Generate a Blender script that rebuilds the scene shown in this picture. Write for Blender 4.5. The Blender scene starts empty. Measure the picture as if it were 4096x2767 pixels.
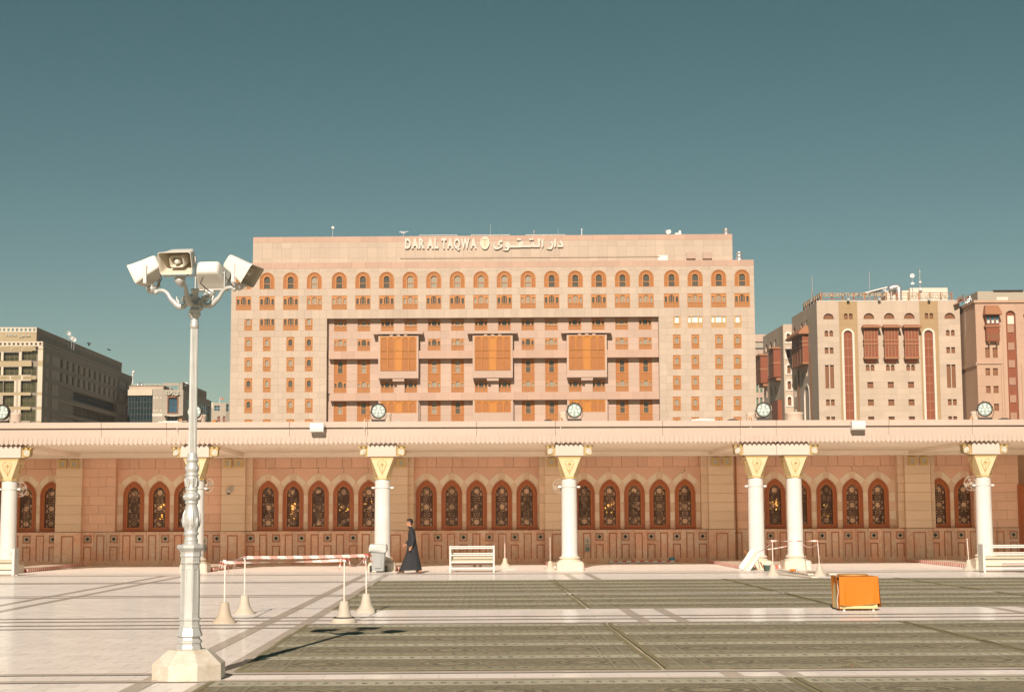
import bpy, math, random
from mathutils import Vector, Matrix
random.seed(11)
PI = math.pi
rad = math.radians
scene = bpy.context.scene
COL = scene.collection

# ------------------------------------------------------------------ camera, sky, sun, exposure
FPX = 6500.0            # focal length in pixels of the 4096 px wide photograph
EYE = Vector((0, 0, 1.71))
YAW, PITCH, ROLL = rad(1.26425), rad(6.09285), 0.0047
DV = Vector((math.sin(YAW)*math.cos(PITCH), math.cos(YAW)*math.cos(PITCH), math.sin(PITCH)))
_r0 = Vector((math.cos(YAW), -math.sin(YAW), 0)); _u0 = _r0.cross(DV)
RV = _r0*math.cos(ROLL) - _u0*math.sin(ROLL)
UV = _u0*math.cos(ROLL) + _r0*math.sin(ROLL)
cam = bpy.data.cameras.new('camera'); camo = bpy.data.objects.new('camera', cam); COL.objects.link(camo)
cam.sensor_width = 36.0; cam.lens = 36.0*FPX/4096.0; cam.clip_start = 0.1; cam.clip_end = 6000
mw = Matrix((RV, UV, -DV)).transposed().to_4x4(); mw.translation = EYE
camo.matrix_world = mw
scene.camera = camo

SKY_LOW, SKY_HIGH = (0.615, 0.59, 0.455, 1), (0.35, 0.465, 0.315, 1)      # a dry, slightly brownish desert air
SUN_EL, SUN_AZ = 31.0, 10.2      # light travels towards +Y, a little towards +X
w = bpy.data.worlds.new('World'); scene.world = w; w.use_nodes = True
wn = w.node_tree
for n in list(wn.nodes): wn.nodes.remove(n)
sky = wn.nodes.new('ShaderNodeTexSky'); sky.sky_type = 'NISHITA'; sky.sun_disc = False
sky.sun_elevation = rad(SUN_EL); sky.sun_rotation = rad(180+SUN_AZ)
sky.air_density = 1.0; sky.dust_density = 0.4; sky.ozone_density = 2.0; sky.altitude = 600
tc = wn.nodes.new('ShaderNodeTexCoord'); sx = wn.nodes.new('ShaderNodeSeparateXYZ'); mr = wn.nodes.new('ShaderNodeMapRange'); mr.interpolation_type = 'SMOOTHSTEP'
mr.inputs[1].default_value = -.02; mr.inputs[2].default_value = .36
grad = wn.nodes.new('ShaderNodeMix'); grad.data_type = 'RGBA'; grad.inputs[6].default_value = SKY_LOW; grad.inputs[7].default_value = SKY_HIGH
wn.links.new(tc.outputs['Generated'], sx.inputs[0]); wn.links.new(sx.outputs[2], mr.inputs[0]); wn.links.new(mr.outputs[0], grad.inputs[0])
tint = wn.nodes.new('ShaderNodeMix'); tint.data_type = 'RGBA'; tint.blend_type = 'MULTIPLY'
tint.inputs[0].default_value = 1.0; wn.links.new(grad.outputs[2], tint.inputs[7])
bg = wn.nodes.new('ShaderNodeBackground'); bg.inputs[1].default_value = 0.075
out = wn.nodes.new('ShaderNodeOutputWorld')
wn.links.new(sky.outputs[0], tint.inputs[6]); wn.links.new(tint.outputs[2], bg.inputs[0]); wn.links.new(bg.outputs[0], out.inputs[0])

sl = bpy.data.lights.new('sun', 'SUN'); slo = bpy.data.objects.new('sun', sl); COL.objects.link(slo)
sl.energy = 4.9; sl.angle = rad(0.5); sl.color = (1.0, 0.87, 0.745)
ld = Vector((math.sin(rad(SUN_AZ))*math.cos(rad(SUN_EL)), math.cos(rad(SUN_AZ))*math.cos(rad(SUN_EL)), -math.sin(rad(SUN_EL))))
slo.rotation_euler = ld.to_track_quat('-Z', 'Y').to_euler(); slo.location = (0, -30, 40)

vs = scene.view_settings
vs.view_transform = 'Standard'; vs.look = 'None'; vs.exposure = 0.42; vs.gamma = 1.0; vs.use_curve_mapping = False
scene.cycles.max_bounces = 8; scene.cycles.diffuse_bounces = 5; scene.cycles.glossy_bounces = 4
scene.cycles.transmission_bounces = 4; scene.cycles.transparent_max_bounces = 8

# ------------------------------------------------------------------ measuring helpers
def ray(x, y): return DV + RV*((x-2048)/FPX) - UV*((y-1383.5)/FPX)
def at_z(x, y, z=0.0):
    r = ray(x, y); return EYE + r*((z-EYE.z)/r.z)
def at_y(x, y, Y):
    r = ray(x, y); return EYE + r*(Y/r.y)
class Plane:
    """an upright wall plane; its frame has x along the wall, y into the building, z up"""
    def __init__(s, O, ang):
        s.O = Vector((O[0], O[1], 0)); s.ang = ang
        s.e = Vector((math.cos(ang), math.sin(ang), 0)); s.n = Vector((s.e.y, -s.e.x, 0))
    def hit(s, x, y):
        r = ray(x, y); return EYE + r*((s.O-EYE).dot(s.n)/r.dot(s.n))
    def loc(s, x, y):
        p = s.hit(x, y); return (p-s.O).dot(s.e), p.z
    def rect(s, x0, y0, x1, y1):
        xm, ym = (x0+x1)/2, (y0+y1)/2
        return s.loc(x0, ym)[0], s.loc(x1, ym)[0], s.loc(xm, y1)[1], s.loc(xm, y0)[1]
    def shifted(s, d): return Plane(s.O - s.n*d, s.ang)

# ------------------------------------------------------------------ mesh builder
class MB:
    def __init__(s): s.v = []; s.f = []; s.m = []; s.sm = []; s.M = None
    def frame(s, M=None): s.M = M; return s
    def add(s, vs, fs, m=0, smooth=False):
        b = len(s.v)
        for p in vs:
            p = Vector(p)
            s.v.append(tuple(s.M @ p if s.M is not None else p))
        for f in fs:
            s.f.append(tuple(b+i for i in f)); s.m.append(m); s.sm.append(smooth)
        return s
    def box(s, x0, x1, y0, y1, z0, z1, m=0):
        v = [(x0,y0,z0),(x1,y0,z0),(x1,y1,z0),(x0,y1,z0),(x0,y0,z1),(x1,y0,z1),(x1,y1,z1),(x0,y1,z1)]
        return s.add(v, [(0,1,5,4),(1,2,6,5),(2,3,7,6),(3,0,4,7),(4,5,6,7),(3,2,1,0)], m)
    def slab(s, x0, x1, y0, y1, z0, z1, m=0, b=0.004):
        """a stone: box with its front edges (low y) eased"""
        v = [(x0,y1,z0),(x1,y1,z0),(x1,y1,z1),(x0,y1,z1),(x0,y0+b,z0),(x1,y0+b,z0),(x1,y0+b,z1),(x0,y0+b,z1),
             (x0+b,y0,z0+b),(x1-b,y0,z0+b),(x1-b,y0,z1-b),(x0+b,y0,z1-b)]
        f = [(8,9,10,11),(4,5,9,8),(5,6,10,9),(6,7,11,10),(7,4,8,11),(0,1,5,4),(1,2,6,5),(2,3,7,6),(3,0,4,7)]
        return s.add(v, f, m)
    def quad(s, a, b, c, d, m=0): return s.add([a,b,c,d], [(0,1,2,3)], m)
    def poly(s, pts, m=0): return s.add(pts, [tuple(range(len(pts)))], m)
    def prism(s, pts, y0, y1, m=0, back=True, smooth=False):
        """outline in x,z (counter-clockwise seen from -y) pushed from y0 to y1"""
        n = len(pts)
        v = [(x, y0, z) for x, z in pts] + [(x, y1, z) for x, z in pts]
        s.add(v, [tuple(range(n))] + ([tuple(range(2*n-1, n-1, -1))] if back else []), m)
        s.add(v, [((i+1) % n, i, i+n, (i+1) % n+n) for i in range(n)], m, smooth)
        return s
    def prism_z(s, pts, z0, z1, m=0):
        n = len(pts)
        v = [(x, y, z0) for x, y in pts] + [(x, y, z1) for x, y in pts]
        s.add(v, [tuple(range(n-1, -1, -1)), tuple(range(n, 2*n))] + [(i, (i+1) % n, (i+1) % n+n, i+n) for i in range(n)], m)
        return s
    def ring(s, o, i, y0, y1, m=0, closed=False):
        """flat moulding between two matching outlines o (outer) and i (inner) in x,z"""
        n = len(o); R = range(n if closed else n-1)
        v = [(x,y0,z) for x,z in o]+[(x,y0,z) for x,z in i]+[(x,y1,z) for x,z in o]+[(x,y1,z) for x,z in i]
        f = []
        for k in R:
            j = (k+1) % n
            f += [(k,j,n+j,n+k), (j,k,2*n+k,2*n+j), (n+k,n+j,3*n+j,3*n+k)]
        if not closed:
            f += [(0,n,3*n,2*n), (n-1,2*n-1+0,4*n-1,3*n-1)]
        return s.add(v, f, m)
    def lathe(s, prof, n=20, c=(0,0,0), m=0, smooth=True, caps=True, flute=None, rot=0.0):
        v = []; f = []
        for k, (r, z) in enumerate(prof):
            for i in range(n):
                a = 2*PI*i/n + rot; q = r
                if flute: q = r*(1-flute*(0.5-0.5*math.cos(PI*i)))
                v.append((c[0]+q*math.cos(a), c[1]+q*math.sin(a), c[2]+z))
        for k in range(len(prof)-1):
            for i in range(n):
                j = (i+1) % n; f.append((k*n+i, k*n+j, (k+1)*n+j, (k+1)*n+i))
        s.add(v, f, m, smooth)
        if caps:
            b = len(prof)-1
            s.add(v[:n], [tuple(range(n-1,-1,-1))], m); s.add(v[b*n:], [tuple(range(n))], m)
        return s
    def tube(s, pts, r, n=8, m=0, flat=1.0, caps=True):
        pts = [Vector(p) for p in pts]; k = len(pts); v = []; f = []
        t0 = (pts[1]-pts[0]).normalized()
        up = Vector((0,0,1)) if abs(t0.z) < .9 else Vector((1,0,0))
        a = t0.cross(up).normalized()
        for i, p in enumerate(pts):
            t = (pts[min(i+1,k-1)]-pts[max(i-1,0)]).normalized()
            a = (a - t*a.dot(t))
            a = a.normalized() if a.length > 1e-6 else t.orthogonal().normalized()
            b = t.cross(a); q = r[i] if isinstance(r, (list, tuple)) else r
            for j in range(n):
                g = 2*PI*j/n; v.append(p + a*(q*math.cos(g)) + b*(q*flat*math.sin(g)))
        for i in range(k-1):
            for j in range(n):
                l = (j+1) % n; f.append((i*n+j, i*n+l, (i+1)*n+l, (i+1)*n+j))
        s.add(v, f, m, True)
        if caps: s.add(v[:n], [tuple(range(n-1,-1,-1))], m); s.add(v[-n:], [tuple(range(n))], m)
        return s
    def ball(s, c, r, m=0, n=12, k=8, sq=(1,1,1)):
        v = []; f = []
        for i in range(k+1):
            t = PI*i/k
            for j in range(n):
                g = 2*PI*j/n
                v.append((c[0]+r*sq[0]*math.sin(t)*math.cos(g), c[1]+r*sq[1]*math.sin(t)*math.sin(g), c[2]-r*sq[2]*math.cos(t)))
        for i in range(k):
            for j in range(n):
                l = (j+1) % n; f.append((i*n+j, i*n+l, (i+1)*n+l, (i+1)*n+j))
        return s.add(v, f, m, True)
    def mesh(s, name, mats):
        me = bpy.data.meshes.new(name); me.from_pydata(s.v, [], s.f)
        for x in (mats if isinstance(mats, (list, tuple)) else [mats]): me.materials.append(x)
        me.polygons.foreach_set('material_index', s.m); me.polygons.foreach_set('use_smooth', s.sm)
        me.update(); me.validate(); return me
    def build(s, name, mats, parent=None, loc=None, label=None, kind=None):
        return link(name, s.mesh(name, mats), parent, loc, label=label, kind=kind)

def link(name, data, parent=None, loc=None, rot=None, label=None, kind=None):
    o = bpy.data.objects.new(name, data); COL.objects.link(o)
    if parent is not None: o.parent = parent
    if loc is not None: o.location = loc
    if rot is not None: o.rotation_euler = rot
    if label: o['label'] = label
    if kind: o['kind'] = kind
    return o
def tag(o, label, cat, group=None, kind=None):
    o['label'] = label; o['category'] = cat; o['kind'] = 'thing'
    if group: o['group'] = group
    if kind: o['kind'] = kind
    return o
def thing(name, label, cat, loc=(0,0,0), rz=0.0, group=None):
    o = bpy.data.objects.new(name, None); COL.objects.link(o)
    o.location = loc; o.rotation_euler = (0,0,rz); o.empty_display_size = .2
    return tag(o, label, cat, group)
def kids(o): return [c for c in bpy.data.objects if c.parent == o]
_kids = {}
def copy_tree(o, parent=None):
    c = o.copy(); COL.objects.link(c)
    if parent is not None: c.parent = parent
    for ch in o.children: copy_tree(ch, c)
    return c
def dup(o, loc, rz=None, label=None):
    c = copy_tree(o); c.location = loc
    if rz is not None: c.rotation_euler = (0,0,rz)
    if label: c['label'] = label
    return c
def building(name, label, cat, pl, group=None):
    return thing(name, label, cat, pl.O, pl.ang, group)

# outlines (x,z)
def arch(w, h, kind='round', n=12, cx=0.0, z0=0.0, rise=None):
    """from bottom right, up, over, to bottom left (counter-clockwise from bottom right)"""
    a = w/2; rise = rise or (a if kind == 'round' else a*1.25); zs = z0+h-rise
    pts = [(cx+a, z0)]
    if kind == 'round':
        for i in range(n+1):
            t = PI*i/n; pts.append((cx+a*math.cos(t), zs+rise*math.sin(t)))
    else:
        R = (a*a+rise*rise)/(2*a)            # two arcs meeting in a point
        am = math.asin(min(1, rise/R)); k = n//2
        for i in range(k+1):
            t = am*i/k; pts.append((cx+a-R+R*math.cos(t), zs+R*math.sin(t)))
        for i in range(1, k+1):
            t = am*(1-i/k); pts.append((cx-a+R-R*math.cos(t), zs+R*math.sin(t)))
    pts.append((cx-a, z0)); return pts
def arch_cell(mb, x0, x1, z0, z1, w, h, y0, y1, m=0, cx=None, base=None, kind='round', n=10, mi=None):
    """a flat board x0..x1, z0..z1 at y0 with an arched opening, its reveal going back to y1"""
    cx = (x0+x1)/2 if cx is None else cx; base = z0 if base is None else base
    o = arch(w, h, kind, n, cx, base); mi = m if mi is None else mi
    mb.quad((x0,y0,z0),(cx-w/2,y0,z0),(cx-w/2,y0,z1),(x0,y0,z1),m)
    mb.quad((cx+w/2,y0,z0),(x1,y0,z0),(x1,y0,z1),(cx+w/2,y0,z1),m)
    if base > z0: mb.quad((cx-w/2,y0,z0),(cx+w/2,y0,z0),(cx+w/2,y0,base),(cx-w/2,y0,base),m)
    top = o[1:-1]
    for (xa,za),(xb,zb) in zip(top, top[1:]):
        mb.quad((xb,y0,zb),(xa,y0,za),(xa,y0,z1),(xb,y0,z1),m)
    for (xa,za),(xb,zb) in zip(o, o[1:]):
        mb.quad((xa,y0,za),(xb,y0,zb),(xb,y1,zb),(xa,y1,za),mi)
    mb.quad((cx-w/2,y0,base),(cx+w/2,y0,base),(cx+w/2,y1,base),(cx-w/2,y1,base),mi)

# ------------------------------------------------------------------ materials
def lin(c):
    """sRGB 0..255 to linear"""
    return tuple((x/255/12.92 if x/255 <= .04045 else ((x/255+.055)/1.055)**2.4) for x in c)
class NT:
    def __init__(s, name):
        s.m = bpy.data.materials.new(name); s.m.use_nodes = True; s.t = s.m.node_tree
        s.b = s.t.nodes['Principled BSDF']
    def n(s, typ, **kw):
        x = s.t.nodes.new('ShaderNode'+typ)
        for k, v in kw.items(): setattr(x, k, v)
        return x
    def put(s, sock, val):
        if hasattr(val, 'is_output') or isinstance(val, bpy.types.NodeSocket): s.t.links.new(val, sock)
        else:
            if isinstance(val, (tuple, list)) and len(val) == 3 and sock.type == 'RGBA': val = (*val, 1)
            sock.default_value = val
    def math(s, op, a, b=0.0, c=0.0):
        x = s.n('Math', operation=op); s.put(x.inputs[0], a); s.put(x.inputs[1], b)
        if op in ('MULTIPLY_ADD', 'COMPARE', 'WRAP', 'SMOOTH_MIN'): s.put(x.inputs[2], c)
        return x.outputs[0]
    def noise(s, vec, scale, detail=3, rough=.55, dist=0.0, dims='3D'):
        x = s.n('TexNoise', noise_dimensions=dims); s.put(x.inputs['Vector'], vec); s.put(x.inputs['Scale'], scale)
        s.put(x.inputs['Detail'], detail); s.put(x.inputs['Roughness'], rough); s.put(x.inputs['Distortion'], dist)
        return x.outputs[0]
    def mix(s, f, a, b, mode='MIX'):
        x = s.n('Mix', data_type='RGBA', blend_type=mode); s.put(x.inputs[0], f); s.put(x.inputs[6], a); s.put(x.inputs[7], b)
        return x.outputs[2]
    def ramp(s, f, p0, p1):
        x = s.n('MapRange'); s.put(x.inputs[0], f); s.put(x.inputs[1], p0); s.put(x.inputs[2], p1); return x.outputs[0]
    def pos(s): return s.n('NewGeometry').outputs['Position']
    def obj(s): return s.n('TexCoord').outputs['Object']
    def sep(s, v):
        x = s.n('SeparateXYZ'); s.put(x.inputs[0], v); return x.outputs
    def scale(s, v, k):
        x = s.n('VectorMath', operation='MULTIPLY'); s.put(x.inputs[0], v); s.put(x.inputs[1], k); return x.outputs[0]
    def vary(s, col, amt):
        x = s.n('HueSaturation'); s.put(x.inputs['Color'], col); s.put(x.inputs['Value'], amt); return x.outputs[0]
    def rnd(s):
        """one random number for each stone, whether it is an object or one island of a joined part"""
        a = s.n('ObjectInfo').outputs['Random']; b = s.n('NewGeometry').outputs['Random Per Island']
        return s.math('FRACT', s.math('ADD', a, b))
    def bump(s, h, strength=.2, dist=.01):
        x = s.n('Bump'); s.put(x.inputs['Strength'], strength); s.put(x.inputs['Distance'], dist); s.put(x.inputs['Height'], h)
        s.put(s.b.inputs['Normal'], x.outputs[0])
    def polished(s, col, gloss=.2, rough=.1):
        """matt body with an even, thin polish over it"""
        s.put(s.b.inputs['Base Color'], col); s.put(s.b.inputs['Roughness'], 1.0); s.put(s.b.inputs['Specular IOR Level'], 0.0)
        g = s.n('BsdfGlossy'); s.put(g.inputs['Roughness'], rough); s.put(g.inputs['Color'], (1,1,1))
        x = s.n('MixShader'); s.put(x.inputs[0], gloss); s.t.links.new(s.b.outputs[0], x.inputs[1]); s.t.links.new(g.outputs[0], x.inputs[2])
        s.t.links.new(x.outputs[0], s.t.nodes['Material Output'].inputs['Surface']); return s.m
    def fin(s, col, rough=.6, spec=.4, metal=0.0):
        s.put(s.b.inputs['Base Color'], col); s.put(s.b.inputs['Roughness'], rough)
        s.put(s.b.inputs['Specular IOR Level'], spec); s.put(s.b.inputs['Metallic'], metal); return s.m

def stone(name, col, rough=.75, var=.10, scale=1.2, orand=.10, grain=.05, bump=.15, spec=.25, streak=0.0, col2=None):
    t = NT(name); p = t.pos()
    n1 = t.noise(p, scale, 4); n2 = t.noise(p, scale*14, 3)
    val = t.math('MULTIPLY_ADD', t.math('SUBTRACT', n1, .5), 2*var, 1.0)
    val = t.math('MULTIPLY_ADD', t.math('SUBTRACT', n2, .5), 2*grain, val)
    if orand: val = t.math('MULTIPLY_ADD', t.math('SUBTRACT', t.rnd(), .5), orand, val)
    if streak:
        st = t.noise(t.scale(p, (3.0, 3.0, .25)), scale*1.5, 3)
        val = t.math('MULTIPLY_ADD', t.math('SUBTRACT', st, .5), 2*streak, val)
    c = col
    if col2: c = t.mix(t.ramp(t.noise(p, scale*.7, 5, .6, .6), .4, .62), col, col2)
    c = t.vary(c, val)
    if bump: t.bump(n2, bump, .01)
    return t.fin(c, rough, spec)
def plain(name, col, rough=.5, spec=.4, metal=0.0, var=.06, scale=6.0, bump=0.0):
    t = NT(name); p = t.obj(); n = t.noise(p, scale, 4)
    c = t.vary(col, t.math('MULTIPLY_ADD', t.math('SUBTRACT', n, .5), 2*var, 1.0))
    if bump: t.bump(t.noise(p, scale*8, 3), bump, .004)
    return t.fin(c, t.math('MULTIPLY_ADD', t.math('SUBTRACT', n, .5), .15, rough), spec, metal)
def lattice(name, bar, hole, pitch, width=.34, rough=.6):
    """turned-wood lattice: bars standing over dark square holes"""
    t = NT(name); x, y, z = t.sep(t.obj())
    fx = t.math('FRACT', t.math('DIVIDE', x, pitch)); fz = t.math('FRACT', t.math('DIVIDE', z, pitch))
    bx = t.math('LESS_THAN', fx, width); bz = t.math('LESS_THAN', fz, width)
    b = t.math('MAXIMUM', bx, bz)
    v = t.math('MULTIPLY_ADD', t.math('SUBTRACT', t.noise(t.pos(), 1.3, 2), .5), .25, 1.0)
    c = t.vary(t.mix(b, hole, bar), v); t.bump(b, .6, .03)
    return t.fin(c, rough, .3)
def glass(name, col, rough=.08, spec=.6, var=.3):
    t = NT(name); n = t.noise(t.pos(), .6, 3)
    c = t.vary(col, t.math('MULTIPLY_ADD', t.math('SUBTRACT', n, .5), 2*var, 1.0))
    return t.fin(c, rough, spec)
def stripes(name, a, b, pitch, slant=.0, axis=0):
    t = NT(name); xyz = t.sep(t.obj()); q = xyz[axis]
    f = t.math('FRACT', t.math('DIVIDE', t.math('MULTIPLY_ADD', xyz[2], slant, q), pitch))
    c = t.mix(t.math('LESS_THAN', f, .5), a, b)
    c = t.vary(c, t.math('MULTIPLY_ADD', t.noise(t.obj(), 9, 2), .2, .9))
    return t.fin(c, .4, .3)
def wood(name, col, col2, scale=1.0, rough=.45, spec=.35):
    t = NT(name); p = t.scale(t.pos(), (9*scale, 9*scale, 1.1*scale)); n = t.noise(p, 2.4, 4, .6, .4)
    c = t.mix(t.ramp(n, .3, .7), col, col2); t.bump(n, .1, .004)
    return t.fin(c, rough, spec)

# hotel and far buildings
M_cream = stone('cream_cladding', (0.429, 0.341, 0.266), scale=.16, orand=.11, var=.09, grain=.05, streak=.07)
M_pink = stone('pink_cladding', (0.429, 0.288, 0.217), scale=.16, orand=.10, var=.07, grain=.05, streak=.06)
M_rose = stone('rose_cladding', (0.429, 0.312, 0.245), scale=.16, orand=.12, var=.08, grain=.05, streak=.06)
M_joint = stone('cladding_joint', (.42,.31,.24), orand=0)
M_owood = wood('ochre_wood', (.44,.19,.052), (.39,.15,.037), .4)
M_orange = wood('orange_board', (.44,.17,.022), (.40,.15,.018), .3)
M_latt = lattice('ochre_lattice', (.41,.185,.062), (.20,.07,.025), .165, .44)
M_lattr = lattice('russet_lattice', (.42,.175,.05), (.21,.063,.02), .165, .40)
M_pane = glass('dark_pane', (.085,.078,.062), .12, .5)
M_curtain = NT('curtained_pane')
_x = M_curtain.sep(M_curtain.pos()); _f = M_curtain.math('SINE', M_curtain.math('MULTIPLY', M_curtain.math('ADD', _x[0], _x[1]), 26.0))
M_curtain = M_curtain.fin(M_curtain.vary((.25,.21,.15), M_curtain.math('MULTIPLY_ADD', _f, .16, 1.0)), .35, .5)
M_sign = plain('sign_metal_cream', (0.502, 0.465, 0.391), .5)
M_signedge = plain('sign_edge_white', (.70,.68,.61), .4)
M_logo = plain('logo_face_ivory', (.58,.48,.34), .4)
M_logot = plain('logo_grey_line', (.22,.18,.12), .5)
M_metal = plain('galvanised_metal', (.55,.55,.54), .35, .5, .7)
M_white = plain('white_paint', (0.614, 0.595, 0.558), .5)
M_greymet = plain('grey_painted_metal', (.36,.36,.33), .5)
M_dark = plain('dark_metal', (.03,.027,.024), .5)
# ================================================================== GROUND AND PLAZA
def marble(name, a, b, vein, rough=.2, spec=.35, scale=1.2, orand=.06, veins=.35, gloss=None):
    t = NT(name); p = t.pos()
    n = t.noise(p, scale, 5, .6, .5); n2 = t.noise(p, scale*3.1, 4, .6, 1.2)
    c = t.mix(t.ramp(n, .35, .65), a, b)
    v = t.ramp(t.math('ABSOLUTE', t.math('SUBTRACT', n2, .5)), .03, .0)
    c = t.mix(t.math('MULTIPLY', v, veins), c, vein)
    c = t.vary(c, t.math('MULTIPLY_ADD', t.math('SUBTRACT', t.rnd(), .5), orand*2, 1.0))
    r = t.math('MULTIPLY_ADD', t.noise(p, .8, 4), .12, rough-.05)
    if gloss: return t.polished(c, gloss, r)
    return t.fin(c, r, spec)
M_sand = stone('sandy_ground', (.38,.31,.24), scale=.05, orand=0)
M_grout = stone('floor_grout', (.46,.38,.28), scale=2, orand=0, spec=.0)
M_tile = marble('white_marble_tile', (.80,.735,.675), (.755,.69,.63), (.55,.49,.43), .09, .34, .9, .05, .2, .21)
M_strip = marble('grey_marble_strip', (.47,.41,.345), (.42,.365,.305), (.5,.45,.39), .12, .34, 2.0, .06, .2, .18)
M_dmarble = marble('rosy_dado_marble', (.80,.44,.28), (.80,.60,.44), (.40,.20,.11), .34, .3, 1.5, .12, .5)
M_inlay = stone('red_inlay_stone', (.50,.20,.11), scale=3, rough=.4, orand=.12)
M_inlayw = stone('ivory_inlay', (.62,.50,.36), scale=4, orand=.05)
M_black = plain('black_inlay', (.035,.03,.025), .35)
M_wallp = stone('rose_sandstone', (.84,.525,.37), scale=.9, orand=.13, var=.06, grain=.07)
M_walle = stone('tan_sandstone', (.82,.61,.43), scale=.9, orand=.10, var=.06, grain=.07)
M_wallw = stone('pale_voussoir', (.90,.75,.57), scale=.9, orand=.06, grain=.05)
M_wallj = stone('wall_mortar', (.55,.34,.22), scale=3, orand=0)
M_canopy = stone('canopy_stone', (0.469, 0.367, 0.301), scale=.7, orand=.05, var=.05, grain=.04, streak=.04)
M_soffit = stone('canopy_soffit', (.84,.72,.59), scale=.7, orand=.03)
M_frame = wood('mahogany_frame', (.47,.135,.035), (.38,.10,.027), 1.6, .35, .4)
M_bead = wood('russet_bead', (.58,.19,.045), (.50,.15,.035), 1.6, .35, .4)
M_latdark = wood('dark_lattice_wood', (.15,.072,.036), (.11,.05,.025), 1.5, .5)
def painted_panes():
    t = NT('painted_window_reflections'); p = t.pos()
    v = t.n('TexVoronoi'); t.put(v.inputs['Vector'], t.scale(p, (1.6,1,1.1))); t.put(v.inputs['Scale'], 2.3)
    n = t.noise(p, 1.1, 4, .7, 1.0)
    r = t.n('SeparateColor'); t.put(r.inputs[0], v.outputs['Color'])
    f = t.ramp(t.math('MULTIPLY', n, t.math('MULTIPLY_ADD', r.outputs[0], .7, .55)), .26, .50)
    c = t.mix(f, (.14,.07,.035), (.90,.58,.36))  # pale patches are outside reflections and lit interior, painted into the pane colour
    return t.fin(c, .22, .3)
M_panerefl = painted_panes()

g = MB(); g.box(-520, 520, -60, 760, -0.5, -0.03); g.build('ground', M_sand, kind='structure')
pf = MB(); pf.box(-46, 46, 2, 66, -0.029, -0.002)
plaza = pf.build('plaza_floor', M_grout, kind='structure')
CARP = [(10, 17.75), (18.75, 27.05), (31.55, 37.55), (38.3, 46.65)]
TW = .42
rows = []
k = 0; y = 13.8
while y < 63.8:
    xl, xr = -.30*y-1.2, .345*y+1.2
    i = math.floor(xl/TW); off = (TW/2 if k % 2 else 0)
    while i*TW+off < xr:
        x = i*TW+off; i += 1
        if x > -2.6 and any(a+.05 < y and y+TW < b-.05 for a, b in CARP): continue
        rows.append((x, y))
    y += TW; k += 1
vis = [r for r in rows if at_z(0, 2767).y-.3 < r[1]]
vis.sort(key=lambda r: r[1]-0.0*r[0])
q = .003; TZ = -.002
def tile_geo(x, y):
    return [(q+x,q+y,TZ),(x+TW-q,q+y,TZ),(x+TW-q,y+TW-q,TZ),(q+x,y+TW-q,TZ),(q+x,q+y,0),(x+TW-q,q+y,0),(x+TW-q,y+TW-q,0),(q+x,y+TW-q,0)], [(0,1,5,4),(1,2,6,5),(2,3,7,6),(3,0,4,7),(4,5,6,7)]
tm = MB(); tm.add(*tile_geo(0, 0)); tme = tm.mesh('floor_tile', M_tile)
near = vis[:290]; far = vis[290:]
for x, y in near: link('floor_tile', tme, plaza, (x, y, 0))
tf = MB()
for x, y in far: tf.add(*tile_geo(x, y))
tf.build('floor_tiling', M_tile, plaza, kind='stuff')

CX = [-15.79, -9.49, -3.196, 3.146, 9.52, 10.84, 17.34]      # column axes
CY = 55.5
def strip(x0, x1, y0, y1, z=.004):
    b = MB(); b.quad((x0,y0,z),(x1,y0,z),(x1,y1,z),(x0,y1,z)); b.build('marble_strip', M_strip, plaza)
for c in (CX[0], CX[1], CX[2], CX[3], 10.18, CX[6]):
    for d in (-.33, .33): strip(c+d-.1, c+d+.1, 13, 51.6)
for px in ((342, 2474.5), (342, 2487), (342, 2502), (342, 2515.6), (342, 2698.5), (342, 2727.6), (342, 2384.6), (342, 2390.7), (342, 2331), (342, 2334.5)):
    Y = at_z(*px).y; d = .10 if px[1] < 2600 else .12
    strip(-.30*Y-1.5, .345*Y+1.5, Y-d, Y+d, .008)
strip(-19, 21, 51.75, 52.1, .008); strip(-19, 21, 53.0, 53.1, .008); strip(-19, 21, 53.5, 53.56, .008)

# ================================================================== ARCADE: WALL WITH WINDOWS, CANOPY, COLUMNS
YP = 63.9
PP = Plane((0, YP, 0), 0.0)                       # faces of the piers
YW, YR = .26, .70                                 # wall face and window plane, behind the piers
PW, PR = PP.shifted(YW), PP.shifted(YR)
wall = building('arcade_wall', 'long rose and tan stone wall with carved arched windows in the shade of the arcade', 'wall', PP)
ZS = PR.loc(2048, 2117)[1]; ZD = PW.loc(2048, 2119)[1]; ZT = 4.25
core = MB(); core.box(-24, 26, 1.05, 1.6, -.02, 5.0); core.build('wall_core', M_wallj, wall)
course = [PP.loc(2048, y)[1] for y in (2118, 2086, 2049, 2012, 1975, 1938, 1901, 1864, 1826)]
course[-1] = ZT-.02
def px2(p, x): return p.loc(x, 2020)[0]
def block(x0, x1, z0, z1, y0, mat, y1=None, name='stone_block', j=.003):
    b = MB(); b.slab(x0+j, x1-j, y0, y1 if y1 else y0+.3, z0+j, z1-j, b=.004); return b.build(name, mat, wall)
# piers
PIERS = [(221, 325), (884, 980), (1534, 1631), (2180, 2277), (2835, 2937), (3622.6, 3726)]
for a, b in PIERS:
    x0, x1 = px2(PP, a), px2(PP, b)
    for z0, z1 in zip(course, course[1:]): block(x0, x1, z0, z1, 0, M_walle, 1.05)
    bb = MB(); bb.slab(x0-.01, x1+.01, -.03, 1.05, 0, ZD-.003, b=.01); bb.build('dado_slab', M_dmarble, wall)
    bb = MB(); f0, f1 = x0+.26, x1-.26
    bb.ring([(f1,.14),(f1,ZD-.14),(f0,ZD-.14),(f0,.14)], [(f1-.05,.14),(f1-.05,ZD-.19),(f0+.05,ZD-.19),(f0+.05,.14)], -.037, -.028)
    bb.build('inlay_frame', M_inlay, wall)
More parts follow.
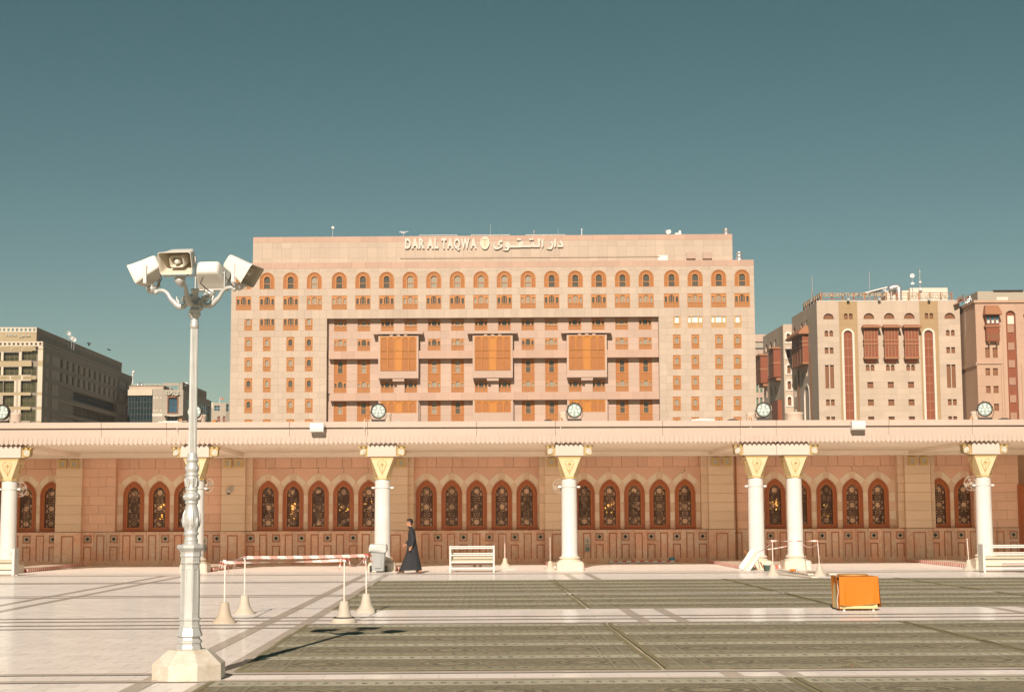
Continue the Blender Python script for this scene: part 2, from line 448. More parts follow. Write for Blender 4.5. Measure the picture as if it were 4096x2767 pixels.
# flat wall stretches beside and between the piers
WALLS = [(325, 461), (792, 884), (980, 1009), (1508, 1534), (1631, 1655), (2157, 2180), (2277, 2294), (2806, 2835), (2937, 3052), (3593, 3622.6), (3726, 3742), (3896, 4078)]
for a, b in WALLS:
    x0, x1 = px2(PW, a), px2(PW, b)
    mat = M_walle if b-a < 40 else M_wallp
    for i, (z0, z1) in enumerate(zip(course, course[1:])):
        if x1-x0 < .5: block(x0, x1, z0, z1, YW, mat, 1.05)
        else:
            n = max(1, round((x1-x0)/.85)); xs = [x0+(x1-x0)*k/n for k in range(n+1)]
            if i % 2: xs = [x0]+[x0+(x1-x0)*(k+.45)/n for k in range(n)]+[x1]
            for p, r in zip(xs, xs[1:]): block(p, r, z0, z1, YW, mat, 1.05)
# windows
WIN = [[-197, -97, 3, 103, 203], [535, 637, 738], [1072, 1172.5, 1273.4, 1373.8, 1474.6], [1706, 1807, 1906.6, 2007, 2107],
       [2338, 2439, 2538, 2638.7, 2740.5], [3101, 3204, 3307.5, 3411, 3514], [3759, 3858]]
REC = [(-260, 252), (461, 792), (1009, 1508), (1655, 2157), (2294, 2806), (3052, 3593), (3700, 3896)]
WW, WH = .82, PR.loc(2048, 1918)[1]-ZS
RISE = .57
aw = arch(WW, WH, 'pointed', 16, rise=RISE)
def inset(d, w=WW, h=WH): return arch(w-2*d, h-d*1.35, 'pointed', 16, rise=RISE*(w-2*d)/w)
fm = MB(); fm.ring(aw, inset(.05), -.05, .12); fm.ring(inset(.05), inset(.125), -.025, .12); fm.box(-WW/2, WW/2, -.06, .12, 0, .10)
fme = fm.mesh('frame', M_frame)
bm_ = MB(); bm_.ring(inset(.125), inset(.165), .0, .1); bm_.box(-WW/2+.12, WW/2-.12, -.01, .1, .1, .15); bead = bm_.mesh('inner_bead', M_bead)
# carved star lattice
def star_lattice():
    b = MB(); wi = .25; y0, y1 = .085, .115
    def bar(p, q, t=.030):
        dx, dz = q[0]-p[0], q[1]-p[1]; L = math.hypot(dx, dz)
        if L < 1e-4: return
        ux, uz = dx/L, dz/L; nx, nz = -uz*t/2, ux*t/2; e = t*.35
        P = [(p[0]-ux*e-nx, p[1]-uz*e-nz), (q[0]+ux*e-nx, q[1]+uz*e-nz), (q[0]+ux*e+nx, q[1]+uz*e+nz), (p[0]-ux*e+nx, p[1]-uz*e+nz)]
        if max(abs(c[0]) for c in P) > wi+.04: return
        mx, mz = (p[0]+q[0])/2, (p[1]+q[1])/2
        if mz > WH-.16 or abs(mx) > inside(mz): return
        b.prism(P, y0, y1)
    def inside(z):
        zs = WH-RISE
        return wi+.03 if z < zs else max(.02, (wi+.03)*(1-((z-zs)/(RISE-.12))**1.6))
    P = .60; zc = .30
    while zc < WH+.3:
        for (ox, oz) in ((0, zc), (-.30, zc+P/2), (.30, zc+P/2)):
            r1, r2 = .175, .098; pts = []
            for k in range(16):
                a = PI/8*k+PI/2; r = r1 if k % 2 == 0 else r2+.012
                pts.append((ox+r*math.cos(a), oz+r*math.sin(a)))
            for k in range(16): bar(pts[k], pts[(k+1) % 16], .026)
        for s in (-1, 1):
            d = .06
            for (ox, oz) in ((s*.215, zc), (0, zc+P/2)):      # little diamonds beside and between the stars
                if ox == 0 and s == 1: continue
                dd = [(ox, oz-d), (ox+d, oz), (ox, oz+d), (ox-d, oz)]
                for k in range(4): bar(dd[k], dd[(k+1) % 4], .028)
            bar((s*.06, zc+P/2), (s*.25, zc+P/2+.0)); bar((s*.145, zc+.19), (s*.145, zc+.42)); bar((s*.03, zc+.215), (s*.25, zc+.215)); bar((s*.03, zc+.385), (s*.25, zc+.385))
            bar((0, zc+.24), (s*.12, zc+.16)); bar((0, zc+.36), (s*.12, zc+.44))
        zc += P
    for s in (-1, 1): bar((s*.232, .14), (s*.232, WH-RISE+.06), .03)
    return b.mesh('star_lattice', M_latdark)
lat = star_lattice()
pm = MB(); o = inset(.13); pm.poly([(x, .15, z) for x, z in o]); pme = pm.mesh('pane', M_panerefl)
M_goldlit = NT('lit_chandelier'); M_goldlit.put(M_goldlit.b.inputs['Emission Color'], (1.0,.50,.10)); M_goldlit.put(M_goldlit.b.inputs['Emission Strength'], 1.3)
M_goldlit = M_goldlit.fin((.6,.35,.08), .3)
GLINT = {637: 3, 1172.5: 3, 1373.8: 2, 1474.6: 1, 2439: 2, 3101: 2, 3307.5: 1}
z_j = PR.loc(2048, 1923)[1]-ZS; z_a = PR.loc(2048, 1888)[1]-ZS
Z4 = [PR.loc(2048, y)[1]-ZS for y in (2117, 2084, 2048, 2012, 1976)]
vz = PR.loc(2048, 1867.8)[1]
def outer_curve(x, hs):
    t = abs(x)/hs; return z_a-(z_a-z_j)*(t**1.7*.8+.2*t)
random.seed(5)
for wi_, (cs, (ra, rb)) in enumerate(zip(WIN, REC)):
    xs = [px2(PR, c) for c in cs]; sp = xs[1]-xs[0]; hs = sp/2
    r0, r1 = px2(PR, ra)-.12, px2(PR, rb)+.12
    for c, x in zip(cs, xs):
        if c < -120: continue
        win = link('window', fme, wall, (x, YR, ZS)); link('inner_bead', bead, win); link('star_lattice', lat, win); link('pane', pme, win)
        for k in range(GLINT.get(c, 0)):
            gm = MB()
            for _ in range(3):
                gx, gz = random.uniform(-.16, .16), random.uniform(.45, 1.1); a_ = random.uniform(-.6, .6); h_ = random.uniform(.03, .09); w_ = random.uniform(.012, .028)
                gm.prism([(gx+h_*math.sin(a_)+w_, gz+h_), (gx-w_+h_*math.sin(a_), gz+h_), (gx-w_, gz), (gx+w_, gz)], .12, .135)
            gm.build('chandelier_glint', M_goldlit, win)
        # voussoirs: pale, tan key, pale
        inn = [p for p in arch(WW-.06, WH-.04, 'pointed', 24, rise=RISE) if p[1] > WH-RISE*.62]
        n = len(inn)
        for t0, t1, mat in ((0, .36, M_wallw), (.36, .64, M_walle), (.64, 1, M_wallw)):
            up = []; lo = []
            for k in range(7):
                t = t0+(t1-t0)*k/6; xx = hs*(1-2*t); up.append((xx, outer_curve(xx, hs)))
                q_ = t*(n-1); i0 = min(int(q_), n-2); ff = q_-i0
                lo.append((inn[i0][0]*(1-ff)+inn[i0+1][0]*ff, inn[i0][1]*(1-ff)+inn[i0+1][1]*ff))
            b = MB(); b.prism(up+lo[::-1], .0, .3)
            b.build('voussoir', mat, wall, (x, YR, ZS))
        # second course above the arches, cut round them
        b = MB(); e = .005
        pts = [(x+hs*2-e-x, vz-ZS-e), (e, vz-ZS-e), (e, z_a+e)]
        pts += [(hs*k/6, outer_curve(hs*k/6, hs)+e) for k in range(1, 7)] + [(hs+hs*k/6, outer_curve(hs-hs*k/6, hs)+e) for k in range(1, 6)] + [(2*hs-e, z_a+e)]
        b.prism(pts, -.012, .3)
        if x+2*hs < r1+.1: b.build('stone_block', M_wallp, wall, (x, YR, ZS))
    for end, x, s in ((r0, xs[0], -1), (r1, xs[-1], 1)):          # half blocks at the two ends
        b = MB(); L = abs(end-x); pts = [(0, z_a+.005)]+[(min(L, hs*k/6), outer_curve(hs*k/6, hs)+.005) for k in range(1, 7)]+([(L, z_j)] if L > hs+.01 else [])+[(L, vz-ZS-.005), (0, vz-ZS-.005)]
        pts = [(s*px_, pz_) for px_, pz_ in pts]
        if s < 0: pts = pts[::-1]
        if L > .15: b.prism(pts, -.012, .3); b.build('stone_block', M_wallp, wall, (x, YR, ZS))
    # top course: long and short stones
    x = r0; k = 0
    while x < r1-.02:
        wd = (.64 if k % 2 == 0 else .38)*sp; nx_ = min(x+wd, r1); b = MB(); b.slab(x+.005, nx_-.005, YR-.012, YR+.3, vz+.004, ZT-.03, b=.006)
        b.build('stone_block', M_wallp, wall); x = nx_; k += 1
    # jamb stones between the windows
    gaps = [(r0, xs[0]-WW/2+.04)]+[(a+WW/2-.04, b-WW/2+.04) for a, b in zip(xs, xs[1:])]+[(xs[-1]+WW/2-.04, r1)]
    for gi, (ga, gb) in enumerate(gaps):
        if gb-ga < .03: continue
        for k in range(4):
            b = MB(); b.slab(ga, gb, YR-.004, YR+.3, ZS+Z4[k]+.003, ZS+Z4[k+1]-.003, b=.004)
            b.build('jamb_stone', (M_walle, M_wallw)[k % 2], wall)
        if 0 < gi < len(gaps)-1:
            m_ = (ga+gb)/2; b = MB()
            e1, e2 = inn[0][0], inn[0][1]; b.prism([(gb, ZS+Z4[4]), (gb+.03, ZS+WH-RISE*.8), (xs[gi]-e1, ZS+e2), (m_, ZS+z_j-.004), (xs[gi-1]+e1, ZS+e2), (ga-.03, ZS+WH-RISE*.8), (ga, ZS+Z4[4])], YR-.002, YR+.3); b.build('spandrel_stone', M_walle, wall)
        else:
            b = MB(); e1, e2 = inn[0][0], inn[0][1]; sx_ = xs[0] if gi == 0 else xs[-1]; g_ = -1 if gi == 0 else 1; far_ = ga if gi == 0 else gb; nr_ = gb if gi == 0 else ga; P = [(far_, ZS+Z4[4]+.003), (nr_, ZS+Z4[4]+.003), (nr_-g_*.03, ZS+WH-RISE*.8), (sx_+g_*e1, ZS+e2), (sx_+g_*hs, ZS+z_j-.003), (far_, ZS+z_j-.003)]; b.prism(P if g_ < 0 else P[::-1], YR-.002, YR+.3); b.build('spandrel_stone', M_walle, wall)
    b = MB(); b.box(r0, r1, YR-.02, YR+.35, ZS-.06, ZS-.001); b.build('window_sill', M_inlay, wall)
# dado
xl, xr = px2(PW, -260), px2(PW, 4078); x = xl
while x < xr:
    x2 = min(x+.515, xr); b = MB(); b.slab(x+.003, x2-.003, YW-.03, 1.05, 0, ZD-.004, b=.004); b.build('dado_slab', M_dmarble, wall); x = x2
DIA = [111, 216, 354, 458.5, 561, 664, 764, 869.6, 1004, 1106, 1208, 1311.6, 1413.5, 1752, 1854, 1957, 2058, 2161, 2396.7, 2500, 2603, 2705, 2808, 3079, 3181, 3285, 3389.5, 3491.6, 3596.5, 3737, 3840, 4049]
TALL = [62, 164, 405, 509, 612, 715, 818, 1055, 1157, 1260, 1361, 1464, 1702, 1804, 1905, 2008, 2110, 2347, 2450, 2553, 2654, 2758.5, 2950.6, 3020, 3131, 3232, 3337, 3441, 3544.6, 3787, 3891, 3996]
zt = PW.loc(2048, 2131)[1]; zb = PW.loc(2048, 2233)[1]; zs2 = PW.loc(2048, 2176)[1]; zd0 = PW.loc(2048, 2163)[1]
def fr(w, z0, z1, closed):
    b = MB(); a = w/2; t = .048
    if closed: b.ring([(a,z0),(a,z1),(-a,z1),(-a,z0)], [(a-t,z0+t),(a-t,z1-t),(-a+t,z1-t),(-a+t,z0+t)], -.008, .0, closed=True)
    else: b.ring([(a,z0),(a,z1),(-a,z1),(-a,z0)], [(a-t,z0),(a-t,z1-t),(-a+t,z1-t),(-a+t,z0)], -.008, .0)
    return b
tallm = fr(.32, zb, zt, False).mesh('inlay_frame', M_inlay); shortm = fr(.32, zb, zs2, False).mesh('inlay_frame', M_inlay)
sqm = fr(.32, zd0, zt, True).mesh('inlay_frame', M_inlay)
dm = MB(); zc = (zd0+zt)/2; hw = .112
dm.box(-hw, hw, -.004, 0, zc-hw, zc+hw, 0); dm.prism([(.088, zc), (0, zc+.088), (-.088, zc), (0, zc-.088)], -.008, -.003, 1)
for sx in (-1, 1):
    for sz in (-1, 1): dm.box(sx*.085-.012, sx*.085+.012, -.007, -.003, zc+sz*.085-.012, zc+sz*.085+.012, 1)
dme = dm.mesh('diamond_inlay', [M_inlayw, M_black])
for p in DIA:
    x = px2(PW, p); link('inlay_frame', sqm, wall, (x, YW-.03, 0)); link('diamond_inlay', dme, wall, (x, YW-.03, 0)); link('inlay_frame', shortm, wall, (x, YW-.03, 0))
for p in TALL: link('inlay_frame', tallm, wall, (px2(PW, p), YW-.03, 0))
b = MB(); b.box(px2(PP, 4080), px2(PP, 4140), YW-.06, YW+.1, 0, 3.0); b.box(px2(PP, 4080)+.1, px2(PP, 4140), YW-.09, YW-.06, .2, 2.9); b.build('door', M_frame, wall)
b = MB(); xx = px2(PP, 2949); b.tube([(xx, -.06+YW, 0), (xx, -.06+YW, ZT)], .028, 8); b.build('conduit_pipe', M_owood, wall)

# canopy
FY = 54.9
PF = Plane((0, FY, 0), 0.0)
canopy = building('arcade_canopy', 'flat rose stone canopy with a hanging toothed frieze over the white columns', 'canopy', PF)
zf = lambda y: PF.loc(2048, y)[1]
Z_TOP, Z_B1, Z_B2, Z_H, Z_V, Z_TIP = zf(1684), zf(1708), zf(1713), zf(1746), zf(1768.5), zf(1775.5)
XL, XR = -24, 26
b = MB(); b.box(XL, XR, .12, 30, Z_V+.03, Z_TOP-.05); b.build('roof_slab', M_soffit, canopy)
b = MB(); b.box(XL, XR, .055, .119, Z_B1-.02, Z_B2+.02); b.build('cornice_groove', M_joint, canopy)
edges = [XL]+[(CX[i]+CX[i+1])/2+d for i in range(6) for d in (-1.6, 1.6)]+[XR]
edges = [XL, -18.9, -16.72, -12.6, -10.42, -6.3, -3.67, 0, 2.67, 6.3, 8.94, 10.16, 14.0, 16.86, 20, XR]
for a, c in zip(edges, edges[1:]):
    b = MB(); b.slab(a+.004, c-.004, -.07, .6, Z_B1, Z_TOP, b=.015); b.build('cornice_stone', M_canopy, canopy)
    b = MB(); b.slab(a+.004, c-.004, 0, .119, Z_V, Z_B2, b=.004); b.build('frieze_stone', M_canopy, canopy)
TP = .1598
tb = MB(); h = TP/2; d1, d2 = Z_V-Z_H, Z_TIP-Z_H
tb.prism([(h*.98, .30*(Z_B2-Z_H)*0+.02), (-h*.98, .02), (-h*.98, -.01), (-h*.90, d1*.45), (-h*.66, d1*.97), (0, d2), (h*.66, d1*.97), (h*.90, d1*.45), (h*.98, -.01)], -.02, .0)
tme2 = tb.mesh('frieze_tooth', M_canopy)
nt = int(37.6/TP)
for i in range(nt): link('frieze_tooth', tme2, canopy, (-17.2+i*TP, 0, Z_H))
b = MB()
for c in CX:
    b.box(c-.46, c+.46, 1.0, 9.0, Z_V-.12, Z_V+.029)
b.box(XL, XR, 8.3, 9.0, Z_V-.15, Z_V+.028)
b.build('ceiling_beams', M_soffit, canopy)

# columns
M_colwhite = marble('white_column_marble', (.63,.605,.565), (.59,.56,.515), (.50,.46,.40), .38, .35, 1.6, .02, .25)
M_plinth = marble('cream_plinth_marble', (.62,.55,.45), (.58,.49,.37), (.55,.38,.22), .4, .3, 2.2, .04, .35)
M_impost = stone('impost_stone', (0.540, 0.443, 0.376), scale=1.2, orand=.03, grain=.04)
def gold(name, col, rough=.35, s=60, metal=.75):
    t = NT(name); p = t.obj(); v = t.n('TexVoronoi', feature='DISTANCE_TO_EDGE'); t.put(v.inputs['Vector'], p); t.put(v.inputs['Scale'], s)
    f = t.ramp(v.outputs['Distance'], .0, .25); c = t.mix(f, tuple(k*.35 for k in col), col); t.bump(f, .5, .01)
    return t.fin(c, rough, .5, metal)
M_gold = plain('polished_gold', (.62,.43,.18), .38, .5, .5)
M_goldrel = gold('gilded_relief', (.62,.45,.22), .45, 55, .35)
M_goldnet = NT('white_gold_net')
_t = M_goldnet; _x = _t.sep(_t.obj()); _u = _t.math('ADD', _x[0], _x[2]); _v = _t.math('SUBTRACT', _x[0], _x[2])
_a = _t.math('LESS_THAN', _t.math('FRACT', _t.math('DIVIDE', _u, .046)), .36); _b = _t.math('LESS_THAN', _t.math('FRACT', _t.math('DIVIDE', _v, .046)), .36)
_m = _t.math('MAXIMUM', _a, _b); _t.bump(_m, .5, .008); M_goldnet = _t.fin(_t.mix(_m, (.80,.74,.60), (.66,.42,.13)), .45, .5, .15)
zc_ = lambda y: (at_y(2278, y, CY-.27)).z
Z_BASE, Z_TORT, Z_SH, Z_CAPB, Z_CAPT = zc_(2244), zc_(2225), zc_(2222), zc_(1912), zc_(1826)
Z_IMB, Z_IMT = zc_(1823.5), Z_V-.075
def make_column():
    t = thing('arcade_column', '', 'column')
    b = MB(); a, ch = .455, .05
    o = [(a-ch,-a),(a,-a+ch),(a,a-ch),(a-ch,a),(-a+ch,a),(-a,a-ch),(-a,-a+ch),(-a+ch,-a)]
    b.prism_z(o, 0, Z_BASE-.05); b.prism_z([(x*.94, y*.94) for x, y in o], Z_BASE-.051, Z_BASE-.01); b.build('plinth', M_plinth, t)
    b = MB(); zt_ = Z_TORT; zb_ = Z_BASE-.01
    b.lathe([(.385,zb_),(.385,zb_+.03),(.34,zb_+.055),(.315,zb_+.075),(.33,zb_+.085),(.352,zb_+.105),(.358,zb_+.125),(.352,zb_+.145),(.33,zb_+.16),(.285,zb_+.168)], 32); b.build('base', M_plinth, t)
    b = MB(); z0, z1 = zb_+.165, Z_CAPB+.01
    b.lathe([(.30,z0),(.278,z0+.03),(.270,z0+.09),(.268,z0+.8),(.265,(z0+z1)/2),(.258,z1)], 40); b.build('shaft', M_colwhite, t)
    # gilded capital: flaring chamfered block with net panels, relief, boss and rims
    cap = MB(); zb_, zt_ = Z_CAPB, Z_CAPT; rb, rt = .265, .395
    def sec(r, c): return [(r-c,-r),(r,-r+c),(r,r-c),(r-c,r),(-r+c,r),(-r,r-c),(-r,-r+c),(-r+c,-r)]
    lo, hi = sec(rb, rb*.50), sec(rt, rt*.07)
    v = [(x,y,zb_+.05) for x,y in lo]+[(x,y,zt_-.05) for x,y in hi]
    for i in range(8): cap.add(v, [(i,(i+1)%8,(i+1)%8+8,i+8)], 1 if i % 2 == 0 else 0)
    c = cap.build('capital', [M_goldnet, M_goldrel], t)
    b = MB(); b.prism_z(sec(rt+.012,.03), zt_-.05, zt_-.012); b.prism_z(sec(rt+.03,.03), zt_-.012, zt_+.004); b.build('capital_rim', M_gold, c); b = MB(); b.prism_z(sec(rb+.012, rb*.48), zb_-.002, zb_+.022); b.prism_z(sec(rb, rb*.5), zb_+.022, zb_+.051); b.build('capital_rim', M_gold, c)
    zz = zb_+.70*(zt_-zb_); 
    for k in range(4):
        b = MB(); rr = rb+(rt-rb)*.70; b.ball((0,-rr-.015,zz), .042)
        b.tube([(0,-rr*.99,zz-.05),(0,-rb-(rt-rb)*.35-.012,zz-.22),(0,-rb-(rt-rb)*.12-.01,zz-.38)], .008, 6)
        for s in (-1, 1):
            P = [(.0,zz+.13),(.05,zz+.10),(.12,zz+.08),(.15,zz-.02),(.10,zz-.12),(.06,zz-.22),(.0,zz-.33)]
            f = lambda z: rb+(rt-rb)*(z-zb_)/(zt_-zb_)+.004
            b.tube([(s*x,-f(z),z) for x, z in P], .012, 6)
            P = [(.02,zz-.08),(.06,zz-.10),(.07,zz-.05),(.04,zz-.03)]
            b.tube([(s*x,-f(z),z) for x, z in P], .009, 6)
        o = b.build('relief_boss', M_gold, c); o.rotation_euler = (0,0,k*PI/2)
    return t
def impost(x0, x1, parent):
    b = MB(); b.slab(x0, x1, -.475, .475, Z_IMB, Z_IMT, b=.01); b.box(x0+.05, x1-.05, -.42, .42, Z_IMT-.001, Z_V+.02); return b.build('impost_block', M_impost, parent)
COLL = ['white arcade column at the far left edge behind the cut off shoe rack', 'white arcade column directly behind the silver loudspeaker post',
        'white arcade column with the grey wheelie bin at its foot', 'lone white arcade column in the middle between the shoe rack and the taped pair',
        'first white column of the close pair, leaning bag at its foot', 'second white column of the close pair, behind the orange draped box',
        'white arcade column behind the shoe rack at the right edge']
c0 = make_column(); cols = []
for i, x in enumerate(CX):
    c = c0 if i == 0 else copy_tree(c0)
    c.location = (x, CY, 0); c['label'] = COLL[i]; c['group'] = 'white columns of the arcade'; cols.append(c)
for i, c in enumerate(cols):
    if i == 4: impost(-.475, (CX[5]-CX[4])/2-.004, c)
    elif i == 5: impost(-(CX[5]-CX[4])/2+.004, .475, c)
    else: impost(-.475, .475, c)
    if i not in (5,):
        b = MB(); z = zc_(1946); b.lathe([(.272,z-.018),(.275,z-.018),(.275,z+.018),(.272,z+.018)], 32, caps=False)
        for s in (-1, 1): b.box(s*.32-.05, s*.32+.05, -.05, .05, z-.03, z+.03)
        b.build('clamp_band', M_white, c)

# gilded corner lamps on the imposts
M_netglass = gold('lamp_mesh_glass', (.70,.66,.55), .3, 40, .2)
def corner_lamp():
    t = thing('corner_lamp', '', 'lamp'); L, Hh, D = .34, .36, .17     # grows to +x from the impost side
    prof = [(0,0),(.05,.005),(.13,.03),(.21,.09),(.27,.18),(.30,.30),(.30,Hh-.03),(0,Hh-.03)]
    b = MB(); b.prism(prof, -D, D); b.build('housing', M_goldrel, t)
    b = MB(); b.box(-.0, L, -D-.02, D+.02, Hh-.03, Hh); b.box(-.0, .02, -D-.012, D+.012, 0, Hh-.03); b.box(.02, L-.03, -D-.012, D+.012, Hh-.055, Hh-.031); b.build('gold_rim', M_gold, t)
    b = MB(); pts = []
    for k in range(16):
        a = 2*PI*k/16; x = .095*math.cos(a)*(1-.25*abs(math.sin(a))); z = .115*math.sin(a); g_ = -.55
        pts.append((.17+x*math.cos(g_)-z*math.sin(g_)*-1, .17+x*math.sin(g_)*-1+z*math.cos(g_)))
    for y0, y1 in ((-D-.012, -D-.002), (D+.002, D+.012)): b.prism(pts, y0, y1)
    b.build('lens', M_netglass, t)
    b = MB(); i_ = [( .17+(x-.17)*1.18, .17+(z-.17)*1.18) for x, z in pts]
    b.ring(i_, pts, -D-.02, -D-.001, closed=True); b.ring(i_, pts, D+.001, D+.02, closed=True); b.build('lens_ring', M_gold, t)
    return t
lampc = corner_lamp(); first = True
SIDES = [(0,1),(1,-1),(1,1),(2,-1),(2,1),(3,-1),(3,1),(4,-1),(5,1),(6,-1),(6,1)]
CN = ['the far left column', 'the silver post column', 'the bin column', 'the lone middle column', 'the close column pair', 'the close column pair', 'the rightmost column']
for ci, s in SIDES:
    l = lampc if first else copy_tree(lampc); first = False
    l.location = (CX[ci]+s*.478, CY-.22, Z_IMB+.0); l.rotation_euler = (0, 0, 0 if s > 0 else PI)
    l['label'] = 'gilded bracket lamp %s of the block over %s' % ('left' if s < 0 else 'right', CN[ci]); l['group'] = 'gilded bracket lamps on the column blocks'
# gilded box lamps on the piers
def pier_lamp():
    t = thing('pier_lamp', '', 'lamp'); s = .135
    b = MB(); b.box(-s, s, -.12, 0, -s*1.15, s*1.15); b.build('box', M_gold, t)
    b = MB(); b.ring([(s+.02,-s*1.15-.02),(s+.02,s*1.15+.02),(-s-.02,s*1.15+.02),(-s-.02,-s*1.15-.02)], [(s*.55,-s*.7),(s*.55,s*.75),(-s*.55,s*.75),(-s*.55,-s*.7)], -.16, -.12, closed=True); b.build('gold_rim', M_gold, t)
    b = MB(); b.box(-s*.6, s*.6, -.14, -.119, -s*.75, s*.8); b.build('lens', M_netglass, t)
    return t
pl0 = pier_lamp(); first = True
PN = ['the stone pier nearest the left edge', 'the pier with the dome camera', 'the pier behind the walking man', 'the pier left of the lone middle column', 'the pier with the brass pipe', 'the pier left of the rightmost column']
for i, (a, c) in enumerate(PIERS):
    for s, f in (('left', .27), ('right', .73)):
        x = px2(PP, a+(c-a)*f); l = pl0 if first else copy_tree(pl0); first = False
        l.location = (x, YP, PP.loc(2048, 1849.5)[1]); l['label'] = '%s gilded square lamp at the top of %s' % (s, PN[i]); l['group'] = 'square gilded lamps on the piers'
# ================================================================== PINK HOTEL
HD = 250.0
PH = Plane(at_y(2048, 1400, HD), rad(-1.95))
hotel = building('hotel', 'wide pink and cream stone hotel with ochre lattice windows and rooftop lettering', 'hotel', PH)
def cells(x0, x1, zl, holes, dx, jx=None):
    """stones filling x0..x1 between the course lines zl, leaving the openings free"""
    r = []
    for z0, z1 in zip(zl, zl[1:]):
        if z1-z0 < .02: continue
        zm = (z0+z1)/2; iv = sorted((a, b) for a, b, c, d in holes if c < zm < d)
        x = x0; segs = []
        for a, b in iv:
            if a > x+.01: segs.append((x, a))
            x = max(x, b)
        if x < x1-.01: segs.append((x, x1))
        for a, b in segs:
            n = max(1, round((b-a)/dx))
            for k in range(n): r.append((a+(b-a)*k/n, a+(b-a)*(k+1)/n, z0, z1))
    return r
def lines(z0, z1, holes, dz):
    """course lines running through the heads and feet of all openings"""
    zs = [z0, z1]
    for a, b, c, d in holes:
        for z in (c, d):
            if z0 < z < z1 and all(abs(z-q) > .12 for q in zs): zs.append(z)
    zs.sort(); o = [zs[0]]
    for a, b in zip(zs, zs[1:]):
        n = max(1, round((b-a)/dz)); o += [a+(b-a)*k/n for k in range(1, n+1)]
    return o
def snap(holes, zl):
    f = lambda z: min(zl, key=lambda q: abs(q-z))
    return [(a, b, f(c) if zl[0] < c else c, f(d) if d < zl[-1] else d) for a, b, c, d in holes]
class Cladding:
    """collects stones; the largest become objects of their own, the rest one joined part"""
    def __init__(s, parent, name='cladding_panel', cap=290): s.p = parent; s.c = []; s.name = name; s.cap = cap
    def add(s, rects, y0, y1, mat, M=None): s.c += [(r, y0, y1, mat, M) for r in rects]
    def done(s, j=.004):
        s.c.sort(key=lambda q: -(q[0][1]-q[0][0])*(q[0][3]-q[0][2]))
        for (r, y0, y1, mat, M) in s.c[:s.cap]:
            b = MB().frame(M); b.slab(r[0]+j, r[1]-j, y0, y1, r[2]+j, r[3]-j, b=.008); b.build(s.name, mat, s.p)
        rest = {}
        for (r, y0, y1, mat, M) in s.c[s.cap:]:
            b = rest.setdefault(mat.name, (MB(), mat))[0].frame(M); b.slab(r[0]+j, r[1]-j, y0, y1, r[2]+j, r[3]-j, b=.008)
        for b, mat in rest.values(): b.build(s.name+'s', mat, s.p, kind='stuff')

S = HD/FPX                                     # metres per photograph pixel on the facade
COLS = [974.4,1068.6,1162.9,1257.6,1357.5,1451.7,1546.5,1640.7,1735,1829.2,1923.7,2017.4,2112.2,2206.5,2301.3,2395.5,2489.8,2584.6,2686.2,2780.5,2874.7,2968.5]
def hz(yl, yr):
    """height of a row given at the left (x 1070) and right (x 2880) end of the photograph"""
    return (PH.loc(1070, yl)[1]+PH.loc(2880, yr)[1])/2
def hx(x, y=1400): return PH.loc(x, y)[0]
WA, HA = 62*S, 69*S
# ---- window kinds, modelled once at the origin (x centred, z up from the sill, y into the wall)
def vary_pane(k): return (M_pane, M_curtain)[k]
def W_arch(kind):
    f = MB(); o = arch(WA, HA, 'round', 16); i = arch(WA-.2, HA-.1, 'round', 16); f.ring(o, i, -.02, .22)
    cw, chh = .50*WA, HA*.79
    o2 = arch(cw, chh, 'round', 16); i2 = arch(cw-.26, chh-.13, 'round', 16); f.ring(o2, i2, -.03, .24)
    f.box(-WA/2, WA/2, -.03, .22, 0, .07)
    for s in (-1, 1): f.box(min(s*cw/2, s*WA/2), max(s*cw/2, s*WA/2), .04, .2, HA*.53, HA*.53+.07)
    l = MB(); l.ring(i, o2, .10, .2)
    p = MB(); p.poly([(x, .22, z) for x, z in i2]); r = MB(); r.box(-cw/2+.13, cw/2-.13, .12, .24, HA*.30, HA*.30+.1)
    return f.mesh('frame', M_owood), [('lattice', l.mesh('lattice', M_lattr)), ('pane', p.mesh('pane', vary_pane(kind))), ('rail', r.mesh('rail', M_owood))]
WB, HB = 62*S, 57.5*S
def W_triple(w, h, kind, bars=True, low=.37, mats=None):
    ow, la, pn, rl = mats or (M_owood, M_latt, vary_pane(kind), M_owood)
    f = MB(); zl = h*low; a = w/2
    arch_cell(f, -a*.46, a*.46, zl, h-.06, w*.36, (h-zl)*.83, .03, .2, cx=0, base=zl+.05)
    for s in (-1, 1):
        x0, x1 = sorted((s*a*.46, s*(a-.03))); arch_cell(f, x0, x1, zl, h-.06, w*.17, (h-zl)*.64, .03, .2, base=zl+.05)
    f.box(-a, a, -.03, .2, h-.06, h); f.box(-a, a, -.05, .2, zl-.04, zl+.05); f.box(-a, a, -.03, .2, 0, .06)
    for s in (-1, 1): f.box(min(s*a, s*(a-.06)), max(s*a, s*(a-.06)), -.03, .2, .06, h-.06)
    for x in (-a*.46, a*.46): f.box(x-.03, x+.03, -.0, .2, zl+.05, h-.06)
    l = MB(); l.box(-a+.06, a-.06, .02, .15, .06, zl-.04)
    p = MB(); p.quad((-a+.06,.18,zl),(a-.06,.18,zl),(a-.06,.18,h-.06),(-a+.06,.18,h-.06))
    parts = [('lattice', l.mesh('lattice', la)), ('pane', p.mesh('pane', pn))]
    if bars:
        r = MB()
        for s in (-1, 1): r.box(s*w*.085-.035, s*w*.085+.035, .1, .17, zl+.05, zl+(h-zl)*.78)
        parts.append(('rail', r.mesh('rail', rl)))
    return f.mesh('frame', ow), parts
WC, HC = 31.5*S, 57.5*S
